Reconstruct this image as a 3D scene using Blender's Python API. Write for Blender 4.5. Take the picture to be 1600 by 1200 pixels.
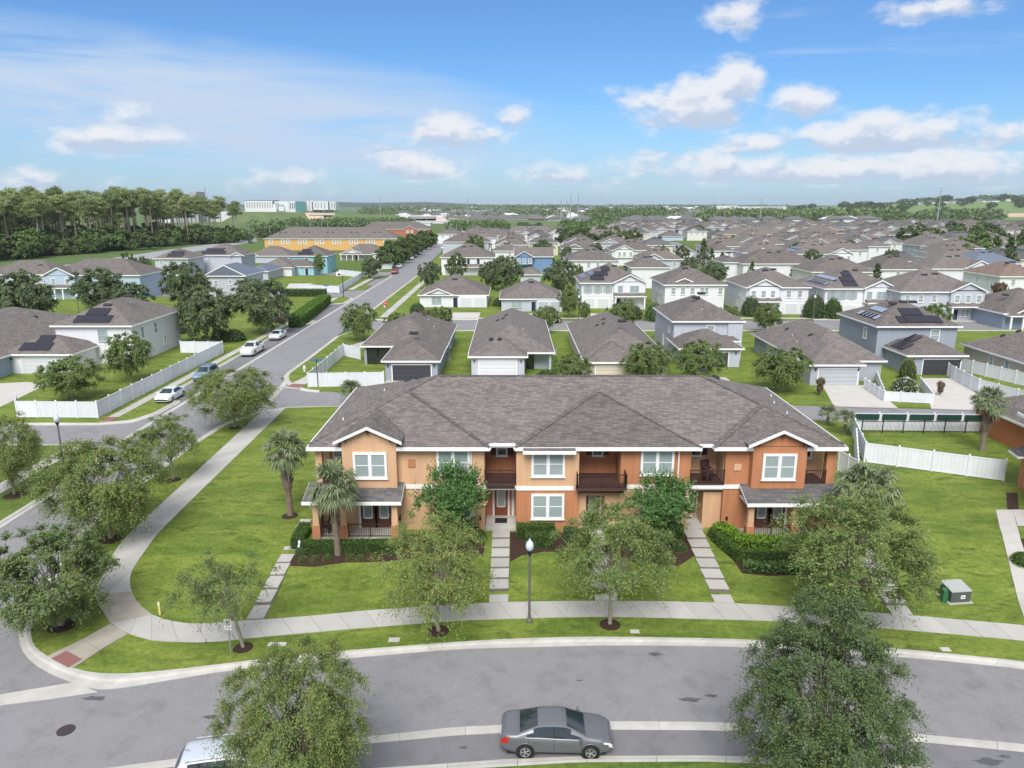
import bpy, bmesh, math, random
import numpy as np
from mathutils import Vector, Matrix
R = math.radians
random.seed(7); rng = np.random.default_rng(7)
sc = bpy.context.scene; col = sc.collection
for o in list(bpy.data.objects): bpy.data.objects.remove(o)

# ------------------------------------------------------------------ camera
FPX = 1140.0; PITCH = math.atan(282/1140.0); HC = 23.0
cam = bpy.data.objects.new('camera', bpy.data.cameras.new('camera')); col.objects.link(cam)
cam.location = (0, 0, HC); cam.rotation_euler = (R(90)-PITCH, 0, 0)
cam.data.sensor_width = 36; cam.data.lens = 36*FPX/1600
cam.data.clip_start = 0.5; cam.data.clip_end = 40000
sc.camera = cam
sc.view_settings.view_transform = 'Standard'; sc.view_settings.look = 'None'
sc.view_settings.gamma = 1; sc.view_settings.use_curve_mapping = False
sc.view_settings.exposure = EXPO = 0.72
SUN_EL, SUN_AZ = R(50), R(187)          # azimuth clockwise from +Y: high, behind the camera, a little to the left
sun = bpy.data.objects.new('sun', bpy.data.lights.new('sun', 'SUN')); col.objects.link(sun)
sun.data.energy = 2.75; sun.data.angle = R(34); sun.data.color = (1, .965, .91)
sd = Vector((math.sin(SUN_AZ)*math.cos(SUN_EL), math.cos(SUN_AZ)*math.cos(SUN_EL), math.sin(SUN_EL)))
sun.rotation_euler = sd.to_track_quat('Z', 'Y').to_euler()

# ------------------------------------------------------------------ sky
def ray(u, v):                            # viewing ray of a point of the photograph (1600 x 1200)
    a = (u-800)/FPX; b = (v-600)/FPX
    return Vector((a, math.cos(PITCH)-b*math.sin(PITCH), -math.sin(PITCH)-b*math.cos(PITCH)))
w = bpy.data.worlds.new('World'); sc.world = w; w.use_nodes = True
nt = w.node_tree; nt.nodes.clear(); N = nt.nodes.new; Lk = nt.links.new
def mth(op, a, b=None, c=None, clamp=False):
    n = N('ShaderNodeMath'); n.operation = op; n.use_clamp = clamp
    for i, x in enumerate((a, b, c)):
        if x is None: continue
        if isinstance(x, (int, float)): n.inputs[i].default_value = x
        else: Lk(x, n.inputs[i])
    return n.outputs[0]
def build_sky():
    sky = N('ShaderNodeTexSky'); sky.sky_type = 'NISHITA'; sky.sun_disc = False
    sky.sun_elevation = SUN_EL; sky.sun_rotation = SUN_AZ; sky.air_density = 1.0; sky.dust_density = 0.6; sky.ozone_density = 2.0
    tc = N('ShaderNodeTexCoord'); sep = N('ShaderNodeSeparateXYZ'); Lk(tc.outputs['Generated'], sep.inputs[0])
    X, Y, Z = sep.outputs
    az = mth('ARCTAN2', X, Y); el = mth('ARCSINE', Z)
    def noise(vec, scale, det, rough=.55, dist=0):
        n = N('ShaderNodeTexNoise'); n.inputs['Scale'].default_value = scale; n.inputs['Detail'].default_value = det
        n.inputs['Roughness'].default_value = rough; n.inputs['Distortion'].default_value = dist
        Lk(vec, n.inputs['Vector']); return n.outputs[0]
    def comb(x, y, z=0.0):
        c = N('ShaderNodeCombineXYZ')
        for i, q in enumerate((x, y, z)):
            if isinstance(q, (int, float)): c.inputs[i].default_value = q
            else: Lk(q, c.inputs[i])
        return c.outputs[0]
    def ms(x, lo, hi):
        m = N('ShaderNodeMapRange'); m.interpolation_type = 'SMOOTHSTEP'; Lk(x, m.inputs[0])
        m.inputs[1].default_value = lo; m.inputs[2].default_value = hi; return m.outputs[0]
    ae = comb(az, mth('MULTIPLY', el, 1.7)); ae_up = comb(mth('ADD', az, -.006), mth('MULTIPLY', mth('ADD', el, .011), 1.7))
    fb = noise(ae, 13, 11, .62); fb_up = noise(ae_up, 13, 11, .62)
    big = noise(ae, 5, 3)
    # cumulus: centre and half-size read off the photograph, then turned into directions; amount
    blobs = [(1085,160,98,38,1.1),(1150,128,40,28,1),(1245,165,48,25,.8),(1040,180,55,18,.9),(710,208,72,24,1),(640,258,82,20,.9),
             (185,218,70,18,.8),(212,180,34,18,.35),(803,184,26,18,.7),(1380,212,130,26,1.05),(1170,228,48,16,.75),(1560,215,70,20,.95),
             (1375,190,36,14,.7),(1080,245,48,12,.6),(1150,18,34,16,.55),(1166,36,16,14,.5),(1460,14,50,14,.55),(855,278,28,9,.6),(1250,262,210,22,.75),
             (1500,258,170,26,.85),(460,284,60,14,.35),(45,278,60,13,.5),(940,270,140,16,.3),(975,282,24,10,.5),(1000,258,60,12,.35)]
    dens = None; sw = None; sy = None
    for (u, v, rx, ry, am) in blobs:
        d = ray(u, v).normalized(); a0 = math.atan2(d.x, d.y); e0 = math.asin(d.z)
        dx = mth('MULTIPLY', mth('SUBTRACT', az, a0), FPX/rx*.97); dy = mth('MULTIPLY', mth('SUBTRACT', el, e0), FPX/ry*.97)
        r2 = mth('ADD', mth('MULTIPLY', dx, dx), mth('MULTIPLY', dy, dy))
        g = mth('MULTIPLY', mth('SUBTRACT', 1.15, r2), am*.5)
        dens = g if dens is None else mth('MAXIMUM', dens, g)
        gp = mth('MAXIMUM', g, 0.0); gp = mth('MULTIPLY', gp, gp); sw = gp if sw is None else mth('ADD', sw, gp); gy = mth('MULTIPLY', gp, dy); sy = gy if sy is None else mth('ADD', sy, gy)
    dens = mth('MAXIMUM', dens, -.6)
    # unseen rest of the sky: cumulus goes on, cover thickened to add ambient light
    outside = mth('MAXIMUM', ms(mth('ABSOLUTE', az), .66, .8), ms(el, .3, .42))
    gen = mth('MULTIPLY', mth('SUBTRACT', noise(comb(az, mth('MULTIPLY', el, 2.2), 3.1), 4.2, 5), .37), 3.2)
    gen = mth('SUBTRACT', mth('MULTIPLY', mth('ADD', gen, .6), outside), .6)
    dens = mth('MAXIMUM', dens, gen)
    tot = mth('ADD', dens, mth('MULTIPLY', mth('SUBTRACT', fb, .455), 3.0))
    mask = mth('MULTIPLY', ms(tot, -.10, .62), mth('MULTIPLY_ADD', ms(dens, -.1, .35), .3, .66))
    rel = mth('DIVIDE', sy, mth('ADD', sw, .002)); soft = noise(ae, 22, 3, .5)
    light = ms(mth('ADD', rel, mth('MULTIPLY', mth('SUBTRACT', mth('MULTIPLY_ADD', mth('SUBTRACT', fb, fb_up), 2.2, soft), .5), 1.7)), -.62, .38)
    # thin high veil: a broad sheet at the left, wisps elsewhere
    st = noise(comb(mth('MULTIPLY_ADD', el, 1.6, az), mth('MULTIPLY', el, 8), 1.7), 3.2, 7, .55, .6)
    d = ray(300, 160).normalized(); a0 = math.atan2(d.x, d.y); e0 = math.asin(d.z)
    vx = mth('MULTIPLY', mth('SUBTRACT', az, a0), 2.1); vy = mth('MULTIPLY', mth('SUBTRACT', el, mth('MULTIPLY_ADD', mth('SUBTRACT', az, a0), -.06, e0)), 13)
    veil = mth('SUBTRACT', 1.1, mth('ADD', mth('MULTIPLY', vx, vx), mth('MULTIPLY', vy, vy)), clamp=True)
    veil = mth('MULTIPLY', veil, ms(st, .29, .60)); wisp = mth('MULTIPLY', ms(st, .56, .8), ms(el, .02, .1))
    low = mth('SUBTRACT', 1, ms(el, .0, .14))
    thin = mth('ADD', mth('ADD', mth('MULTIPLY', veil, 1.0), mth('MULTIPLY', wisp, .5)), mth('MULTIPLY', low, .45), clamp=True)
    def mixc(f, a, b):
        m = N('ShaderNodeMix'); m.data_type = 'RGBA'; Lk(f, m.inputs[0])
        for i, q in ((6, a), (7, b)):
            if isinstance(q, tuple): m.inputs[i].default_value = q
            else: Lk(q, m.inputs[i])
        return m.outputs[2]
    tint = N('ShaderNodeMix'); tint.data_type = 'RGBA'; tint.blend_type = 'MULTIPLY'; tint.inputs[0].default_value = 1
    Lk(sky.outputs[0], tint.inputs[6]); tint.inputs[7].default_value = SKYTINT
    c1 = mixc(thin, tint.outputs[2], VEILC)
    cc = mixc(light, CLOUD_LO, CLOUD_HI)
    c2 = mixc(mask, c1, cc)
    bg = N('ShaderNodeBackground'); Lk(c2, bg.inputs[0]); bg.inputs[1].default_value = SKYS
    out = N('ShaderNodeOutputWorld'); Lk(bg.outputs[0], out.inputs[0])
SKYS = 0.065
k = 1/(SKYS*2**EXPO)
SKYTINT = (.62, .95, 1.32, 1)
VEILC = (.56*k, .69*k, .88*k, 1); CLOUD_LO = (.55*k, .64*k, .80*k, 1); CLOUD_HI = (.86*k, .88*k, .93*k, 1)
build_sky()

# ------------------------------------------------------------------ terrain: block level H(y); roads lie KERB lower
KERB = .13; PAD = .9; HB = (39.3, 46.2)
def H(y): return PAD*min(1, max(0, (y-HB[0])/(HB[1]-HB[0])))
def P(u, v, dz=0.0):                      # where the ray of photo point (u,v) meets the ground (+dz)
    d = ray(u, v); o = Vector((0, 0, HC)); z = PAD/2+dz
    for _ in range(40):
        t = (z-HC)/d.z; y = d.y*t; z = .5*z+.5*(H(y)+dz)
    return Vector((d.x*t, d.y*t, z))
def PZ(u, v, z):
    d = ray(u, v); t = (z-HC)/d.z; return Vector((d.x*t, d.y*t, z))
def PY(u, v, Y):
    d = ray(u, v); t = Y/d.y; return Vector((d.x*t, Y, HC+d.z*t))

# ------------------------------------------------------------------ materials
MATS = {}
def M(name, c, rough=.85, var=.12, scale=2.0, bump=0, bscale=30, metal=0, spec=.3, trans=0, island=0, big=0, rand=0, coat=0, em=None, stain=0, streak=0):
    if name in MATS: return MATS[name]
    m = bpy.data.materials.new(name); m.use_nodes = True; t = m.node_tree; b = t.nodes['Principled BSDF']
    b.inputs['Roughness'].default_value = rough; b.inputs['Metallic'].default_value = metal
    b.inputs['Specular IOR Level'].default_value = spec
    if coat: b.inputs['Coat Weight'].default_value = coat; b.inputs['Coat Roughness'].default_value = .05
    g = t.nodes.new('ShaderNodeNewGeometry')
    def nz(s, det=4, seed=0):
        n = t.nodes.new('ShaderNodeTexNoise'); n.noise_dimensions = '4D'; n.inputs['W'].default_value = seed
        n.inputs['Scale'].default_value = s; n.inputs['Detail'].default_value = det; t.links.new(g.outputs['Position'], n.inputs['Vector']); return n.outputs[0]
    def mm(op, a, b_, c_=None):
        n = t.nodes.new('ShaderNodeMath'); n.operation = op
        for i, x in enumerate((a, b_, c_)):
            if x is None: continue
            if isinstance(x, (int, float)): n.inputs[i].default_value = x
            else: t.links.new(x, n.inputs[i])
        return n.outputs[0]
    val = None
    if var: val = mm('MULTIPLY_ADD', nz(scale), 2*var, 1-var)
    if big:
        q = mm('MULTIPLY_ADD', nz(.13, 3, 5), 2*big, 1-big); val = q if val is None else mm('MULTIPLY', val, q)
    if streak:
        sn = t.nodes.new('ShaderNodeTexNoise'); sn.inputs['Scale'].default_value = 1; sn.inputs['Detail'].default_value = 6; mp = t.nodes.new('ShaderNodeMapping'); mp.inputs['Scale'].default_value = (3.5, 3.5, .35)
        t.links.new(g.outputs['Position'], mp.inputs[0]); t.links.new(mp.outputs[0], sn.inputs['Vector']); q = mm('MULTIPLY_ADD', sn.outputs[0], 4*streak, 1-2*streak); val = q if val is None else mm('MULTIPLY', val, q)
    if island:
        q = mm('MULTIPLY_ADD', g.outputs['Random Per Island'], 2*island, 1-island); val = q if val is None else mm('MULTIPLY', val, q)
    if rand:
        oi = t.nodes.new('ShaderNodeObjectInfo'); q = mm('MULTIPLY_ADD', oi.outputs['Random'], 2*rand, 1-rand); val = q if val is None else mm('MULTIPLY', val, q)
    if val is not None:
        h = t.nodes.new('ShaderNodeHueSaturation'); h.inputs['Color'].default_value = (*c, 1); t.links.new(val, h.inputs['Value'])
        if island or rand:
            t.links.new(mm('MULTIPLY_ADD', val, -.035, .535), h.inputs['Hue'])
        t.links.new(h.outputs[0], b.inputs['Base Color']); colout = h.outputs[0]
    else: b.inputs['Base Color'].default_value = (*c, 1); colout = None
    if bump:
        bn = t.nodes.new('ShaderNodeBump'); bn.inputs['Strength'].default_value = bump; bn.inputs['Distance'].default_value = .02
        t.links.new(nz(bscale, 3, 2), bn.inputs['Height']); t.links.new(bn.outputs[0], b.inputs['Normal'])
    if trans:
        tr = t.nodes.new('ShaderNodeBsdfTranslucent'); mx = t.nodes.new('ShaderNodeMixShader'); mx.inputs[0].default_value = trans
        if colout: t.links.new(colout, tr.inputs[0])
        else: tr.inputs[0].default_value = (*c, 1)
        t.links.new(b.outputs[0], mx.inputs[1]); t.links.new(tr.outputs[0], mx.inputs[2])
        t.links.new(mx.outputs[0], t.nodes['Material Output'].inputs[0])
    MATS[name] = m; return m
def grass_mat(name, c1, c2, cdry, dry=.0):
    m = bpy.data.materials.new(name); m.use_nodes = True; t = m.node_tree; b = t.nodes['Principled BSDF']; b.inputs['Roughness'].default_value = .9
    b.inputs['Specular IOR Level'].default_value = .15
    g = t.nodes.new('ShaderNodeNewGeometry')
    def nz(s, det, seed, dist=0, st=None):
        n = t.nodes.new('ShaderNodeTexNoise'); n.noise_dimensions = '4D'; n.inputs['W'].default_value = seed; n.inputs['Scale'].default_value = s
        n.inputs['Detail'].default_value = det; n.inputs['Distortion'].default_value = dist; n.inputs['Roughness'].default_value = .6
        if st:
            mp = t.nodes.new('ShaderNodeMapping'); mp.inputs['Scale'].default_value = st; mp.inputs['Rotation'].default_value = (0, 0, .5)
            t.links.new(g.outputs['Position'], mp.inputs[0]); t.links.new(mp.outputs[0], n.inputs['Vector'])
        else: t.links.new(g.outputs['Position'], n.inputs['Vector'])
        return n.outputs[0]
    def mr(x, lo, hi):
        q = t.nodes.new('ShaderNodeMapRange'); q.interpolation_type = 'SMOOTHSTEP'; t.links.new(x, q.inputs[0]); q.inputs[1].default_value = lo; q.inputs[2].default_value = hi; return q.outputs[0]
    def mx(f, a, b_):
        q = t.nodes.new('ShaderNodeMix'); q.data_type = 'RGBA'; t.links.new(f, q.inputs[0])
        for i, x in ((6, a), (7, b_)):
            if isinstance(x, tuple): q.inputs[i].default_value = (*x, 1)
            else: t.links.new(x, q.inputs[i])
        return q.outputs[2]
    a = mx(mr(nz(.35, 6, 1, .8, (.7, 1.6, 1)), .3, .7), c1, c2)
    a = mx(mr(nz(.9, 7, 4, .9, (.6, 1.5, 1)), .50, .72), a, tuple(x*.72 for x in c1))
    a = mx(mr(nz(.22, 8, 9, 1.2), .62-dry, .9), a, cdry)
    h = t.nodes.new('ShaderNodeHueSaturation'); t.links.new(a, h.inputs['Color'])
    f = t.nodes.new('ShaderNodeMath'); f.operation = 'MULTIPLY_ADD'; f.inputs[1].default_value = 1.5; f.inputs[2].default_value = .26
    t.links.new(nz(4.5, 9, 3, .3), f.inputs[0]); t.links.new(f.outputs[0], h.inputs['Value'])
    t.links.new(h.outputs[0], b.inputs['Base Color'])
    bn = t.nodes.new('ShaderNodeBump'); bn.inputs['Strength'].default_value = .5; bn.inputs['Distance'].default_value = .05
    t.links.new(nz(22, 4, 2), bn.inputs['Height']); t.links.new(bn.outputs[0], b.inputs['Normal'])
    MATS[name] = m; return m
def roof_mat(name, c, warm):
    m = bpy.data.materials.new(name); m.use_nodes = True; t = m.node_tree; b = t.nodes['Principled BSDF']; b.inputs['Roughness'].default_value = .92
    b.inputs['Specular IOR Level'].default_value = .2
    g = t.nodes.new('ShaderNodeNewGeometry'); s = t.nodes.new('ShaderNodeSeparateXYZ'); t.links.new(g.outputs['Position'], s.inputs[0])
    ad = t.nodes.new('ShaderNodeMath'); t.links.new(s.outputs[0], ad.inputs[0]); t.links.new(s.outputs[1], ad.inputs[1])
    cb = t.nodes.new('ShaderNodeCombineXYZ'); t.links.new(ad.outputs[0], cb.inputs[0])
    mz = t.nodes.new('ShaderNodeMath'); mz.operation = 'MULTIPLY'; mz.inputs[1].default_value = 2.8; t.links.new(s.outputs[2], mz.inputs[0]); t.links.new(mz.outputs[0], cb.inputs[1])
    br = t.nodes.new('ShaderNodeTexBrick'); t.links.new(cb.outputs[0], br.inputs['Vector'])
    br.inputs['Scale'].default_value = 1; br.inputs['Brick Width'].default_value = .42; br.inputs['Row Height'].default_value = .17; br.inputs['Mortar Size'].default_value = .012
    br.inputs['Color1'].default_value = (*[x*.80 for x in c], 1); br.inputs['Color2'].default_value = (*[x*1.25 for x in warm], 1); br.inputs['Mortar'].default_value = (*[x*.55 for x in c], 1)
    n = t.nodes.new('ShaderNodeTexNoise'); n.inputs['Scale'].default_value = .7; n.inputs['Detail'].default_value = 6; t.links.new(g.outputs['Position'], n.inputs[0])
    n2 = t.nodes.new('ShaderNodeTexNoise'); n2.inputs['Scale'].default_value = 9; n2.inputs['Detail'].default_value = 3; t.links.new(g.outputs['Position'], n2.inputs[0])
    oi = t.nodes.new('ShaderNodeObjectInfo')
    def mm(op, a, b_, c_=None):
        q = t.nodes.new('ShaderNodeMath'); q.operation = op
        for i, x in enumerate((a, b_, c_)):
            if x is None: continue
            if isinstance(x, (int, float)): q.inputs[i].default_value = x
            else: t.links.new(x, q.inputs[i])
        return q.outputs[0]
    v = mm('MULTIPLY', mm('MULTIPLY_ADD', n.outputs[0], .5, .75), mm('MULTIPLY_ADD', n2.outputs[0], .5, .75))
    v = mm('MULTIPLY', v, mm('MULTIPLY_ADD', oi.outputs['Random'], .24, .88))
    h = t.nodes.new('ShaderNodeHueSaturation'); t.links.new(br.outputs[0], h.inputs['Color']); t.links.new(v, h.inputs['Value'])
    t.links.new(h.outputs[0], b.inputs['Base Color'])
    bn = t.nodes.new('ShaderNodeBump'); bn.inputs['Strength'].default_value = .4; bn.inputs['Distance'].default_value = .02
    t.links.new(br.outputs['Fac'], bn.inputs['Height']); bn.invert = True; t.links.new(bn.outputs[0], b.inputs['Normal'])
    MATS[name] = m; return m
def asphalt_mat(name, c, band=.1):
    m = M(name, c, .88, .10, 1.1, .35, 60, big=band); t = m.node_tree; b = t.nodes['Principled BSDF']
    g = t.nodes.new('ShaderNodeNewGeometry'); vo = t.nodes.new('ShaderNodeTexNoise'); vo.inputs['Scale'].default_value = 38; vo.inputs['Detail'].default_value = 2
    t.links.new(g.outputs['Position'], vo.inputs['Vector'])
    sp = t.nodes.new('ShaderNodeTexNoise'); sp.inputs['Scale'].default_value = .55; sp.inputs['Detail'].default_value = 9; sp.inputs['Roughness'].default_value = .72
    t.links.new(g.outputs['Position'], sp.inputs['Vector'])
    q = t.nodes.new('ShaderNodeMapRange'); t.links.new(vo.outputs[0], q.inputs[0]); q.inputs[1].default_value = .3; q.inputs[2].default_value = .7; q.inputs[3].default_value = .8; q.inputs[4].default_value = 1.2
    q2 = t.nodes.new('ShaderNodeMapRange'); t.links.new(sp.outputs[0], q2.inputs[0]); q2.inputs[1].default_value = .26; q2.inputs[2].default_value = .5; q2.inputs[3].default_value = .72; q2.inputs[4].default_value = 1.0
    ml = t.nodes.new('ShaderNodeMath'); ml.operation = 'MULTIPLY'; t.links.new(q.outputs[0], ml.inputs[0]); t.links.new(q2.outputs[0], ml.inputs[1])
    src = b.inputs['Base Color'].links[0].from_socket
    hs = t.nodes.new('ShaderNodeHueSaturation'); t.links.new(src, hs.inputs['Color']); t.links.new(ml.outputs[0], hs.inputs['Value']); t.links.new(hs.outputs[0], b.inputs['Base Color'])
    return m
GRASS = grass_mat('lawn_grass', (.098, .150, .025), (.185, .232, .044), (.27, .25, .10))
GRASSD = grass_mat('verge_grass', (.078, .128, .026), (.125, .172, .036), (.19, .18, .08), .03)
FIELD = grass_mat('far_ground', (.075, .125, .04), (.12, .17, .055), (.22, .20, .12), .05)
ASPH = asphalt_mat('asphalt', (.232, .228, .235)); ASPH2 = asphalt_mat('asphalt_parking', (.182, .18, .188), .14)
CONC = M('concrete', (.45, .435, .40), .9, .26, 1.3, .2, 40, big=.1, rand=.07)
CONC_WALK = M('sidewalk_concrete', (.43, .415, .385), .9, .12, 1.2, .2, 40, big=.1, rand=.08)
CONC_OLD = M('stained_concrete', (.34, .31, .26), .9, .35, .9, .2, 40, big=.2)
DRIVE = M('driveway_concrete', (.49, .465, .43), .9, .14, .8, .2, 40)
REDP = M('tactile_red', (.25, .115, .105), .8, .2, 8)
ROOF = roof_mat('shingle', (.148, .135, .129), (.165, .142, .130)); ROOFL = roof_mat('shingle_dark', (.115, .115, .12), (.125, .118, .115))
ROOFB = M('blue_grey_roof', (.13, .155, .20), .8, .1, 3, 0)
WHITE = M('white_paint', (.80, .80, .79), .6, .04, 3); VINYL = M('white_vinyl', (.67, .69, .73), .45, .05, 1.5, rand=.05, streak=.06)
PEACH = M('peach_stucco', (.60, .375, .225), .9, .06, 1.2, .25, 60, big=.06, streak=.10); ORANGE = M('orange_stucco', (.46, .20, .10), .9, .08, 1.0, .25, 60, big=.08, streak=.14)
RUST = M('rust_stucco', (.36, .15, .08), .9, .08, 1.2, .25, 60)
BROWN = M('dark_brown_metal', (.055, .028, .024), .5, .1, 5); BLACK = M('black_metal', (.015, .015, .017), .4, .05, 5, spec=.5)
DECK = M('balcony_deck', (.075, .04, .035), .7, .2, 3)
GLASS = M('window_glass', (.16, .23, .24), .08, .35, 1.3, spec=.8); GLASSD = M('dark_glass', (.02, .025, .03), .05, .2, 1, spec=.9)
BLIND = M('blind_glass', (.30, .36, .36), .12, .12, 1.3, spec=.8)
DOORB = M('brown_door', (.10, .045, .03), .5, .1, 4); DOORR = M('red_brown_door', (.22, .07, .035), .5, .1, 4); NAVY = M('navy_door', (.02, .03, .07), .4)
MULCH = M('mulch', (.045, .025, .018), .95, .5, 12, .8, 30); BARK = M('bark', (.27, .235, .19), .95, .3, 9, .8, 18); BARKP = M('palm_trunk', (.20, .155, .12), .95, .35, 8, .8, 14)
PINEB = M('pine_bark', (.33, .27, .225), .95, .25, 2)
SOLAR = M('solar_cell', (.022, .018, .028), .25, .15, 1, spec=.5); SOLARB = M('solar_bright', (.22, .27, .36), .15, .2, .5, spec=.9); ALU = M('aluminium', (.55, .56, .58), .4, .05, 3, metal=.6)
GALV = M('galvanised_steel', (.34, .36, .38), .5, .1, 2, metal=.3)
POST = M('lamp_post_paint', (.16, .15, .13), .5, .1, 4, metal=.2)
SAND = M('sand', (.50, .38, .27), .95, .2, .02, big=.2)
def leafm(name, c, tr=.3, isl=.38, rnd=.08): return M(name, c, .62, 0, trans=tr, island=isl, rand=rnd, spec=.25)
L_OAK = leafm('leaf_live_oak', (.155, .22, .072)); L_ELM = leafm('leaf_elm', (.20, .27, .085)); L_GREY = leafm('leaf_grey_green', (.15, .20, .11))
L_YEL = leafm('leaf_yellow_green', (.26, .28, .08)); L_MYR = leafm('leaf_myrtle', (.11, .22, .065)); L_BIG = leafm('leaf_deep_green', (.125, .185, .065)); L_HEDGE = leafm('leaf_hedge', (.10, .19, .03), .25, .3)
L_LIME = leafm('leaf_lime', (.17, .30, .03), .3, .3); L_PINE = leafm('needle_pine', (.28, .34, .14), .25, .35, .22); L_PALM = leafm('palm_frond', (.20, .25, .13), .2, .25)
L_BUSH = leafm('leaf_bush', (.125, .20, .06), .25, .35, .25); L_DARK = leafm('leaf_dark', (.115, .165, .065), .2, .35, .15)
FLOWER = M('pink_blossom', (.62, .36, .33), .7, 0, island=.2, trans=.2); FLOWW = M('white_blossom', (.78, .74, .70), .7, 0, island=.1, trans=.2)

# ------------------------------------------------------------------ mesh helpers
class MB:
    def __init__(s): s.v = []; s.f = []; s.m = []; s.mi = 0
    def add(s, vs, fs):
        n = len(s.v); s.v += [tuple(x) for x in vs]; s.f += [tuple(i+n for i in f) for f in fs]; s.m += [s.mi]*len(fs); return s
    def box(s, x0, y0, z0, x1, y1, z1):
        if x0 > x1: x0, x1 = x1, x0
        if y0 > y1: y0, y1 = y1, y0
        if z0 > z1: z0, z1 = z1, z0
        return s.add([(x0,y0,z0),(x1,y0,z0),(x1,y1,z0),(x0,y1,z0),(x0,y0,z1),(x1,y0,z1),(x1,y1,z1),(x0,y1,z1)],
                     [(0,3,2,1),(4,5,6,7),(0,1,5,4),(1,2,6,5),(2,3,7,6),(3,0,4,7)])
    def bar(s, p, q, w, h=None, up=(0,0,1)):          # box along a segment
        h = h or w; p = Vector(p); q = Vector(q); d = (q-p).normalized(); a = d.cross(Vector(up))
        if a.length < 1e-4: a = d.cross(Vector((0,1,0)))
        a.normalize(); b = d.cross(a).normalized(); a = a*w/2; b = b*h/2
        vs = [p-a-b, p+a-b, p+a+b, p-a+b, q-a-b, q+a-b, q+a+b, q-a+b]
        return s.add(vs, [(0,3,2,1),(4,5,6,7),(0,1,5,4),(1,2,6,5),(2,3,7,6),(3,0,4,7)])
    def tube(s, pts, rad, n=6, cap=True):
        if not isinstance(rad, (list, tuple)): rad = [rad]*len(pts)
        pts = [Vector(p) for p in pts]; rings = []; base = len(s.v)
        for i, p in enumerate(pts):
            d = (pts[min(i+1, len(pts)-1)]-pts[max(i-1, 0)]).normalized()
            a = d.cross(Vector((0, 1, 0)) if abs(d.y) < .9 else Vector((1, 0, 0))).normalized(); b = d.cross(a)
            rings.append([p+(a*math.cos(2*math.pi*k/n)+b*math.sin(2*math.pi*k/n))*rad[i] for k in range(n)])
        vs = [x for r in rings for x in r]; fs = []
        for i in range(len(pts)-1):
            for k in range(n): fs.append((i*n+k, i*n+(k+1) % n, (i+1)*n+(k+1) % n, (i+1)*n+k))
        if cap: fs += [tuple(range(n))[::-1], tuple((len(pts)-1)*n+k for k in range(n))]
        return s.add(vs, fs)
    def lathe(s, c, prof, n=12):                       # (r,z) profile about a vertical axis
        cx, cy, cz = c; vs = []; fs = []
        for r, z in prof:
            for k in range(n): vs.append((cx+r*math.cos(2*math.pi*k/n), cy+r*math.sin(2*math.pi*k/n), cz+z))
        for i in range(len(prof)-1):
            for k in range(n): fs.append((i*n+k, i*n+(k+1) % n, (i+1)*n+(k+1) % n, (i+1)*n+k))
        fs += [tuple(range(n))[::-1], tuple((len(prof)-1)*n+k for k in range(n))]
        return s.add(vs, fs)
    def mesh(s, name, mats, smooth=False, fix=True):
        me = bpy.data.meshes.new(name); me.from_pydata(s.v, [], s.f)
        for m in (mats if isinstance(mats, (list, tuple)) else [mats]): me.materials.append(m)
        if s.mi: me.polygons.foreach_set('material_index', s.m)
        if fix and len(s.f) < 6000:
            bm = bmesh.new(); bm.from_mesh(me); bmesh.ops.recalc_face_normals(bm, faces=bm.faces); bm.to_mesh(me); bm.free()
        if smooth: me.polygons.foreach_set('use_smooth', [True]*len(me.polygons))
        return me
    def build(s, name, mats, parent=None, loc=None, smooth=False, fix=True):
        return put(name, s.mesh(name, mats, smooth, fix), parent, loc)
def put(name, me, parent=None, loc=None, rz=0, scale=None):
    o = bpy.data.objects.new(name, me); col.objects.link(o)
    if parent is not None: o.parent = parent
    if loc is not None: o.location = loc
    if rz: o.rotation_euler.z = rz
    if scale is not None: o.scale = scale if isinstance(scale, (tuple, list)) else (scale,)*3
    return o
def thing(name, label, cat, loc=(0,0,0), rz=0, group=None, scale=None):
    o = put(name, None, None, loc, rz, scale); return tag(o, label, cat, group)
def tag(o, label, cat, group=None):
    o['label'] = label; o['category'] = cat
    if group: o['group'] = group
    return o
def struct(o, kind='structure'): o['kind'] = kind; return o
KIDS = {}
def dup(root, label, loc, rz=0, scale=None, group=None):
    if root.name not in KIDS: KIDS[root.name] = [(c, [g for g in bpy.data.objects if g.parent == c]) for c in bpy.data.objects if c.parent == root]
    r = root.copy(); col.objects.link(r); r.location = loc; r.rotation_euler.z = rz
    if scale is not None: r.scale = scale if isinstance(scale, (tuple, list)) else (scale,)*3
    r['label'] = label
    if group: r['group'] = group
    for c, gs in KIDS[root.name]:
        k = c.copy(); col.objects.link(k); k.parent = r
        for g in gs:
            q = g.copy(); col.objects.link(q); q.parent = k
    return r

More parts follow.
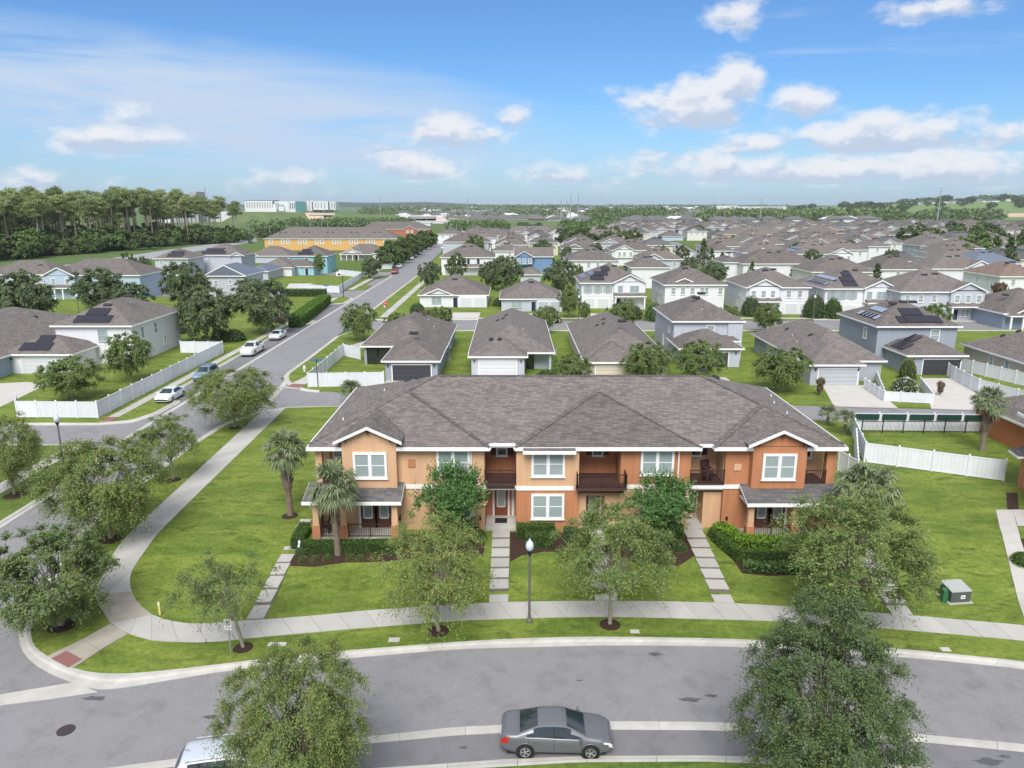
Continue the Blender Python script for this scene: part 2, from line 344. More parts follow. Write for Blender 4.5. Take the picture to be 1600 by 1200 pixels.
# ------------------------------------------------------------------ ground sheets
def sheet(name, pts, m, dz=0.0, thick=0, parent=None, kind='structure'):
    bm = bmesh.new()
    vs = [bm.verts.new((p[0], p[1], 0)) for p in pts]; bm.faces.new(vs)
    for yb in HB:
        bmesh.ops.bisect_plane(bm, geom=bm.verts[:]+bm.edges[:]+bm.faces[:], plane_co=(0, yb, 0), plane_no=(0, 1, 0))
    bmesh.ops.triangulate(bm, faces=bm.faces[:])
    if thick:
        r = bmesh.ops.extrude_face_region(bm, geom=bm.faces[:]); low = [e for e in r['geom'] if isinstance(e, bmesh.types.BMVert)]
        for q in bm.verts: q.co.z = H(q.co.y)+dz
        for q in low: q.co.z -= thick
    else:
        for q in bm.verts: q.co.z = H(q.co.y)+dz
    bmesh.ops.recalc_face_normals(bm, faces=bm.faces)
    if not thick:
        for f in bm.faces:
            if f.normal.z < 0: f.normal_flip()
    me = bpy.data.meshes.new(name); bm.to_mesh(me); bm.free(); me.materials.append(m)
    o = put(name, me, parent)
    if parent is None and kind: struct(o, kind)
    return o
def resample(pts, step):
    pts = [Vector((p[0], p[1])) for p in pts]; L = [0]
    for a, b in zip(pts, pts[1:]): L.append(L[-1]+(b-a).length)
    n = max(1, round(L[-1]/step)); out = []
    for i in range(n+1):
        s = L[-1]*i/n; k = 0
        while k < len(L)-2 and L[k+1] < s: k += 1
        f = (s-L[k])/max(1e-6, L[k+1]-L[k]); out.append(pts[k].lerp(pts[k+1], f))
    return out
def smooth(pts, it=2):                     # Chaikin on evenly split lines
    raw = [Vector((p[0], p[1])) for p in pts]; pts = [raw[0]]
    for a, b in zip(raw, raw[1:]):
        n = max(1, int((b-a).length/2.2)); pts += [a.lerp(b, (i+1)/n) for i in range(n)]
    for _ in range(it):
        q = [pts[0]]
        for a, b in zip(pts, pts[1:]): q += [a.lerp(b, .25), a.lerp(b, .75)]
        pts = q+[pts[-1]]
    return pts
def ribbon(name, A, B, step, m, dz, thick, piece, parentname=None, gap=.02, prof=None, parent=None):
    """pieces between two edge lines, each a slab of its own under one parent"""
    A = [Vector((p[0], p[1])) for p in A]; B = [Vector((p[0], p[1])) for p in B]
    LA = sum((b-a).length for a, b in zip(A, A[1:])); n = max(1, round(LA/step))
    a = resample(A, LA/n/4); b = resample(B, sum((q-p).length for p, q in zip(B, B[1:]))/n/4)
    while len(a) != len(b): (a if len(a) > len(b) else b).pop()
    root = parent
    if root is None:
        root = struct(put(name, None, None))
    for i in range(0, len(a)-1, 4):
        sa = a[i:i+5]; sb = b[i:i+5]
        if len(sa) < 2: break
        d0 = (sa[1]-sa[0]).normalized()*gap/2; d1 = (sa[-1]-sa[-2]).normalized()*gap/2
        sa = list(sa); sb = list(sb); sa[0] = sa[0]+d0; sb[0] = sb[0]+d0; sa[-1] = sa[-1]-d1; sb[-1] = sb[-1]-d1
        g = MB(); k = len(sa); j = random.uniform(-.006, .006) if thick else 0
        cols = [(0, 0), (.2, 0), (.4, 0), (.6, 0), (.8, 0), (1, 0)] if not prof else prof
        vs = []
        for q in range(k):
            for (t, z) in cols:
                p = sa[q].lerp(sb[q], t); vs.append((p.x, p.y, H(p.y)+dz+z+j))
            pa, pb = sa[q], sb[q]; vs.append((pb.x, pb.y, H(pb.y)+dz-thick)); vs.append((pa.x, pa.y, H(pa.y)+dz-thick))
        c = len(cols)+2; fs = []
        for q in range(k-1):
            for e in range(c): fs.append((q*c+e, q*c+(e+1) % c, (q+1)*c+(e+1) % c, (q+1)*c+e))
        fs.append(tuple(range(c))); fs.append(tuple((k-1)*c+e for e in range(c)))
        g.add(vs, fs); g.build(piece, m, root)
    return root
def offs(pts, d):                          # offset a line sideways (left positive)
    pts = [Vector((p[0], p[1])) for p in pts]; out = []
    for i, p in enumerate(pts):
        t = (pts[min(i+1, len(pts)-1)]-pts[max(i-1, 0)]).normalized(); out.append(p+Vector((-t.y, t.x))*d)
    return out
# ================================================================== GROUND
def px(l, dz=0): return [P(u, v, dz).xy for u, v in l]
RL = -KERB                                # road level offset
g = MB(); ys = [-60, HB[0], HB[1], 700, 9000]
for a, b in zip(ys, ys[1:]): g.add([(-6000, a, H(a)-.19), (6000, a, H(a)-.19), (6000, b, H(b)-.19), (-6000, b, H(b)-.19)], [(0, 1, 2, 3)])
struct(g.build('ground', FIELD, fix=False))
front_road = sheet('front_road', [(-62, 2), (95, -30), (95, 45), (-62, 45)], ASPH, RL-.012)
sheet('avenue_road', [(-41.6, 45), (-30.3, 45), (-30.3, 235), (-36, 430), (-48, 700), (-58, 700), (-45, 430), (-41.4, 235)], ASPH, RL-.008)
sheet('side_road', [(-120, 65.5), (-38, 65.5), (-38, 72.2), (-120, 72.4)], ASPH, RL-.004)
sheet('alley_road', [(-31, 76), (-21, 79), (0, 78.8), (15, 77), (33, 73.5), (48, 71.7), (95, 64), (95, 71), (48.7, 78), (31.6, 79.8), (18, 82.8), (0, 85.3), (-21, 85.4), (-31, 93)], ASPH, RL-.004)
sheet('back_road', [(-31, 131), (300, 131), (300, 141.5), (-31, 141.5)], ASPH, RL-.004)
sheet('teal_house_road', [(-138, 178.5), (-38, 178.5), (-38, 192), (-138, 192)], ASPH, RL-.004)
sheet('townhouse_road', [(-150, 233), (-38, 233), (-38, 246), (-150, 246)], ASPH, RL-.004)
sheet('curving_road', [(66, 215), (74, 215), (84, 330), (100, 440), (92, 440), (74, 330)], ASPH, RL-.004)
# highway behind the wood on the left
sheet('highway_road', [P(-60,428,-.13).xy, P(0,424,-.13).xy, P(110,413,-.13).xy, P(250,392,-.13).xy, P(400,372,-.13).xy, P(402,377,-.13).xy, P(252,402,-.13).xy, P(110,424,-.13).xy, P(0,436,-.13).xy, P(-60,440,-.13).xy], M('pale_road', (.29, .295, .30), .9, .05, .2), RL-.004)

# lawn blocks (raised plates behind the kerbs)
curvefront = [(462,1023),(569,1014),(712,1003),(800,998),(900,995),(970,995),(1140,998),(1182,1000),(1412,1014),(1600,1033)]
SWa = [(-29.9, 60), (-29.9, 52), (-29.4, 46.5), (-28.5, 42)] + px([(56,955),(47,987),(52,1009),(72,1025),(116,1045),(150,1052),(194,1053),(256,1048),(350,1037)])
FRa = px(curvefront) + [(36, 30.0), (45, 27.0), (60, 20.5), (90, 2)]
NE1 = [(90, 64.5), (48.4, 71.4), (33.3, 73.3), (15, 76.8), (0, 78.6), (-21.6, 78.8), (-25.3, 78.3), (-27.4, 76.5), (-29.3, 72), (-29.9, 66)]
sheet('block_lawn', SWa+FRa+NE1, GRASS, 0, .3)
sheet('south_verge', px([(560,1204),(650,1201),(772,1198),(900,1191),(1100,1190),(1256,1195),(1420,1210),(1600,1232)])+[(45, 19), (90, -12), (90, -20), (-30, -20), (-26, 16), (-18, 21.8)], GRASSD, 0, .3)
sheet('west_block_lawn', [(-120, 25), (-36.7, 25), (-36.7, 60), (-37.6, 63.5), (-40.5, 65.3), (-120, 65.3)], GRASSD, 0, .3)
B3 = [(-120, 72.6), (-43, 72.6), (-40, 73.6), (-39.0, 76.5), (-38.8, 81), (-41.3, 84.5), (-41.3, 136), (-38.8, 137.5), (-38.8, 141), (-41.3, 142.5), (-41.3, 165), (-38.8, 167), (-38.8, 175.5), (-40.5, 178.3), (-120, 178.3)]
sheet('fence_block_lawn', B3, GRASS, 0, .3)
sheet('teal_block_lawn', [(-138, 192.3), (-42, 192.3), (-39, 194), (-39, 203), (-41.3, 205), (-41.3, 226), (-39, 228), (-39, 232.8), (-138, 232.8)], GRASS, 0, .3)
sheet('townhouse_block_lawn', [(-138, 246.3), (-40, 246.3), (-41, 256), (-48, 420), (-56, 600), (-138, 600)], GRASSD, 0, .3)
B5L = px([(500,610),(480,608),(462,603),(452,594),(451,587),(456,581)])+[(-29.6, 105), (-29.6, 124), (-28, 129), (-24, 130.8)]
sheet('row_house_lawn', [(300, 130.8), (300, 45), (95, 71.3), (48.7, 78.2), (31.6, 80), (18, 83), (0, 85.5)]+B5L, GRASS, 0, .3)
sheet('back_row_lawn', [(-24, 141.7), (-28, 143.5), (-29.6, 148), (-29.6, 235), (-34, 400), (65, 400), (65, 215), (300, 215), (300, 141.7)], GRASS, 0, .3)
sheet('far_row_lawn', [(76, 215.3), (300, 215.3), (420, 500), (104, 500)], GRASSD, .0, .3)

# ------------------------------------------------------------------ kerbs
KP = [(0, 0), (.3, 0), (.42, -.02), (.52, -.10), (1, -.12)]
kb = lambda n, A, B, st=3.0: ribbon(n, A, B, st, CONC, .012, .3, 'kerb_stone', prof=KP)
SWb = [(-30.6, 60), (-30.6, 52), (-30.2, 46.5), (-29.4, 42)] + px([(47,955),(28,981),(30,1009),(47,1034),(78,1053),(116,1068),(150,1079),(200,1074),(256,1064),(353,1048)], RL)
cb = px([(462,1036),(584,1025),(712,1014),(800,1012),(900,1009),(970,1008),(1140,1010),(1200,1014),(1431,1028),(1600,1045)], RL)+[(36, 29.4), (45, 26.4), (60, 19.9), (90, 1.4)]
kb('front_kerb', smooth(SWa+FRa, 1), smooth(SWb+cb, 1))
kb('avenue_kerb', [(-29.9, 60), (-29.9, 66), (-29.3, 72), (-27.4, 76.5), (-25.3, 78.3), (-21.6, 78.8), (0, 78.6)], [(-30.6, 60), (-30.6, 66), (-30.2, 72.5), (-28, 77.2), (-25.6, 79), (-21.6, 79.4), (0, 79.1)])
kb('avenue_kerb', B5L[:-1]+[(-24, 130.8)], [Vector(p)+Vector(d) for p, d in zip(B5L[:-1]+[(-24, 130.8)], [(0,-.6),(-.2,-.6),(-.5,-.4),(-.6,0),(-.7,0),(-.7,0),(-.7,0),(-.7,0),(-.6,.4),(0,.6)])])
kb('avenue_kerb', [(-24, 141.7), (-28, 143.5), (-29.6, 148), (-29.6, 235)], [(-24, 141.1), (-28.5, 142.9), (-30.3, 148), (-30.3, 235)], 6)
kb('west_kerb', [(-36.7, 26), (-36.7, 60), (-37.6, 63.5), (-40.5, 65.3), (-70, 65.3)], [(-36.05, 26), (-36.05, 60), (-37.1, 64), (-40.4, 65.9), (-70, 65.9)])
b3 = B3[1:-1]; kb('fence_side_kerb', [(-100, 72.6)]+b3, [(-100, 72.0)]+[(-42.6, 72.05), (-39.5, 73.0), (-38.4, 76.3), (-38.2, 81.2), (-40.9, 84.9), (-40.9, 135.6), (-38.2, 137.2), (-38.2, 141.2), (-40.9, 143), (-40.9, 164.6), (-38.2, 166.6), (-38.2, 175.8), (-40.2, 178.8)])
# concrete gutters let into the roads
def gutter(n, A, B, st=3, dz=RL+.004, m=None): ribbon(n, A, B, st, m or CONC, dz, .05, 'gutter_slab', prof=[(0, 0), (.5, .012), (1, 0)])
gutter('parking_gutter', px([(60,1214),(225,1192),(400,1168),(575,1151),(712,1136),(778,1133),(950,1127),(1100,1128),(1231,1133),(1437,1147),(1600,1162.5),(1800,1190)], RL), px([(60,1232),(225,1204),(400,1181),(575,1162),(712,1149),(778,1145),(950,1140),(1100,1141),(1234,1145),(1437,1159),(1600,1175),(1800,1204)], RL))
kb('south_kerb', px([(225,1290),(450,1225),(560,1210),(650,1206),(772,1199),(900,1191),(1100,1190),(1256,1196),(1420,1208),(1600,1232)]), px([(225,1275),(450,1214),(560,1202),(650,1197),(787,1187),(900,1182),(1100,1181),(1250,1185),(1420,1196),(1600,1218)], RL))
gutter('corner_gutter', px([(-150,1112),(0,1085),(60,1075),(114,1066)], RL), px([(-150,1130),(0,1102),(80,1092),(153,1081)], RL))
gutter('avenue_gutter', [(-37.9, 66), (-38.2, 232)], [(-37.4, 66), (-37.7, 232)], 4)
gutter('avenue_gutter', px([(410,645),(455,592)], RL), px([(400,645),(447,592)], RL), 4)
sheet('parking_lane', [(-41.1, 83.5), (-37.9, 81), (-38.0, 137.6), (-41.1, 136)], ASPH2, RL-.003)
sheet('parking_lane', [(-41.1, 142), (-38.0, 141), (-38.1, 167), (-41.1, 165)], ASPH2, RL-.003)
sheet('parking_lane', px([(60,1232),(225,1204),(400,1181),(575,1162),(712,1149),(950,1140),(1100,1141),(1234,1145),(1437,1159),(1600,1175),(1600,1240),(1250,1200),(900,1195),(650,1215),(225,1300)], RL), ASPH2, RL-.003)

# ------------------------------------------------------------------ sidewalks
def walk(n, A, B, st=1.55, m=CONC_WALK, dz=.038, th=.14): return ribbon(n, A, B, st, m, dz, th, 'paving_slab', gap=.022)
Nn = px([(447,637),(255,825),(219,872),(203,897),(203,919),(216,944),(237,961),(269,973),(312,976.5),(381,970),(409,969),(500,962),(575,954),(712,945),(794,941),(925,939.5),(1030,940),(1114,942),(1200,946),(1231,948),(1428,962.5),(1600,977.5)])+[(40, 33.6), (55, 27)]
Ss = px([(409,643),(175,866),(150,919),(153,944),(173,975),(200,991),(237,1001),(300,1005),(359,1001.5),(400,996),(500,987.5),(575,981),(712,970),(800,967),(900,964),(975,964),(1080,967),(1200,970),(1397,983),(1600,1001)])+[(39.5, 32.0), (54.3, 25.5)]
def both(A, B, n=60):
    # matched, smoothed resampling of two edge lines
    a = resample(smooth(A, 2), 1e9); A2 = smooth(A, 2); B2 = smooth(B, 2)
    LA = sum((q-p).length for p, q in zip(A2, A2[1:])); LB = sum((q-p).length for p, q in zip(B2, B2[1:]))
    return resample(A2, LA/n), resample(B2, LB/n)
# split into legs so that the two edges stay opposite each other round the bend
def leg(i0, i1, j0, j1):
    A, B = both(Nn[i0:i1+1], Ss[j0:j1+1]); walk('front_sidewalk', A, B)
leg(0, 2, 0, 2); leg(2, 6, 2, 6); leg(6, len(Nn)-1, 6, len(Ss)-1)
ribbon('corner_landing', px([(150,930),(153,944),(173,975)]), px([(206,925),(216,944),(237,961)]), 1.3, CONC_OLD, .058, .12, 'paving_slab', gap=.022)
walk('corner_ramp_walk', px([(173,975),(128,1000),(74,1026)]), px([(200,991),(165,1011),(114,1045)]), 1.5, CONC_OLD)
sheet('tactile_pad', px([(104,1018),(129,1031),(107,1044),(80,1030)]), REDP, .046)
walk('avenue_sidewalk', [(-43.0, 73), (-43.0, 176)], [(-41.9, 73), (-41.9, 176)], 3)
sheet('tactile_pad', [(-43.0, 73.0), (-41.9, 73.0), (-41.9, 74.6), (-43.0, 74.6)], REDP, .046)
walk('avenue_sidewalk', [(-43.3, 193), (-43.3, 230)], [(-41.9, 193), (-41.9, 230)], 3)
walk('avenue_sidewalk', [(-46.5, 248), (-50, 420)], [(-44.8, 248), (-48.3, 420)], 6)
walk('west_sidewalk', [(-41.6, 28), (-41.6, 64.5)], [(-40.1, 28), (-40.1, 64.5)])
e1 = px([(463,604),(481,606)]); walk('east_sidewalk', [(-28.2, 87.5), (-27.2, 93), (-26.8, 112), (-22, 126)], [(-26.2, 86.8), (-25.6, 93), (-25.3, 111), (-20.5, 125)], 2)
sheet('tactile_pad', [(-28.0, 87.8), (-26.3, 87.2), (-25.9, 89), (-27.6, 89.4)], REDP, .046)
walk('east_sidewalk', [(-26.5, 145), (-26.5, 230)], [(-25, 145), (-25, 230)], 3)
walk('back_sidewalk', [(-22, 142.9), (120, 142.9)], [(-22, 144.2), (120, 144.2)], 3)
walk('back_sidewalk', [(-18, 128.6), (120, 128.6)], [(-18, 129.9), (120, 129.9)], 3)

RISER = M('grimy_shadow_riser', (.17, .155, .135), .95, .3, 3)  # riser colour: grime, plus the nosing shadow lines painted in
# stepped garden walks: every slab is level, each a step above the last
def steps(n, L0, L1, Rr0, Rr1, k, z0, z1, m=CONC_WALK):
    r = struct(put(n, None, None)); L0, L1, Rr0, Rr1 = map(Vector, (L0, L1, Rr0, Rr1))
    for i in range(k):
        f0 = i/k; f1 = (i+1)/k; z = z0+(z1-z0)*(i+1)/k*1.0; z = z if i else z0+.03
        a, b, c, d = L0.lerp(L1, f0), Rr0.lerp(Rr1, f0), Rr0.lerp(Rr1, f1), L0.lerp(L1, f1)
        q = MB(); vs = [(p.x, p.y, z) for p in (a, b, c, d)]+[(p.x, p.y, z-.32) for p in (a, b, c, d)]
        q.add(vs, [(0,1,2,3),(7,6,5,4),(0,4,5,1),(1,5,6,2),(2,6,7,3),(3,7,4,0)]); o = q.build('step_slab', m, r)
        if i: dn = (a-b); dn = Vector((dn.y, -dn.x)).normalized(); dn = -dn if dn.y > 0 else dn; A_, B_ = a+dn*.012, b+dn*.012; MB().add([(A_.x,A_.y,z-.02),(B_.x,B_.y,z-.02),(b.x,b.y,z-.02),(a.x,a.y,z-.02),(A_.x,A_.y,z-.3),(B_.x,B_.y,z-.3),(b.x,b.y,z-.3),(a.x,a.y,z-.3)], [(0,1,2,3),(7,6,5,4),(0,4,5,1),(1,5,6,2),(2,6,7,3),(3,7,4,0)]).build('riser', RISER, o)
    return r
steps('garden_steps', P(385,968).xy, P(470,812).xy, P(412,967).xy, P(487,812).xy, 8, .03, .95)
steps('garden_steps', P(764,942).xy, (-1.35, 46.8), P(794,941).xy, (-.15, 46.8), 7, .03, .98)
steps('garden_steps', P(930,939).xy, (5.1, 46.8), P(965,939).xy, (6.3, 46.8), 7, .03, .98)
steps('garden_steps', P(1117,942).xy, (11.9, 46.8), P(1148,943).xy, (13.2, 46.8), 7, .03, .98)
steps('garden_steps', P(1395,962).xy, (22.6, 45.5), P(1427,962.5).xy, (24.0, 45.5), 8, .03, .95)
walk('garden_path', px([(1600,966),(1562,825),(1556,797)]), px([(1640,966),(1594,842),(1582,797)]), 1.5)
sheet('stoop_slab', px([(1582,797),(1612,797),(1618,822),(1590,822)]), CONC_WALK, .05, .2)
# driveways
def drive(pts, n='driveway'): return sheet(n, pts, DRIVE, .015, .1)
drive([P(1285,602).xy, P(1357,602).xy, (43.0, 78.3), (36.2, 79.1)])
drive([P(1441,591).xy, P(1495,591).xy, (53.5, 77.2), (46.6, 78.1)])
drive([P(608,590).xy, P(682,590).xy, (-9.5, 85.6), (-16.4, 85.6)]); drive([P(735,588).xy, P(812,588).xy, (1.5, 85.6), (-5.5, 85.6)]); drive([(6.5, 95), (12.5, 95), (12.5, 84.4), (6.5, 84.6)]); drive([(21, 93), (28, 93), (28, 80.8), (21, 82)])
for x0, x1, yb in [(-12.3, -6.6, 151.5), (2.5, 8.0, 150), (16, 22, 150), (34.5, 40, 150), (59, 65, 150), (84, 90, 150)]: drive([(x0, 141.4), (x1, 141.4), (x1, yb), (x0, yb)])
drive([P(-60,640).xy, P(0,636).xy, P(75,600).xy, P(40,597).xy, P(-20,600).xy]); drive([P(440,462).xy, P(468,450).xy, P(490,443).xy, P(452,443).xy])
# mulch beds
def bed(pts): return sheet('mulch_bed', pts, MULCH, .02, .06)
bed(px([(452,884),(490,886),(540,879),(600,878),(650,872),(700,868),(755,868),(760,838),(640,836),(490,842),(468,850)]))
bed(px([(797,878),(815,868),(850,862),(895,862),(925,864),(925,832),(797,832)]))
bed(px([(970,870),(1010,880),(1060,885),(1085,868),(1080,832),(970,832)])); bed(px([(1114,832),(1160,896),(1200,900),(1262,898),(1320,895),(1320,838)])) 
bed(px([(1592,842),(1640,842),(1640,900),(1600,892)])); bed(px([(1572,770),(1590,770),(1592,796),(1574,796)]))
bed([(-49,138),(-43.5,138),(-43.5,150),(-49,150)])
MH = MB(); MH.lathe((0, 0, 0), [(.38, 0), (.38, .012), (.33, .016), (.31, .010), (.02, .014)], 24)
p = P(103,1141,RL); mh = MH.build('manhole_cover', M('cast_iron', (.05, .042, .045), .7, .3, 20)); mh.location = (p.x, p.y, p.z); tag(mh, 'round dark iron manhole cover in the road at lower left', 'manhole cover')
for i, (u, v, w_, lab) in enumerate([(426,1007,.5,'small pale utility cover in the verge left of the front left tree'),(440,1007,.5,'small pale utility cover nearest the lower left treetop'),(616,1000,.6,'pale square utility cover in the verge between two street trees'),(992,987,.5,'worn pale utility cover in the verge right of the middle street tree'),(1477,1015,.5,'small pale utility cover in the verge at far right')]):
    q = MB().box(-w_/2, -w_*.35, 0, w_/2, w_*.35, .02); q.box(-w_/2+.05, -w_*.35+.05, .02, w_/2-.05, w_*.35-.05, .028); p = P(u, v); o = q.build('utility_cover', CONC); o.location = (p.x, p.y, p.z+.005); tag(o, lab, 'utility cover', 'utility covers in the verge')
# ================================================================== HOUSE KIT
def hip_roof(mb, x0, x1, y0, y1, z, pitch, thick=.0, gable=''):
    """hip roof over a rectangle of eaves; letters in gable (l r f b) turn that end into a gable"""
    wx, wy = x1-x0, y1-y0; h = min(wx, wy)/2*pitch
    if wx >= wy:
        r = wy/2; a = x0+(0 if 'l' in gable else r); b = x1-(0 if 'r' in gable else r); ym = (y0+y1)/2
        V = [(x0,y0,z),(x1,y0,z),(x1,y1,z),(x0,y1,z),(a,ym,z+h),(b,ym,z+h)]; Fs = [(0,1,5,4),(1,2,5),(2,3,4,5),(3,0,4)]
    else:
        r = wx/2; a = y0+(0 if 'f' in gable else r); b = y1-(0 if 'b' in gable else r); xm = (x0+x1)/2
        V = [(x0,y0,z),(x1,y0,z),(x1,y1,z),(x0,y1,z),(xm,a,z+h),(xm,b,z+h)]; Fs = [(0,1,4),(1,2,5,4),(2,3,5),(3,0,4,5)]
    mb.add(V, Fs); return h
def fascia(mb, x0, x1, y0, y1, z, h=.2, t=.05):
    mb.box(x0-.02, y0-.02, z-h, x1+.02, y0+t, z+.02); mb.box(x0-.02, y1-t, z-h, x1+.02, y1+.02, z+.02)
    mb.box(x0-.02, y0+t, z-h, x0+t, y1-t, z+.02); mb.box(x1-t, y0+t, z-h, x1+.02, y1-t, z+.02)
    mb.box(x0+t, y0+t, z-h+.02, x1-t, y1-t, z-h+.05)        # soffit
def gable_wall(mb, x0, x1, y, z, pitch, t=.1):
    h = (x1-x0)/2*pitch; mb.add([(x0,y,z),(x1,y,z),((x0+x1)/2,y,z+h),(x0,y+t,z),(x1,y+t,z),((x0+x1)/2,y+t,z+h)], [(0,1,2),(5,4,3),(0,3,4,1),(1,4,5,2),(2,5,3,0)])
def rake(mb, x0, x1, y, z, pitch, w=.22, t=.08):
    h = (x1-x0)/2*pitch; xm = (x0+x1)/2
    for a, b in (((x0, z), (xm, z+h)), ((x1, z), (xm, z+h))):
        mb.add([(a[0],y-t,a[1]+.03),(b[0],y-t,b[1]+.03),(b[0],y-t,b[1]+.03-w),(a[0],y-t,a[1]+.03-w),(a[0],y+.02,a[1]+.03),(b[0],y+.02,b[1]+.03),(b[0],y+.02,b[1]+.03-w),(a[0],y+.02,a[1]+.03-w)],
               [(0,1,2,3),(7,6,5,4),(0,4,5,1),(1,5,6,2),(2,6,7,3),(3,7,4,0)])
WIN = {}
def win_mesh(w, h, n=1, trim=.11, muntin=False, mat=WHITE):
    """front-facing window meshes about (0,0,0) bottom centre, facing -y: frame and pane"""
    k = (round(w, 2), round(h, 2), n, trim, muntin, mat.name)
    if k in WIN: return WIN[k]
    f = MB(); p = MB(); t = trim
    f.box(-w/2-t, -.07, 0-t, w/2+t, .03, 0); f.box(-w/2-t-.05, -.11, -t-.04, w/2+t+.05, .03, -t); f.box(-w/2-t, -.07, h, w/2+t, .03, h+t)
    f.box(-w/2-t, -.07, 0, -w/2, .03, h); f.box(w/2, -.07, 0, w/2+t, .03, h)
    pw = w/n
    for i in range(n):
        x0 = -w/2+i*pw; x1 = x0+pw
        if i: f.box(x0-t*.7, -.07, 0, x0+t*.7, .03, h)
        f.box(x0, -.045, h/2-.025, x1, .03, h/2+.025)
        if muntin:
            f.box((x0+x1)/2-.012, -.035, 0, (x0+x1)/2+.012, .03, h)
            for q in (.25, .75): f.box(x0, -.03, h*q-.012, x1, .03, h*q+.012)
        p.box(x0+.01, -.02, 0.005, x1-.01, .025, h-.005)
    WIN[k] = (f.mesh('window_frame', mat), p.mesh('pane', BLIND), w, h); return WIN[k]
def place_win(parent, x, y, z, w=.9, h=1.35, n=1, trim=.11, muntin=False, rz=0, glass=None, mat=WHITE):
    fm, pm, _, _ = win_mesh(w, h, n, trim, muntin, mat)
    if glass is not None:
        kk = ('p', pm.name, glass.name)
        if kk not in WIN: q = pm.copy(); q.materials[0] = glass; WIN[kk] = q
        pm = WIN[kk]
    o = put('window', fm, parent, (x, y, z), rz); put('pane', pm, o); return o
GD = {}
def garage_door(parent, x, y, z, w, m, h=2.15):
    k = (round(w, 1), m.name)
    if k not in GD:
        g = MB(); n = 4; c = max(2, round(w/.65))
        for i in range(n):
            g.box(-w/2, -.03, i*h/n+.012, w/2, .04, (i+1)*h/n-.012)
            for j in range(c):
                a = -w/2+w*(j+.12)/c; b = -w/2+w*(j+.88)/c; g.box(a, -.045, i*h/n+.1, b, -.03, (i+1)*h/n-.1)
        fr = MB(); fr.box(-w/2-.12, -.06, 0, -w/2, .04, h+.12); fr.box(w/2, -.06, 0, w/2+.12, .04, h+.12); fr.box(-w/2, -.06, h, w/2, .04, h+.12)
        GD[k] = (g.mesh('garage_door', m), fr.mesh('door_frame', WHITE))
    o = put('garage_door', GD[k][0], parent, (x, y, z)); put('door_frame', GD[k][1], o); return o
VENT = MB().box(-.6, -.25, 0, .6, .25, .16).mesh('roof_vent', M('vent_metal', (.03, .03, .033), .6))
VENT2 = MB().add([(-.3,-.3,0),(.3,-.3,0),(.3,.3,0),(-.3,.3,0),(-.22,-.25,.2),(.22,-.25,.2),(.2,.1,.22),(-.2,.1,.22)], [(0,1,5,4),(1,2,6,5),(2,3,7,6),(3,0,4,7),(4,5,6,7)]).mesh('roof_vent', M('vent_metal', (.03, .03, .033), .6))
PIPE = MB().tube([(0,0,0),(0,0,.24)], .045, 6).mesh('vent_pipe', WHITE)
SPM = MB(); SPM.box(-.5, -.84, .05, .5, .84, .09); SPM = SPM.mesh('solar_panel', SOLAR)
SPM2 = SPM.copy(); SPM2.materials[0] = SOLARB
def slope_obj(name, me, parent, x, y, z, face, pitch, off=.0, scale=None):
    o = put(name, me, parent, (x, y, z), scale=scale); a = math.atan(pitch)
    if face == 'f': o.rotation_euler = (a, 0, 0)
    elif face == 'b': o.rotation_euler = (-a, 0, 0)
    elif face == 'l': o.rotation_euler = (0, -a, 0)
    else: o.rotation_euler = (0, a, 0)
    return o
def wall_col(c):
    return M('wall_%02d_%02d_%02d' % tuple(int(x*99) for x in c), c, .85, .05, 1.5, .1, 30, streak=.06)
GREYB = (.30, .335, .39); LGREY = (.45, .48, .53); WHT = (.68, .69, .715); OFFW = (.66, .65, .62); TAUPE = (.50, .45, .38); SLATE = (.20, .225, .28); SKYB = (.42, .50, .60); TEAL = (.28, .52, .56); BLUE = (.16, .26, .42); YEL = (.62, .52, .33); TAN = (.55, .40, .28)
HOUSES = []
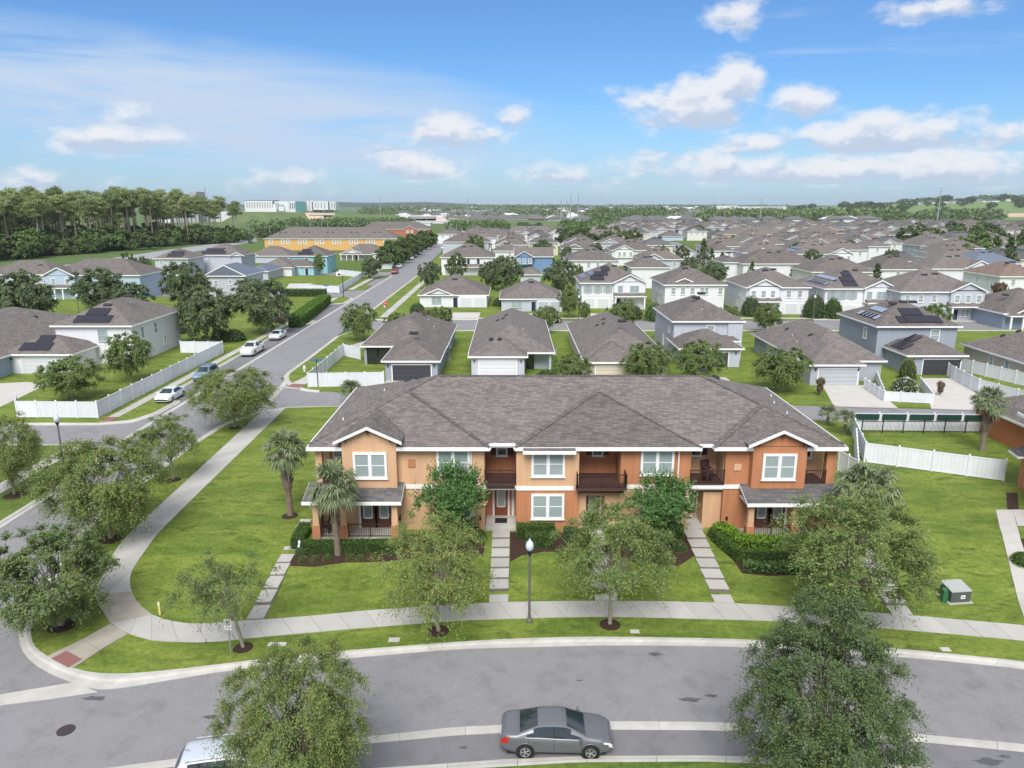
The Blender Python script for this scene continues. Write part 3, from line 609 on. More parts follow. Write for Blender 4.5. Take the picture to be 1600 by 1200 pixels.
class House:
    """axis-aligned house from main body and lower wings; local origin at the front-left corner of the body on the ground"""
    def __init__(s, label, x0, x1, y0, y1, wall, st=2, roof=ROOF, pitch=.5, gable='', rz=0, group='houses of the neighbourhood', base=PAD, name='house', eave=None, ov=.45):
        s.t = thing(name, label, 'house', (x0, y0, base-.05), rz, group); s.w = x1-x0; s.d = y1-y0; s.wall = wall_col(wall); s.roof = roof; s.p = pitch; s.ov = ov
        s.e = eave or (2.75 if st == 1 else 5.6); s.st = st
        HOUSES.append((x0-1, x1+1, y0-1, y1+1))
        s.wb = MB(); s.rb = MB(); s.fb = MB(); s.hh = []
        s.body(0, s.w, 0, s.d, s.e, gable)
    def body(s, x0, x1, y0, y1, e, gable='', walls=True):
        if walls: s.wb.box(x0, y0, -.3, x1, y1, e-.05)
        o = s.ov
        h = hip_roof(s.rb, x0-o, x1+o, y0-o, y1+o, e, s.p, gable=gable); fascia(s.fb, x0-o, x1+o, y0-o, y1+o, e)
        for ch, yy in (('f', y0-o),):
            if ch in gable: gable_wall(s.wb, x0-o+.1, x1+o-.1, y0-.02, e-.02, s.p, .15); rake(s.fb, x0-o-.03, x1+o+.03, y0-o+.03, e, s.p)
        if 'r' in gable or 'l' in gable:
            hh = (y1-y0+2*o)/2*s.p
            for ch, xx, dx in (('r', x1, -.1), ('l', x0, .1)):
                if ch in gable: s.wb.add([(xx,y0-o+.1,e-.05),(xx,y1+o-.1,e-.05),(xx,(y0+y1)/2,e+hh-.08),(xx+dx,y0-o+.1,e-.05),(xx+dx,y1+o-.1,e-.05),(xx+dx,(y0+y1)/2,e+hh-.08)], [(0,1,2),(5,4,3),(0,3,4,1),(1,4,5,2),(2,5,3,0)])
                if ch in gable:
                    xe = xx+(o if ch == 'r' else -o)
                    for ya in (y0-o, y1+o): s.fb.bar((xe, ya, e-.05), (xe, (y0+y1)/2, e+hh-.05), .06, .22)
        return h
    def small_gable(s, xc, w, y, z, depth, p=.5, wall=None, timber=False):
        """a gable on the front slope: triangle wall with a little roof running back"""
        h = w/2*p; m = s.rb
        m.add([(xc-w/2-.25,y-.35,z-.1),(xc,y-.35,z+h+.03),(xc,y+depth,z+h+.03),(xc-w/2-.25,y+depth,z-.1),(xc+w/2+.25,y-.35,z-.1),(xc+w/2+.25,y+depth,z-.1)], [(0,1,2,3),(4,5,2,1)])
        gable_wall(s.wb, xc-w/2, xc+w/2, y, z-.02, p, .2); rake(s.fb, xc-w/2-.28, xc+w/2+.28, y-.3, z-.08, p*(w/2+.02)/(w/2+.28)+.03)
        if timber:
            q = MB(); q.box(xc-w/2, y-.04, z, xc+w/2, y, z+.14); q.bar((xc, y-.03, z), (xc, y-.03, z+h-.2), .1, .06, (0,1,0)); q.bar((xc-.1, y-.03, z+h-.35), (xc-w*.25, y-.03, z+.1), .1, .06, (0,1,0)); q.bar((xc+.1, y-.03, z+h-.35), (xc+w*.25, y-.03, z+.1), .1, .06, (0,1,0))
            q.build('gable_timber', M('timber_trim', (.30, .33, .38), .7), s.t)
    def skirt(s, x0, x1, y0, y1, z0, z1, hipl=True, hipr=True, posts=()):
        """lean-to porch roof against the wall (front y0, back y1)"""
        a = (y1-y0)*.6
        s.rb.add([(x0,y0,z0),(x1,y0,z0),(x1-(a if hipr else 0),y1,z1),(x0+(a if hipl else 0),y1,z1),(x0,y1,z0),(x1,y1,z0)], [(0,1,2,3),(0,3,4),(1,5,2)])
        s.fb.box(x0, y0-.03, z0-.2, x1, y0+.05, z0+.02); s.fb.box(x0, y0+.05, z0-.2, x0+.06, y1, z0+.02); s.fb.box(x1-.06, y0+.05, z0-.2, x1, y1, z0+.02); s.fb.box(x0+.06, y0+.05, z0-.19, x1-.06, y1, z0-.16)
        for xp in posts:
            MB().box(xp-.13, y0+.1, -.2, xp+.13, y0+.36, z0-.2).build('porch_post', WHITE, s.t)
    def win(s, x, z, y=0, **k): place_win(s.t, x, y-.03, z, **k)
    def sidewin(s, side, y, z, **k):
        if side == 'l': place_win(s.t, -.03, y, z, rz=-R(90), **k)
        else: place_win(s.t, s.w+.03, y, z, rz=R(90), **k)
    def door(s, x, y, m=NAVY, w=.95, glass=False):
        d = MB(); d.box(-w/2, -.05, 0, w/2, .03, 2.1); o = d.build('door', m, s.t, (x, y-.04, .05))
        f = MB(); f.box(-w/2-.1, -.08, 0, -w/2, .03, 2.2); f.box(w/2, -.08, 0, w/2+.1, .03, 2.2); f.box(-w/2, -.08, 2.1, w/2, .03, 2.2); f.build('door_frame', WHITE, o)
        MB().lathe((w*.38, -.09, .98), [(.01, 0), (.035, .02), (.035, .05), (.01, .07)], 6).build('handle', ALU, o)
    def shade(s, x0, y0, x1, y1, z1=2.4): pass
    def panels(s, spots, face='f', m=None, sc=1.0):
        for (x, y) in spots: slope_obj('solar_panel', m or SPM, s.t, x, y, s.slope_z(x, y, face)+.06, face, s.p, scale=sc)
    def slope_z(s, x, y, face='f', e=None, box=None):
        e = e or s.e; o = s.ov; x0, x1, y0, y1 = box or (0, s.w, 0, s.d)
        return e+s.p*{'f': y-(y0-o), 'b': (y1+o)-y, 'l': x-(x0-o), 'r': (x1+o)-x}[face]
    def vents(s, spots, face='f', me=None, **k):
        for (x, y) in spots: slope_obj('roof_vent', me or VENT, s.t, x, y, s.slope_z(x, y, face, **k)-.02, face, s.p)
    def pipes(s, spots, face='f'):
        for (x, y) in spots: put('vent_pipe', PIPE, s.t, (x, y, s.slope_z(x, y, face)-.05))
    def lamp(s, x, y, z=1.9):
        MB().box(-.07, -.14, 0, .07, 0, .3).build('wall_lamp', BLACK, s.t, (x, y-.01, z))
    def done(s):
        s.wb.build('wall', s.wall, s.t); s.rb.build('roof', s.roof, s.t); s.fb.build('eave_trim', WHITE, s.t); return s.t
# ================================================================== TOWNHOUSE ROW in the middle
TL = (4.0, 54.0, PAD); TH = thing('townhouse_row', 'long peach and orange two storey townhouse row with brown shingle roof beside the curved road', 'townhouse', TL)
OFF = (-TL[0], -TL[1], -TL[2])
def tp(name, mb, m, parent=None, **k):
    if parent is None or parent is TH: return mb.build(name, m, TH, OFF, **k)
    return mb.build(name, m, parent, **k)
LN = [0]
X0, X1 = -13.4, 22.1; YF = 47.0; YR = 49.0; YB = 62.4; ZF = 3.95; Z2 = 4.25; ZT = 6.98; G0 = .75
up, lo = MB(), MB()
mass = MB().box(X0, YR+.02, G0, X1, YB, ZT); tp('rear_wall', mass, PEACH)
def seg(m, x0, x1, z0, z1, y0=YF, y1=YR, name='wall'): return tp(name, MB().box(x0, y0, z0, x1, y1, z1), m)
# upper storey
seg(PEACH, -11.5, -1.88, ZF, ZT); seg(PEACH, -11.42, -7.78, 4.2, 7.5, 46.4, YF+.02)
seg(PEACH, .3, 4.55, ZF, ZT, 46.7); seg(ORANGE, 7.43, 12.2, ZF, ZT); seg(ORANGE, 14.55, 20.1, ZF, ZT)
seg(ORANGE, 16.2, 19.8, 4.2, 7.2, 46.4, YF+.02); seg(PEACH, X0, -12.95, ZF, ZT, YF, 47.5); seg(ORANGE, 21.45, X1, ZF, ZT, YF, 47.5)
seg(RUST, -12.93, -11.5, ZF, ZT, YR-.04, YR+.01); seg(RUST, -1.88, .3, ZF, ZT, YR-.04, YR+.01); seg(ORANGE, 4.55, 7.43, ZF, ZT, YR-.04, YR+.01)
seg(PEACH, 12.2, 14.55, ZF, ZT, YR-.04, YR+.01); seg(PEACH, 20.1, 21.45, ZF, ZT, YR-.04, YR+.01)
# reveals of the recesses
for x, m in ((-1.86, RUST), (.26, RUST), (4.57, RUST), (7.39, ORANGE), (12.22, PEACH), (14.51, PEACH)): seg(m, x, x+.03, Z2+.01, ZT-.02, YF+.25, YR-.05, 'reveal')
# lower storey
seg(PEACH, X0, -1.88, G0, ZF); seg(ORANGE, .3, 4.55, G0, ZF, 46.7); seg(PEACH, 4.55, 5.1, G0, ZF); seg(PEACH, 6.4, 12.2, G0, ZF); seg(PEACH, 5.1, 6.4, 3.45, ZF)
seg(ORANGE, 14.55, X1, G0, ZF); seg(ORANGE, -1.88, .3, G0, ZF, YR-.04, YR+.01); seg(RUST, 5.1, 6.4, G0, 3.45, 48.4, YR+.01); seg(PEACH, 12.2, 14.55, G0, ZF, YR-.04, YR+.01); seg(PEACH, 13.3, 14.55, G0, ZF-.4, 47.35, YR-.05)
for x in (-1.86, .26): seg(ORANGE, x, x+.03, G0, ZF-.02, YF+.2, YR-.05, 'reveal')
# band course, floors of recesses
for a, c, y in ((-7.3, -1.88, 46.93), (.3, 4.2, 46.63), (14.5, 16.0, 46.93), (12.2, 14.5, 46.93), (-1.88, .3, 46.95), (7.8, 12.2, 46.93)): tp('band_course', MB().box(a, y, ZF+.02, c, y+.12, Z2), WHITE)
for q_ in ((-1.88, 46.9, Z2+.01, .3, YR-.05, Z2+.1), (12.2, 46.9, Z2+.01, 14.55, YR-.05, Z2+.1), (4.35, 46.05, Z2-.1, 7.75, YR-.05, Z2+.1), (20.1, 46.95, Z2+.01, 21.5, YR-.05, Z2+.1), (-12.95, 46.95, Z2+.01, -11.5, YR-.05, Z2+.1)): tp('balcony_floor', MB().box(*q_), DECK)
[tp('ceiling', MB().box(a, 47.02, 3.86, c, YR-.05, 3.94), WHITE) for a, c in ((-1.88, .3), (12.2, 14.55))]
for q_ in ((-1.85, 46.85, .8, .28, YR-.05, 1.12), (4.9, 46.85, .8, 6.6, 48.4, 1.12), (12.2, 46.85, .8, 13.3, YR-.05, 1.12)): tp('stoop', MB().box(*q_), CONC)
for q_ in ((-13.35, 45.15, .7, -7.5, YF, 1.08), (15.7, 45.15, .7, 22.0, YF, 1.02)): tp('porch_floor', MB().box(*q_), CONC)
tp('ledge', MB().box(4.5, 46.5, 3.85, 7.6, 46.98, 4.14), BROWN); tp('ledge', MB().box(-1.75, 46.9, 4.0, .2, 47.0, 4.22), BROWN)
# roof
PT = .37; ZE = 7.1; rf, wl, wc, wr, fa = MB(), MB(), MB(), MB(), MB()
hip_roof(rf, -13.85, 22.6, 47.1, 63.0, ZE, PT); fascia(fa, -13.85, 22.6, 47.1, 63.0, ZE, .2)
def wing(mb, x0, x1, y0, y1):
    r = (x1-x0)/2; h = r*PT; xm = (x0+x1)/2
    mb.add([(x0,y0,ZE),(x1,y0,ZE),(xm,y0+r,ZE+h),(xm,y1,ZE+h),(x0,y1,ZE),(x1,y1,ZE)], [(0,1,2),(1,5,3,2),(4,0,2,3)])
    fa.box(x0-.02, y0-.03, ZE-.22, x1+.02, y0+.05, ZE+.02); fa.box(x0-.02, y0+.05, ZE-.22, x0+.05, 47.08, ZE+.02); fa.box(x1-.05, y0+.05, ZE-.22, x1+.02, 47.08, ZE+.02); fa.box(x0+.05, y0+.05, ZE-.18, x1-.05, 47.2, ZE-.15)
wing(wl, -13.79, -1.5, 46.45, 54); wing(wc, .2, 12.75, 46.45, 54.2); wing(wr, 13.6, 22.54, 46.45, 53)
tp('roof', rf, ROOF); tp('roof_wing', wl, ROOF); tp('roof_wing', wc, ROOF); tp('roof_wing', wr, ROOF)
e = MB().add([(.75,46.46,7.115),(4.25,46.46,7.115),(4.25,46.05,6.97),(.75,46.05,6.97)], [(0,1,2,3)]); tp('eave_extension', e, ROOF); fa.box(.72, 46.0, 6.78, 4.28, 46.07, 7.0)
tp('eave_trim', fa, WHITE)
# ridge and hip caps: overlapping cap shingles
def cap(p, q, n):
    cp = MB(); p, q = Vector(p), Vector(q)
    for i in range(n): a = p.lerp(q, i/n); c = p.lerp(q, (i+1)/n); cp.bar(a+Vector((0,0,.035)), c+Vector((0,0,.012)), .26, .04)
    tp('ridge_cap', cp, ROOF)['kind'] = 'stuff'
cap((-13.85,47.1,7.1), (-5.9,55.05,10.04), 24); cap((-5.9,55.05,10.04), (14.65,55.05,10.04), 60); cap((22.6,47.1,7.1), (14.65,55.05,10.04), 24)
cap((-1.5,46.45,7.1), (-7.64,52.6,9.37), 24); cap((.2,46.45,7.1), (6.47,52.72,9.42), 24); cap((12.75,46.45,7.1), (6.47,52.72,9.42), 24); cap((13.6,46.45,7.1), (18.07,50.92,8.75), 18)
cap((-7.64,52.6,9.37), (-7.64,53.6,9.37), 3)
# gables on the two bays
def bay_gable(xc, hw, zb, zt, y, m):
    r = MB(); w2 = hw+.4; pz = (zt-zb)/hw; back = 46.45+(zt+.1-ZE)/PT; sb = 46.45+(zb-.16-ZE)/PT
    r.add([(xc-w2,y-.35,zb-.13),(xc,y-.35,zt+.06),(xc,back,zt+.06),(xc-w2,sb,zb-.13),(xc+w2,y-.35,zb-.13),(xc+w2,sb,zb-.13)], [(0,1,2,3),(1,4,5,2)])
    tp('gable_roof', r, ROOF); g_ = MB(); g_.add([(xc-hw,y,zb-.25),(xc+hw,y,zb-.25),(xc+hw,y,zb),(xc,y,zt),(xc-hw,y,zb),(xc-hw,y+2.4,zb-.25),(xc+hw,y+2.4,zb-.25),(xc+hw,y+2.4,zb),(xc,y+2.4,zt),(xc-hw,y+2.4,zb)], [(0,1,2,3,4),(0,5,6,1),(1,6,7,2),(2,7,8,3),(3,8,9,4),(4,9,5,0)])
    tp('gable_wall', g_, m); k = MB(); rake(k, xc-w2-.02, xc+w2+.02, y-.36, zb-.13, (zt+.06-zb+.13)/w2, .2, .06); tp('gable_trim', k, WHITE)
    [tp('bracket', MB().box(xc+dx-.08, y-.3, z, xc+dx+.08, y-.01, z+.18), BROWN) for dx, z in ((0, zt-.42), (-hw+.35, zb-.12), (hw-.35, zb-.12))]
bay_gable(-9.6, 1.86, 7.75, 8.6, 46.38, PEACH); bay_gable(18.0, 1.86, 7.5, 8.35, 46.38, ORANGE)
# windows
def tw(x, z, y, w, h, n=1, trim=.16, mun=False, shut=0, **k):
    o = place_win(TH, x+OFF[0], y-.04+OFF[1], z+OFF[2], w, h, n, trim, mun, **k)
    if shut:
        for s in (-1, 1): MB().box(-.19, -.05, 0, .19, .02, h).build('shutter', BROWN, o, (s*(w/2+trim+.2), 0, 0))
    return o
for x, z, y in ((-9.55, 5.1, 46.4), (-4.0, 5.1, YF), (2.45, 5.1, 46.7), (9.9, 5.1, YF), (18.0, 5.0, 46.4)): tw(x, z, y, 1.95, 1.55, 2)
for x, z, y in ((-3.9, 2.0, YF), (2.45, 2.0, 46.7), (9.9, 2.0, YF)): tw(x, z, y, 1.95, 1.55, 2)
for x in (-.72, 6.05, 13.0): tw(x, 5.75, YR-.04, .6, .95, 1, .1, glass=GLASSD, shut=1)
tw(-12.2, 5.65, YR-.04, .7, 1.0, 1, .12); tw(20.75, 5.6, YR-.04, .65, 1.0, 1, .12, glass=GLASSD)
# doors
def front_door(x, y, z, m, w=.95, h=2.25, lights=True):
    d = MB().box(-w/2, -.06, 0, w/2, .02, h); o = tp('door', d, m); o.location = (x+OFF[0], y+OFF[1], z+OFF[2])
    f = MB(); [f.box(a, -.1, 0, c, .02, h+.12) for a, c in ((-w/2-.14, -w/2), (w/2, w/2+.14))]; f.box(-w/2, -.1, h, w/2, .02, h+.12); f.build('door_frame', WHITE, o)
    g = MB().box(-w*.27, -.075, h*.33, w*.27, -.055, h*.92); g.build('door_glass', BLIND, o); gf = MB(); [gf.box(a, -.09, h*.31, c, -.06, h*.94) for a, c in ((-w*.33, -w*.27), (w*.27, w*.33))]; gf.box(-w*.27, -.09, h*.29, w*.27, -.06, h*.33); gf.box(-w*.27, -.09, h*.92, w*.27, -.06, h*.95); gf.build('glass_frame', WHITE if m is not DOORB else WHITE, o)
    MB().lathe((w*.38, -.11, h*.42), [(.01, 0), (.04, .02), (.04, .06), (.01, .08)], 6).build('handle', ALU, o)
    return o
front_door(-.78, YR-.05, 1.12, DOORR); tp('sidelight', MB().box(-.02, YR-.1, 1.12, .16, YR-.05, 3.4), WHITE)
front_door(5.75, 48.38, 1.12, DOORR); front_door(12.78, YR-.05, 1.12, DOORR, .9, 2.3)
for xc in (-9.42, 17.85):
    for s in (-1, 1): front_door(xc+s*.56, YF-.0, 1.1, DOORB, .98, 2.3)
mat_ = MB().box(-1.2, 47.6, 1.12, -.35, 48.4, 1.15); tp('door_mat', mat_, BLACK)
# porches
def column(x, y, z0, zt, cu, cl, w=.42):
    r = tp('column', MB().add([(x-w/2,y-w/2,z0+.95),(x+w/2,y-w/2,z0+.95),(x+w/2,y+w/2,z0+.95),(x-w/2,y+w/2,z0+.95),(x-w*.38,y-w*.38,zt),(x+w*.38,y-w*.38,zt),(x+w*.38,y+w*.38,zt),(x-w*.38,y+w*.38,zt)], [(0,1,5,4),(1,2,6,5),(2,3,7,6),(3,0,4,7),(4,5,6,7),(3,2,1,0)]), cu)
    MB().box(x-w/2-.05, y-w/2-.05, z0-.35, x+w/2+.05, y+w/2+.05, z0+.95).build('column_base', cl, r)
def railing(pts, z0, h=.95, m=BROWN, name='railing', step=.12):
    r = MB(); bl = MB()
    for a, c in zip(pts, pts[1:]):
        a = Vector((*a, 0)); c = Vector((*c, 0)); L = (c-a).length
        r.bar(a+Vector((0,0,z0+h)), c+Vector((0,0,z0+h)), .06, .05); r.bar(a+Vector((0,0,z0+.1)), c+Vector((0,0,z0+.1)), .04, .04)
        n = max(1, int(L/step))
        for i in range(1, n): p = a.lerp(c, i/n); bl.bar(p+Vector((0,0,z0+.1)), p+Vector((0,0,z0+h)), .025, .025, (0,1,0))
        for q in ([a, c, (a+c)/2] if L > 1.8 else [a, c]): r.bar(q+Vector((0,0,z0)), q+Vector((0,0,z0+h+.06)), .07, .07, (0,1,0))
    o = tp(name, r, m); tp_ = bl.build('balusters', m, o); tp_.location = (0, 0, 0); return o
for x in (-13.15, -11.3, -7.85): column(x, 45.45, 1.08, 3.62, PEACH, ORANGE)
for x in (16.0, 19.0, 21.75): column(x, 45.45, 1.0, 3.5, PEACH, ORANGE)
for x0, x1, ze, zt in ((-13.9, -7.35, 3.82, 4.33), (15.6, 22.4, 3.7, 4.22)):
    r = MB(); r.add([(x0,44.95,ze),(x1,44.95,ze),(x1,47.0,zt+.12),(x0,47.0,zt+.12)], [(0,1,2,3)]); tp('porch_roof', r, ROOFL)
    f = MB().box(x0-.03, 44.9, ze-.2, x1+.03, 44.98, ze+.02)
    for xx in (x0, x1): f.add([(xx-.02,44.98,ze-.14),(xx+.02,44.98,ze-.14),(xx+.02,47.0,zt-.02),(xx-.02,47.0,zt-.02),(xx-.02,44.98,ze-.015),(xx+.02,44.98,ze-.015),(xx+.02,47.0,zt+.105),(xx-.02,47.0,zt+.105)], [(0,3,2,1),(4,5,6,7),(0,1,5,4),(1,2,6,5),(2,3,7,6),(3,0,4,7)])
    f.box(x0+.05, 45.0, ze-.24, x1-.05, 46.95, ze-.2); tp('porch_trim', f, WHITE)
railing([(-12.9, 45.45), (-11.55, 45.45)], 1.08); railing([(-11.05, 45.45), (-8.1, 45.45)], 1.08); railing([(-13.15, 45.7), (-13.15, 46.9)], 1.08); railing([(-7.75, 45.7), (-7.75, 46.9)], 1.08)
railing([(16.25, 45.45), (18.75, 45.45)], 1.0); railing([(19.25, 45.45), (21.5, 45.45)], 1.0)
railing([(-1.86, 46.98), (.28, 46.98)], Z2+.1); railing([(4.4, 47.0), (4.4, 46.1), (7.7, 46.1), (7.7, 47.0)], Z2+.1); railing([(12.22, 46.98), (14.53, 46.98)], Z2+.1); railing([(20.12, 46.98), (21.45, 46.98)], Z2+.1); railing([(-12.93, 46.98), (-11.52, 46.98)], Z2+.1)
for x in (-2.78, 11.35): tp('downspout', MB().tube([(x, 46.6, 7.0), (x, 46.93, 6.75), (x, 46.93, 1.0), (x, 46.75, .92)], .055, 6), WHITE)
for x in (-1.46, .16): tp('gutter_elbow', MB().tube([(x, 46.5, 7.0), (x, 46.85, 6.82), (x, 47.0, 6.95)], .05, 5), WHITE)
tp('gutter', MB().box(-1.5, 46.98, 7.02, .2, 47.1, 7.2), WHITE)
tp('wall_plaque', MB().box(-7.1, 46.93, 5.55, -6.6, 47, 6.1), ORANGE); tp('wall_plaque', MB().box(15.15, 46.93, 5.3, 15.65, 47, 5.75), PEACH)
tp('number_plate', MB().box(-2.5, 46.95, 2.75, -2.1, 47, 2.9), BLACK)
for x in (-2.2, 11.7, 14.9): tp('wall_lamp', MB().box(x-.06, 46.85, 1.7, x+.06, 47, 1.9), BLACK)
# roof furniture seen over the ridge line
for x, y in ((-7.6, 58.5), (-6.6, 57.2)): slope_obj('roof_vent', VENT2, TH, x+OFF[0], y+OFF[1], 7.1+(63-y)*PT+OFF[2], 'b', PT)
def left_slope(x): return 7.1+(x+13.85)*PT
for x, y in ((-8.4, 57.4), (-7.4, 56.6)): slope_obj('roof_vent', VENT2, TH, x+OFF[0], y+OFF[1], left_slope(x)+OFF[2], 'l', PT)
for x, y in ((16.3, 56.9), (15.6, 58.0)): slope_obj('roof_vent', VENT2, TH, x+OFF[0], y+OFF[1], 7.1+(22.6-x)*PT+OFF[2], 'r', PT)
for x, y, s in ((-12.3, 51, 'l'), (-10.2, 56.5, 'l'), (20.3, 54.5, 'r'), (21.3, 58.0, 'r'), (20.2, 51.5, 'r')): put('vent_pipe', PIPE, TH, (x+OFF[0], y+OFF[1], (left_slope(x) if s == 'l' else 7.1+(22.6-x)*PT)+OFF[2]-.05))
# things on balconies and stoops
def lounge_chair(x, y, z, rz, lab):
    t = thing('patio_chair', lab, 'chair', (x, y, z), rz, None); fr = BROWN
    MB().box(-.3, -.3, .38, .3, .3, .46).build('seat', DECK, t); q = MB(); q.add([(-.3,.26,.46),(.3,.26,.46),(.3,.34,.46),(-.3,.34,.46),(-.3,.46,1.15),(.3,.46,1.15),(.3,.52,1.13),(-.3,.52,1.13)], [(0,1,5,4),(1,2,6,5),(2,3,7,6),(3,0,4,7),(4,5,6,7),(0,3,2,1)]); q.build('backrest', DECK, t)
    for a in (-.27, .27):
        for b_ in (-.27, .27): MB().box(a-.03, b_-.03, 0, a+.03, b_+.03, .38).build('leg', fr, t)
        MB().box(a-.03, -.3, .62, a+.03, .36, .66).build('armrest', fr, t)
lounge_chair(13.75, 48.2, Z2+.1, .3, 'dark brown slatted chair on the orange end balcony behind the fire bowl'); lounge_chair(-12.6, 46.3, 1.09, -.5, 'dark chair on the left front porch by the corner column')
fb = thing('fire_bowl', 'round dark fire bowl on the balcony beside the brown chair', 'fire bowl', (13.5, 47.5, Z2+.1)); MB().lathe((0,0,0), [(.1, .18), (.36, .3), (.42, .38), (.36, .38), (.1, .3)], 14).build('bowl', BLACK, fb)
for k_ in range(3): MB().bar((.25*math.cos(k_*2.1), .25*math.sin(k_*2.1), 0), (.2*math.cos(k_*2.1), .2*math.sin(k_*2.1), .3), .04).build('leg', BLACK, fb)

# ------------------------------------------------------------------ orange townhouse cut by the right edge
T2 = thing('orange_townhouse', 'orange two storey townhouse with small grey awnings cut by the right edge', 'townhouse', (46.5, 50, PAD))
def t2(name, mb, m): return mb.build(name, m, T2, (-46.5, -50, -PAD))
t2('wall', MB().add([(40.6,55.0,.6),(38.2,43.5,.6),(60,40,.6),(62,54,.6),(40.6,55.0,6.8),(38.2,43.5,6.8),(60,40,6.8),(62,54,6.8)], [(0,1,2,3),(4,7,6,5),(0,4,5,1),(1,5,6,2),(2,6,7,3),(3,7,4,0)]), ORANGE)
t2('roof', MB().add([(40.1,55.6,6.95),(37.6,42.9,6.95),(60,39.2,6.95),(62.5,54.6,6.95),(47,49.7,9.3),(58,47.5,9.3)], [(0,1,4),(1,2,5,4),(2,3,5),(3,0,4,5)]), ROOFL)
t2('eave_trim', MB().bar((40.1,55.6,6.86), (37.6,42.9,6.86), .08, .24).bar((37.6,42.9,6.86), (60,39.2,6.86), .08, .24), WHITE)
t2('band_course', MB().bar((40.52,54.9,4.05), (38.15,43.5,4.05), .08, .25), WHITE)
def on_wall(f, z): a = Vector((40.6, 55.0, z)); c = Vector((38.2, 43.5, z)); return a.lerp(c, f)
dv = (Vector((38.2, 43.5, 0))-Vector((40.6, 55.0, 0))).normalized(); nv = Vector((dv.y, -dv.x, 0)); nv = -nv if nv.x > 0 else nv
for f, z, wl_ in ((.02, 4.0, 1.6), (.35, 3.9, 2.2)):
    a = on_wall(f, z); c = a+dv*wl_; r = MB(); r.add([a+Vector((0,0,.5)), c+Vector((0,0,.5)), c+nv*1.1, a+nv*1.1], [(0,1,2,3)]); t2('awning_roof', r, ROOFL)
    t2('awning_trim', MB().bar(a+nv*1.1-Vector((0,0,.08)), c+nv*1.1-Vector((0,0,.08)), .06, .16).bar(a-Vector((0,0,.05)), a+nv*1.1-Vector((0,0,.08)), .06, .14).bar(c-Vector((0,0,.05)), c+nv*1.1-Vector((0,0,.08)), .06, .14), WHITE)
for f, z in ((.1, 1.5), (.17, 2.2), (.24, 1.6), (.3, 2.6), (.1, 2.9)): a = on_wall(f, z)+nv*.06; t2('corner_stone', MB().bar(a, a+dv*.35, .1, .22), PEACH)
for f in (.62, .95): a = on_wall(f, .7)+nv*.5; t2('porch_post', MB().bar(a, a+Vector((0,0,3.2)), .28, .28, (0,1,0)), PEACH)
a = on_wall(.6, 3.95); c = on_wall(1.0, 3.95); t2('porch_roof', MB().add([a+Vector((0,0,.4)), c+Vector((0,0,.4)), c+nv*1, a+nv*1], [(0,1,2,3)]), ROOFL); t2('porch_trim', MB().bar(a+nv*1, c+nv*1, .08, .2), WHITE)
G2 = House('small orange garage with shingle roof behind the white fence by the tall palm', 46.6, 55, 61.5, 70.5, (.44, .16, .07), 1, ROOF, group=None); G2.win(1.0, 1.0, w=.5, h=.9); G2.done(); HOUSES.pop()
# ================================================================== VEGETATION
def leaf_mesh(name, C, D, L, Wd, mats, mi=None, up=.5, jit=.5, U0=None):
    """kite leaves: centres C (n,3), directions D, length, width; one mesh"""
    n = len(C); D = D/np.linalg.norm(D, axis=1, keepdims=True)
    U = rng.normal(size=(n, 3))*jit+(np.array([0, 0, up]) if U0 is None else U0+np.array([0, 0, .35])); S = np.cross(D, U); S /= np.maximum(1e-6, np.linalg.norm(S, axis=1, keepdims=True))
    L = (L*rng.uniform(.7, 1.3, n))[:, None]; Wd = (Wd*rng.uniform(.7, 1.3, n))[:, None]
    V = np.empty((n, 4, 3)); V[:, 0] = C-D*L/2; V[:, 1] = C+S*Wd/2; V[:, 2] = C+D*L/2; V[:, 3] = C-S*Wd/2
    me = bpy.data.meshes.new(name); me.vertices.add(n*4); me.vertices.foreach_set('co', V.ravel())
    me.loops.add(n*4); me.loops.foreach_set('vertex_index', np.arange(n*4, dtype=np.int32)); me.polygons.add(n)
    me.polygons.foreach_set('loop_start', np.arange(0, n*4, 4, dtype=np.int32)); me.polygons.foreach_set('loop_total', np.full(n, 4, dtype=np.int32))
    for m in mats: me.materials.append(m)
    if mi is not None: me.polygons.foreach_set('material_index', mi.astype(np.int32))
    me.update(calc_edges=True); return me
def unit(n): v = rng.normal(size=(n, 3)); return v/np.linalg.norm(v, axis=1, keepdims=True)
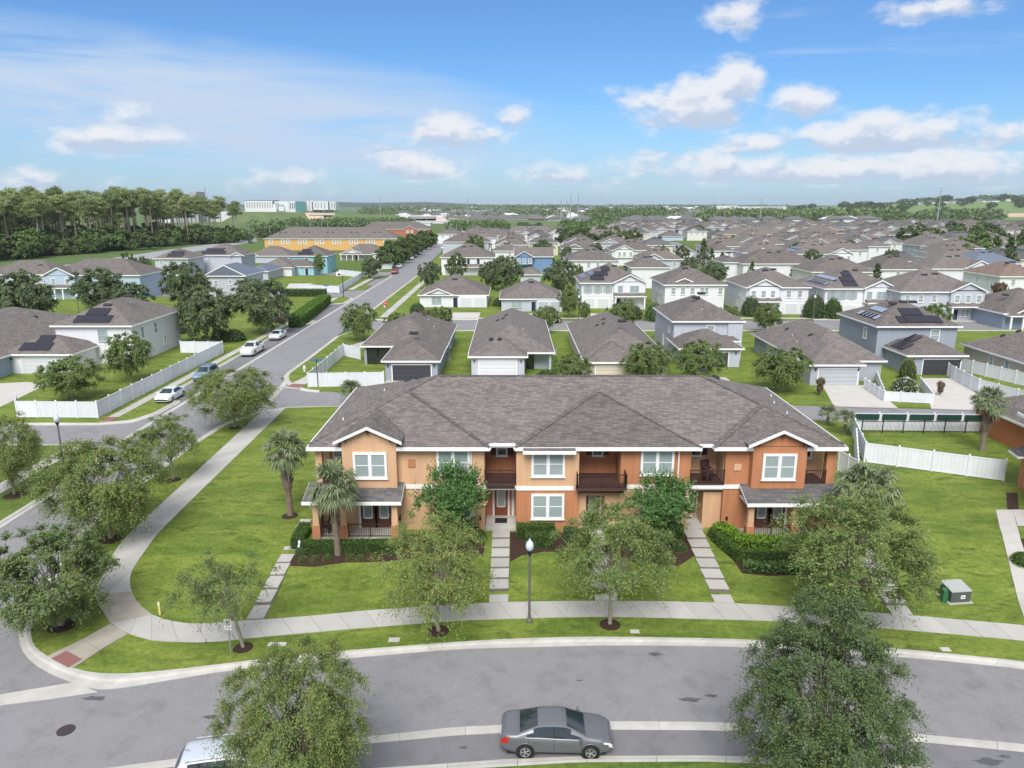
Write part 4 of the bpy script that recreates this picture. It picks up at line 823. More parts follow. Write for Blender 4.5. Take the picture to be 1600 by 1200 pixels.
def tree_proto(name, rad, hgt, trunk_h, nclump, ntwig, nleaf, lsize, mats, droop=.2, shape='round', trunk_r=.14, fill=.55, lean=0, flowers=0, multi=1, bark=BARK, tw_len=.55, wid=.42):
    """returns trunk mesh, crown mesh; crown ellipsoid of radius rad between trunk_h and hgt"""
    cz = (hgt+trunk_h)/2; rz = (hgt-trunk_h)/2; t = MB(); cl = []
    lobes = unit(7)*.9
    while len(cl) < nclump:
        d = unit(1)[0]; r = rng.uniform(fill, 1)**.8
        bump = 1+.22*max(0, (lobes@d).max()-.55)*2-.16*rng.random()
        p = d*r*bump
        if shape == 'up' and p[2] < -.1: p[:2] *= .62
        if shape == 'egg': p[:2] *= 1.12-.30*max(0, p[2]+.25)-.25*max(0, -p[2]-.45)
        if shape == 'cone': p[:2] *= np.clip(.62-.55*p[2], .1, 1)*1.05
        if shape == 'umbrella' and p[2] < -.35: continue
        cl.append(p)
    cl = np.array(cl)*[rad, rad, rz]+[lean*1.0, 0, cz]
    stems = [(0, 0)] if multi == 1 else [(.25*math.cos(k*2.4), .25*math.sin(k*2.4)) for k in range(multi)]
    tops = []
    for sx, sy in stems:
        top = Vector((lean*.55+sx*2.2, sy*2.2, trunk_h+rz*.45)); mid = Vector((lean*.25+sx*1.2, sy*1.2+rng.uniform(-.1, .1), trunk_h*.55))
        t.tube([(sx*.3, sy*.3, -.1), (sx*.5, sy*.5, .08), tuple(mid), (lean*.4+sx*1.8, sy*1.8, trunk_h), tuple(top)], [trunk_r*1.5, trunk_r*1.05, trunk_r*.9, trunk_r*.75, trunk_r*.4], 7); tops.append((mid, top))
    for i, c in enumerate(cl):
        if i % (5 if len(cl) > 200 else 3) and len(cl) > 60: continue
        mid, top = tops[i % len(tops)]; f = rng.uniform(.35, 1); a = Vector((lean*.4+ (top.x-lean*.4)*0, 0, 0)); a = mid.lerp(top, f); cc = Vector(c)
        m = a.lerp(cc, .5)+Vector((0, 0, .12*rad-.08*(cc-a).length)); t.tube([a, m, cc], [trunk_r*.38, trunk_r*.22, trunk_r*.08], 4, False)
    # twigs radiate from each clump
    n = nclump*ntwig; base = np.repeat(cl, ntwig, 0); out = (cl-[0, 0, cz-.35*rz]); out /= np.linalg.norm(out, axis=1, keepdims=True)
    d = unit(n)*.85+np.repeat(out, ntwig, 0)*.75+[0, 0, .18]; d /= np.linalg.norm(d, axis=1, keepdims=True); tl = rad*tw_len*.42*rng.uniform(.45, 1.45, n)
    u = np.tile(np.linspace(.12, 1, nleaf), n)[:, None]*np.repeat(tl, nleaf)[:, None]; dd = np.repeat(d, nleaf, 0)
    C = np.repeat(base, nleaf, 0)+dd*u+rng.normal(size=(n*nleaf, 3))*.06*rad/3.4; C[:, 2] -= droop*(u[:, 0]**2)/max(.3, rad*tw_len*.5)
    D = dd*.8+rng.normal(size=(n*nleaf, 3))*.75; D[:, 2] -= droop*.8
    mi = None
    if len(mats) > 1:
        mi = np.zeros(n*nleaf); pick = rng.random(n) < (flowers if flowers else .25); 
        if flowers: mi = np.repeat(pick & (base[:, 2]+d[:, 2]*tl > cz), nleaf)*1.0; mi = mi*(u[:, 0] > .4*np.repeat(tl, nleaf))
        else: mi = np.repeat(pick, nleaf)*1.0
    return t.mesh(name+'_trunk', bark, True, fix=False), leaf_mesh(name+'_crown', C, D, lsize*.80, lsize*wid*.85, mats, mi, jit=.45, U0=np.repeat(np.repeat(out, ntwig, 0)*.9+d*.25, nleaf, 0))
TP = {}
def proto(k, *a, **kw): TP[k] = (tree_proto(k, *a, **kw), a[0], a[1])
#           rad  hgt  trunk n  tw lf  leaf
proto('oak',   3.4, 6.3, 1.0, 230, 18, 12, .20, [L_OAK, L_GREY], .35, trunk_r=.17, fill=.38, tw_len=.42)
proto('elm',   3.3, 7.6, 1.9, 120, 16, 15, .21, [L_ELM, L_OAK], .8, shape='umbrella', trunk_r=.13, fill=.35, tw_len=.75, wid=.34)
proto('elmb',  3.5, 8.2, 1.6, 210, 17, 14, .20, [L_ELM, L_YEL], .6, trunk_r=.14, fill=.4, tw_len=.62, wid=.36)
proto('elm2',  3.5, 8.2, 1.6, 190, 17, 14, .21, [L_ELM, L_OAK], .4, trunk_r=.14, fill=.4, tw_len=.6, wid=.36)
proto('elmy',  3.2, 7.2, 1.8, 120, 16, 15, .20, [L_ELM, L_YEL], .55, trunk_r=.13, fill=.3, tw_len=.8, wid=.32)
proto('sparse', 3.1, 5.8, 1.9, 85, 12, 13, .18, [L_ELM, L_GREY], .8, shape='umbrella', trunk_r=.12, fill=.15, tw_len=.7, lean=-.9, wid=.34)
proto('big',   3.5, 9.8, 1.6, 340, 22, 17, .145, [L_BIG, L_GREY], .5, shape='egg', trunk_r=.18, fill=.35, tw_len=.55, wid=.42)
proto('bigy',  3.4, 7.4, 1.3, 250, 22, 17, .15, [L_ELM, L_YEL], .85, trunk_r=.15, fill=.35, tw_len=.62, wid=.34)
proto('mid',   3.6, 6.4, 1.5, 130, 15, 11, .32, [L_OAK, L_ELM], .5, trunk_r=.13, fill=.3, tw_len=.5)
proto('midb',  3.4, 6.0, .9, 150, 15, 11, .34, [L_GREY, L_OAK], .35, trunk_r=.15, fill=.3, tw_len=.42)
proto('myrtle', 2.3, 5.2, 1.0, 90, 14, 16, .23, [L_MYR, FLOWER], -.25, shape='up', trunk_r=.06, fill=.3, flowers=.02, multi=3, tw_len=.75, wid=.42)
proto('cypress', 1.2, 4.6, .1, 55, 12, 7, .24, [L_DARK, L_BUSH], -.2, shape='cone', trunk_r=.1, fill=.3, tw_len=.5)
proto('far',   4.6, 9.0, .8, 85, 12, 7, .85, [L_DARK, L_OAK], .3, trunk_r=.22, fill=.5, tw_len=.45, wid=.6)
proto('farb',  4.6, 7.5, .6, 85, 12, 7, .85, [L_BUSH, L_OAK], .3, trunk_r=.22, fill=.5, tw_len=.45, wid=.6)
def pine(name, hgt, rad, n, mat2):
    t = MB(); t.tube([(0, 0, -.3), (.1, 0, hgt*.4), (-.1, .1, hgt*.75), (0, 0, hgt)], [.32, .26, .19, .06], 5)
    k = n; z = rng.uniform(.60, 1.0, k)**.72; a = rng.uniform(0, 6.28, k); prof = np.sin(np.clip((1.04-z)/.46, 0, 1)**.7*2.5)*.8+.25
    r = rad*prof*rng.uniform(.35, 1, k); c = np.stack([r*np.cos(a), r*np.sin(a), z*hgt], 1)
    for q in c[::4]: t.tube([(0, 0, q[2]-.8), tuple(q)], [.07, .03], 3, False)
    m = 58; C = np.repeat(c, m, 0)+rng.normal(size=(k*m, 3))*[.5, .5, .28]; D = rng.normal(size=(k*m, 3))+[0, 0, .5]
    return t.mesh(name+'_trunk', PINEB, False, fix=False), leaf_mesh(name+'_crown', C, D, .6, .22, [L_PINE, mat2], np.repeat(rng.random(k) < .3, m)*1.0)
for i in range(4): TP['pine%d' % i] = (pine('pine%d' % i, [21, 19, 22.5, 17][i], [2.9, 2.4, 3.1, 2.3][i], [56, 44, 62, 40][i], L_ELM), [3.2, 2.7, 3.6, 2.6][i], [21, 19, 22.5, 17][i])
TREES = []
def tree(k, x, y, rad, hgt, label, cat='tree', name='street_tree', group=None, rz=None, z=None, sxy=None):
    (tm, cm), r0, h0 = TP[k]; z = H(y) if z is None else z
    t = thing(name, label, cat, (x, y, z), random.uniform(0, 6.28) if rz is None else rz, group, (rad/r0, rad/r0, hgt/h0))
    put('trunk', tm, t); put('crown', cm, t); TREES.append((x, y, rad)); return t
def ptree(k, u, v, ru, vtop, label, **kw):
    """tree from photo measurements: foot (u,v), crown half-width, crown top row"""
    p = P(u, v); top = PY(u, vtop, p.y).z-p.z; dep = p.y*math.cos(PITCH)+(HC-p.z-top*.6)*math.sin(PITCH)
    return tree(k, p.x, p.y, ru*dep/FPX*kw.pop('f', .93), top*kw.pop('g', .95), label, **kw)
ring = MB(); ring.lathe((0, 0, 0), [(.75, 0), (.55, .07), (.2, .1)], 14); RING = ring.mesh('mulch_ring', MULCH)
def mring(u, v, s=1): p = P(u, v); o = put('mulch_ring', RING, None, (p.x, p.y, p.z), scale=s); struct(o)
G1 = 'street trees along the curved road and the avenue'
ptree('oak', 97, 978, 100, 822, 'dense dark green street tree at the lower left corner bend', group=G1, rz=.5); mring(97, 978)
ptree('elmb', 173, 842, 93, 664, 'large broad street tree behind the corner tree on the avenue verge', group=G1, rz=1.8); mring(173, 842)
ptree('elm', 271, 750, 48, 642, 'smaller street tree on the avenue verge, second from the alley', group=G1, rz=.2); mring(271, 750, .8)
ptree('elmb', 367, 668, 66, 563, 'rounded street tree on the verge where the avenue meets the alley', group=G1, rz=2.7); mring(367, 668, .8)
ptree('elmb', 23, 774, 50, 634, 'street tree with visible grey trunk at the far left edge', group=G1, rz=4); mring(23, 774, 1.1)
ptree('sparse', 380, 1012, 82, 858, 'thin leaning sparse tree in the verge beside the no parking sign', group=G1, rz=0); mring(380, 1012, .7)
ptree('elmy', 685, 986, 86, 806, 'wispy yellow green tree in the verge left of the lamp post', group=G1, rz=.9); mring(685, 986, .8)
ptree('elm', 953, 976, 92, 782, 'drooping elm in the verge right of the front lamp post', group=G1, rz=3.3); mring(953, 976, .8)
ptree('elm2', 1322, 985, 112, 760, 'tall bushy street tree before the right porch', group=G1, rz=5)
tree('big', 11.7, 23.5, 2.92, 8.75, 'big dark green tree in the foreground at lower right', group=G1, rz=1)
tree('bigy', -8.05, 23.6, 2.6, 7.2, 'light green drooping tree in the foreground over the silver wagon', group=G1, rz=2)
# palms
def palm(u, v, hpx_top, s, label, trunk_r=.17, boots=False, bushy=False, name='palm_tree', n=54, xyz=None):
    p = P(u, v) if xyz is None else Vector(xyz); hc = (PY(u, hpx_top, p.y).z-p.z) if xyz is None else hpx_top
    t = thing(name, label, 'palm tree', p, random.uniform(0, 6), 'palms'); tk = MB(); zs = np.linspace(0, hc, 14)
    rr = [trunk_r*(1.25 if i == 0 else 1)*(1+.12*(i % 2))*(1.7 if boots and .45 < z/hc < .95 else 1) for i, z in enumerate(zs)]
    tk.tube([(.06*math.sin(z), .05*math.cos(z), z-.1*(i == 0)) for i, z in enumerate(zs)], rr, 9)
    if boots or not bushy:
        for i in range(46):
            z = hc*random.uniform(.35 if not boots else .45, .98); a = random.uniform(0, 6.28); r = trunk_r*(1.6 if boots else 1.0); tk.bar((r*math.cos(a), r*math.sin(a), z), ((r+.16)*math.cos(a), (r+.16)*math.sin(a), z+.22), .07, .03)
    tk.build('trunk', BARKP, t)
    for i in range(n):
        el = random.uniform(-.75, 1.35) if not bushy else random.uniform(-.1, 1.4); a = i*2.4+random.uniform(-.2, .2); d = Vector((math.cos(a)*math.cos(el), math.sin(a)*math.cos(el), math.sin(el))); sl = s*random.uniform(.45, .62)
        c0 = Vector((0, 0, hc)); c1 = c0+d*sl*.6; c2 = c1+(d*.9+Vector((0, 0, -.25))).normalized()*sl*.4; f = MB(); f.tube([c0, c1, c2], [.025, .018, .015], 3, False)
        side = d.cross(Vector((0, 0, 1))).normalized(); nrm = side.cross(d).normalized(); ax = (c2-c1).normalized()
        for q in range(17):
            th = (q-8)/8*1.3; ld = (ax*math.cos(th)+side*math.sin(th)+nrm*random.uniform(-.25, .3)).normalized(); ln = s*random.uniform(.42, .62)*(1-.25*abs(th)/1.35)
            b1 = c2+ld*ln*.6; b2 = c2+ld*ln+Vector((0, 0, -ln*random.uniform(.15, .55))); w_ = ld.cross(nrm).normalized()*.027*s
            f.add([c2-w_*.3, c2+w_*.3, b1+w_, b1-w_, b2], [(0, 1, 2, 3), (3, 2, 4)])
        f.build('frond', L_PALM, t, fix=False)
    return t
palm(453, 806, 704, 1.75, 'cabbage palm with shaggy brown trunk standing alone on the left lawn', .2, True); mring(453, 806, .8)
palm(527, 866, 758, 1.85, 'cabbage palm with crosshatched trunk before the left porch', .2)
palm(1345, 872, 766, 2.3, 'cabbage palm before the right porch behind the bushy tree', .2)
palm(1535, 704, 628, 1.7, 'tall cabbage palm inside the white fence at right', .24, True)
palm(1318, 678, 655, 1.3, 'low palm beside the end of the townhouse at the alley', .15, bushy=True, n=26); palm(1292, 664, 648, 1.3, 'low palm nearest the alley behind the townhouse', .15, bushy=True, n=26)
palm(549, 628, 610, 1.5, 'bushy palm behind the left end of the townhouse roof', .15, bushy=True, n=46)
palm(600, 0, 1.8, 1.2, 'small palm between the timber gabled house and the beige house', xyz=(22.5, 148.5, PAD), bushy=True, n=22); palm(600, 0, 2.2, 1.3, 'small palm beside the timber gabled white house', xyz=(24.5, 149.5, PAD), bushy=True, n=22)
for i, (x, y) in enumerate(((176, 262), (186, 266), (196, 262), (206, 268), (168, 270))):
    palm(0, 0, 5.5, 1.9, ['palm at the left of the pillared clubhouse', 'palm before the left pillars of the clubhouse', 'palm before the middle of the clubhouse', 'palm before the right pillars of the clubhouse', 'palm furthest left of the clubhouse grounds'][i], xyz=(x, y, PAD), n=16)
# crape myrtles against the front wall
m1 = tree('myrtle', -3.9, 44.7, 2.15, 5.6, 'crape myrtle with few pale blossoms before the left peach wall', name='crape_myrtle', group='crape myrtles'); m2 = tree('myrtle', 9.9, 44.6, 2.1, 5.0, 'crape myrtle with dense leaves before the right orange wall', name='crape_myrtle', group='crape myrtles')
# shrubs and hedges: leafy skin over a dark core
def hedge(pts, w, h, label, leaf=L_HEDGE, name='hedge', dens=260, ls=.09, round_=False, cat='hedge'):
    pts = [Vector(p) for p in pts]; t = thing(name, label, cat, (pts[0].x, pts[0].y, H(pts[0].y)), 0); c = MB(); C = []
    o = Vector((pts[0].x, pts[0].y, 0)); z0 = H(pts[0].y)
    for a, b in zip(pts, pts[1:]):
        d = (b-a).normalized(); s = Vector((-d.y, d.x))*w/2; L = (b-a).length; za, zb = H(a.y)-z0, H(b.y)-z0
        k = .9; q = [(a-s*k)-o.xy, (b-s*k)-o.xy, (b+s*k)-o.xy, (a+s*k)-o.xy]; zz = [za, zb, zb, za]
        c.add([(p.x, p.y, z-.1) for p, z in zip(q, zz)]+[(p.x, p.y, z+h*.93) for p, z in zip(q, zz)], [(3,2,1,0),(4,5,6,7),(0,1,5,4),(1,2,6,5),(2,3,7,6),(3,0,4,7)])
        n = int(dens*(L*w+2*(L+w)*h)); f = rng.random(n); e = rng.random(n); hh = rng.random(n); face = rng.random(n); A = L*w; B = L*h; tot = A+2*B+2*w*h
        al = np.where(face < A/tot, f, np.where(face < (A+2*B)/tot, f, (f > .5)*1.0)); ac = np.where(face < A/tot, e, np.where(face < (A+2*B)/tot, (e > .5)*1.0, e)); az_ = np.where(face < A/tot, 1.0, hh)
        P3 = np.stack([a.x-o.x+d.x*L*al+s.x*(2*ac-1), a.y-o.y+d.y*L*al+s.y*(2*ac-1), za+(zb-za)*al+h*az_], 1)
        lump = np.sin(P3[:, 0]*3.1)*np.sin(P3[:, 1]*2.7+1)*np.cos(P3[:, 2]*3)*.05; P3 += rng.normal(size=(n, 3))*.035+lump[:, None]; C.append(P3)
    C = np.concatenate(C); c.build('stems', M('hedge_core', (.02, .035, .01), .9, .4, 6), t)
    put('foliage', leaf_mesh('foliage', C, rng.normal(size=C.shape)+[0, 0, .4], ls, ls*.6, [leaf]), t); return t
def shrub_mesh(name, leaf, n=900, ls=.1, flower=None, ff=.2, flat=.85):
    d = unit(n); d[:, 2] = np.abs(d[:, 2]*1.15)-.12; C = d*(rng.uniform(.86, 1.02, n))[:, None]*[1, 1, flat]; C[:, 2] = np.maximum(C[:, 2], 0)
    return leaf_mesh(name, C, rng.normal(size=C.shape)+d*.6, ls, ls*.6, [leaf]+([flower] if flower else []), (rng.random(n) < ff)*1.0 if flower else None)
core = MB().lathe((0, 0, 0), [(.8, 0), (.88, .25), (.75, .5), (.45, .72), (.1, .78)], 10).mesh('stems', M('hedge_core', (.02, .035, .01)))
core2 = MB().tube([(0, 0, 0), (.02, 0, .4), (.1, .05, .8)], [.06, .04, .02], 5).tube([(0, 0, 0), (-.1, 0, .5), (-.3, .1, .8)], [.05, .03, .02], 5).mesh('stems', BARK)
SH = {'green': shrub_mesh('foliage', L_HEDGE), 'lime': shrub_mesh('foliage', L_LIME), 'dark': shrub_mesh('foliage', L_DARK), 'flow': shrub_mesh('foliage', L_BUSH, 900, .12, FLOWW, .35), 'red': leaf_mesh('foliage', np.concatenate([unit(260)*rng.uniform(.2, .55, 260)[:, None]*[1, 1, .7]+[0, 0, .5], unit(260)*rng.uniform(.3, .8, 260)[:, None]*[1, 1, .3]+[0, 0, .85]]), unit(520)+[0, 0, .8], .3, .14, [leafm('leaf_red', (.22, .09, .09)), L_MYR], (rng.random(520) < .35)*1.0), 'yel': shrub_mesh('foliage', L_YEL), 'bush': shrub_mesh('foliage', L_BUSH, 1200, .12)}
def shrub(kind, x, y, r, h, label, z=None, group='shrubs in the garden beds', name='shrub'):
    t = thing(name, label, 'shrub', (x, y, H(y) if z is None else z), random.uniform(0, 6), group, (r, r, h)); put('foliage', SH[kind], t); put('stems', core if kind != 'red' else core2, t, scale=1 if kind != 'red' else (1, 1, 1)); return t
def pshrub(kind, u, v, r, h, label, **k): p = P(u, v); return shrub(kind, p.x, p.y, r, h, label, **k)
hedge([(-13.9, 44.2), (-7.6, 44.3)], .8, .75, 'clipped bright hedge below the left porch railing'); hedge([(-14.3, 44.4), (-14.3, 46.6)], .8, .8, 'short clipped hedge at the left corner of the porch by the stepped path')
hedge([(.35, 45.9), (2.9, 45.9)], .7, 1.0, 'tall clipped hedge under the ground floor window right of the steps'); hedge([(.95, 44.9), (2.75, 44.9)], .75, .85, 'low clipped box hedge in front of the tall one right of the steps', L_HEDGE)
hedge([(3.5, 45.3), (4.4, 45.3)], .8, 1.05, 'square dark clipped bush left of the lime cube bush', L_BUSH); hedge([(4.85, 44.9), (5.25, 44.9)], .55, 1.05, 'narrow bright cube shaped bush', L_LIME)
hedge([(-4.8, 46.1), (-2.3, 46.1)], .8, .8, 'hedge below the window left of the centre steps'); shrub('lime', -2.2, 45.6, .55, .9, 'bright lime bush beside the left of the centre steps')
hedge([(7.3, 45.9), (11.2, 45.9)], .9, .9, 'clipped hedge left of the right stepped path', L_BUSH); shrub('lime', 11.4, 46.0, .4, 1.3, 'upright lime bush beside the right entry'); shrub('bush', 11.15, 44.4, .5, .8, 'round dark bush at the left edge of the right stepped path')
hedge([(14.1, 46.2), (15.3, 44.3), (22.2, 44.3)], 1.1, .95, 'broad leafy bright hedge below the right porch', L_LIME, dens=200, ls=.14); hedge([(13.7, 45.6), (14.6, 43.2), (21.5, 42.9)], .5, .8, 'low clipped outer hedge curving below the right porch'); hedge([(14.8, 42.3), (20.8, 42.0)], .8, .4, 'strip of strappy dark liriope along the right bed', L_BUSH, ls=.2, dens=120)
shrub('yel', 13.9, 46.0, .6, .9, 'yellow green bush beside the right stoop')
for i, (u, v) in enumerate(((470, 866), (489, 862), (503, 862), (545, 862), (562, 861), (579, 861), (610, 860), (628, 858))): pshrub('bush', u, v, .42, .62, ['round clipped ball at the left end of the left bed', 'second clipped ball from the stepped path, left bed', 'third clipped ball just left of the porch palm', 'first clipped ball right of the porch palm', 'second clipped ball right of the porch palm', 'third clipped ball right of the porch palm', 'clipped ball partly behind the wispy tree', 'last clipped ball of the left bed behind the wispy tree'][i])
for i, (u, v) in enumerate(((474, 877), (492, 876), (512, 874), (548, 873), (563, 874), (586, 871))): pshrub('yel', u, v, .35, .4, ['yellow grassy tuft at the left end of the mulch', 'yellow green tuft below the second clipped ball', 'small pale tuft before the palm trunk', 'yellow tuft right of the palm trunk', 'lime tuft in the middle of the left bed', 'yellow tuft at the right of the left bed'][i])
pshrub('lime', 1598, 880, .8, .9, 'lime hedge bush cut by the right edge beside the garden path')
# front yards behind
for k_, u, v, r, h, lab in [('red', 1280, 618, .7, 2.0, 'small purple red myrtle beside the grey garage driveway'), ('flow', 1413, 610, 1.6, 1.9, 'white flowering bush inside the small white fence'), ('yel', 1417, 592, 1.2, 3.2, 'yellow green bush behind the white flowering one'), ('red', 1468, 618, .6, 1.6, 'thin reddish shrub beside the slate garage driveway'),
    ('yel', 672, 583, .5, .6, 'tiny yellow shrub behind the slate house'), ('bush', 855, 590, 1.6, 1.2, 'broad leafy bush between the pale garages'), ('bush', 1562, 668, 2.0, 2.0, 'leafy palm like bush inside the fence by the orange garage'), ('bush', 1545, 672, 1.2, 1.4, 'smaller leafy bush under the tall palm'),
    ('red', 668, 500, 2.0, 1.8, 'dark reddish bush at the street corner behind the slate garage house'), ('bush', 652, 487, 1.7, 2.2, 'round bush before the white gabled bungalow'), ('flow', 857, 503, 2.6, 3.6, 'white flowering tree behind the pale garage'), ('bush', 762, 523, 1.5, 2.6, 'dark bush at the back corner between two grey houses'), ('bush', 780, 478, 1.6, 2.2, 'round bush right of the white bungalow'),
    ('dark', 1172, 493, 2.1, 4.6, 'tall rounded dark bush before the white gabled house'), ('dark', 1271, 496, 2.4, 5.4, 'tallest rounded bush before the timber gabled house'), ('bush', 1300, 497, 2.0, 4.6, 'rounded grey green bush beside the tallest one'), ('lime', 1200, 500, 2.3, 1.4, 'low yellow hedge bush before the white gabled house'),
    ('dark', 1417, 470, 2.0, 4.2, 'bush before the grey gabled house'), ('yel', 1556, 487, 2.3, 3.2, 'yellow bush near the right edge, behind the slate house'), ('red', 1558, 480, 2.2, 5, 'reddish tree bush behind the yellow bush'), ('dark', 986, 497, 2.6, 3.2, 'dark shrubs before the timber gabled white house'), ('bush', 1022, 500, 2.0, 4.0, 'tall shrub between the beige roof and pale two storey house'),
    ('bush', 690, 424, 1.4, 2, 'clipped bush near the white house with four windows'), ('bush', 284, 520, 1.8, 2, 'bush behind the white house at left'), ('bush', 345, 528, 1.6, 1.8, 'bush under the left avenue tree'), ('bush', 366, 532, 2.0, 2.2, 'round bush under the left avenue tree'), ('dark', 300, 540, 1.2, 1.5, 'dark plants inside the left white fence')]:
    pshrub(k_, u, v, r, h, lab, group='shrubs of the house gardens')
for i in range(9): pshrub('dark', 668+i*4.6, 491+i*.7, .35, .8, 'small dark cone shaped shrub in the row before the white bungalow', group='row of little shrubs before the bungalow')
for i, u in enumerate((613, 624, 637)): pshrub('yel', u, 584, .45, .55, ['left yellow tuft by the slate garage porch', 'middle yellow tuft by the slate garage porch', 'right yellow tuft by the slate garage porch'][i])
hd = hedge([P(509, 474).xy, P(461, 511).xy, ], 2.4, 2.0, 'tall clipped hedge wall beside the avenue, left side', L_HEDGE, dens=60, ls=.25); hedge([P(440, 462).xy, P(509, 462).xy], 2.4, 1.6, 'low hedge wall behind the tall one, along the side road', L_BUSH, dens=50, ls=.25)
# trees between the houses, measured from the photograph
G3 = 'trees between the houses'
MT = [('mid',115,626,50,556,'small street tree before the garage at left, inside the fence'),('mid',205,596,38,518,'round tree on the lawn inside the left white fence'),('mid',563,533,30,472,'round tree at the avenue behind the slate garage house'),('mid',1220,612,46,542,'wide tree on the lawn beside the pale garage'),
 ('mid',893,600,34,552,'tree before the beige roofed house, behind the roof ridge'),('mid',1010,600,42,534,'tree behind the ridge, left of the pale two storey house'),('mid',1090,600,44,530,'tree before the garage of the pale two storey house'),
 ('midb',325,536,48,440,'big tree right of the white house at left'),('midb',418,521,47,432,'big tree on the avenue verge over the white sedan'),('midb',290,482,38,404,'tall tree behind the white two storey house'),('midb',45,515,52,418,'large dark tree at the left edge behind the roofs'),('midb',158,488,44,414,'dark tree beside the blue gabled house'),('midb',205,500,38,438,'leafy tree behind the roof of the white house at left'),('midb',224,450,20,398,'tree behind the blue gabled house'),
 ('midb',395,474,30,432,'tree before the pale blue gabled house'),('midb',672,452,19,406,'dark tree on the avenue beside the white bungalow'),('midb',766,452,19,405,'dark tree behind the white bungalow'),('midb',790,455,27,396,'full tree right of the white house, over the hipped roof'),
 ('midb',877,462,28,402,'dark full tree left of the solar roof'),('mid',901,455,12,410,'thin tree with pale trunk near the solar roof'),('mid',890,497,20,448,'light green tree before the timber gabled house garage'),('mid',913,503,10,470,'small palm like tree by the lamp in front of the timber gabled house'),
 ('midb',985,445,24,412,'tree behind the solar roof house'),('mid',1005,448,12,420,'bright small tree right of the solar roof'),('midb',1115,445,24,408,'round tree behind the white house with a small gable'),('mid',1032,415,14,382,'tree at the end of the side street'),
 ('midb',1255,450,22,412,'tree behind the white gabled house'),('mid',1300,415,14,392,'small tree between two grey roofs'),('midb',580,435,18,400,'round tree before the bungalow with white gable'),('mid',500,430,10,395,'small tree in the teal house garden')]
for k_, u, v, ru, vt, lab in MT: ptree(k_, u, v, ru, vt, lab, name='garden_tree', group=G3)
for i, (u, v, s) in enumerate(((1098,424,1.0),(1110,430,.8),(1127,432,.7),(1173,445,.6),(1365,470,.8),(1570,440,1.2))):
    p = P(u, v); tree('cypress', p.x, p.y, 2.2*s*1.3, 11*s, ['tall dark columnar cypress at the end of the side street', 'shorter cypress right of the tall columnar one', 'shortest cypress of the three at the side street', 'small dark cypress before the grey roofs', 'dark cypress left of the timber gabled white house', 'broad cypress tree before the blue grey roof at far right'][i], name='cypress', group='columnar cypresses')
for x_, y_, r_, h_, lb in ((-12.6, 124, 2.4, 5.0, 'round garden tree at the back between the slate and pale houses'), (.4+5.2, 126, 2.2, 4.6, 'round garden tree at the back between the pale and beige houses'), (19.2, 127, 2.6, 5.4, 'leafy tree at the back left of the pale two storey house'), (31.5, 127, 2.8, 5.6, 'leafy tree at the back right of the pale two storey house'), (37.5, 126, 2.3, 4.8, 'small tree behind the grey hip roof, left one'), (44.5, 126.5, 2.5, 5.2, 'small tree behind the grey hip roof, right one'), (73, 125, 2.8, 5.4, 'garden tree behind the beige house at far right'), (-19.5, 122, 2.0, 4.2, 'small garden tree at the street corner behind the slate house')): tree('mid', x_, y_, r_, h_, lb, name='garden_tree', group=G3)
# avenue trees further down on the left
for i, (x, y) in enumerate([(-43.6, y) for y in (258, 270, 283, 297, 312, 328, 346, 366, 388)]): tree('farb' if i % 2 else 'far', x, y, 3.9+(i % 3)*.4, 8+(i % 2), ['nearest', 'second', 'third', 'fourth', 'fifth', 'sixth', 'seventh', 'eighth', 'furthest'][i]+' street tree in the far line beside the parked cars on the avenue', group='far line of avenue trees', name='street_tree')
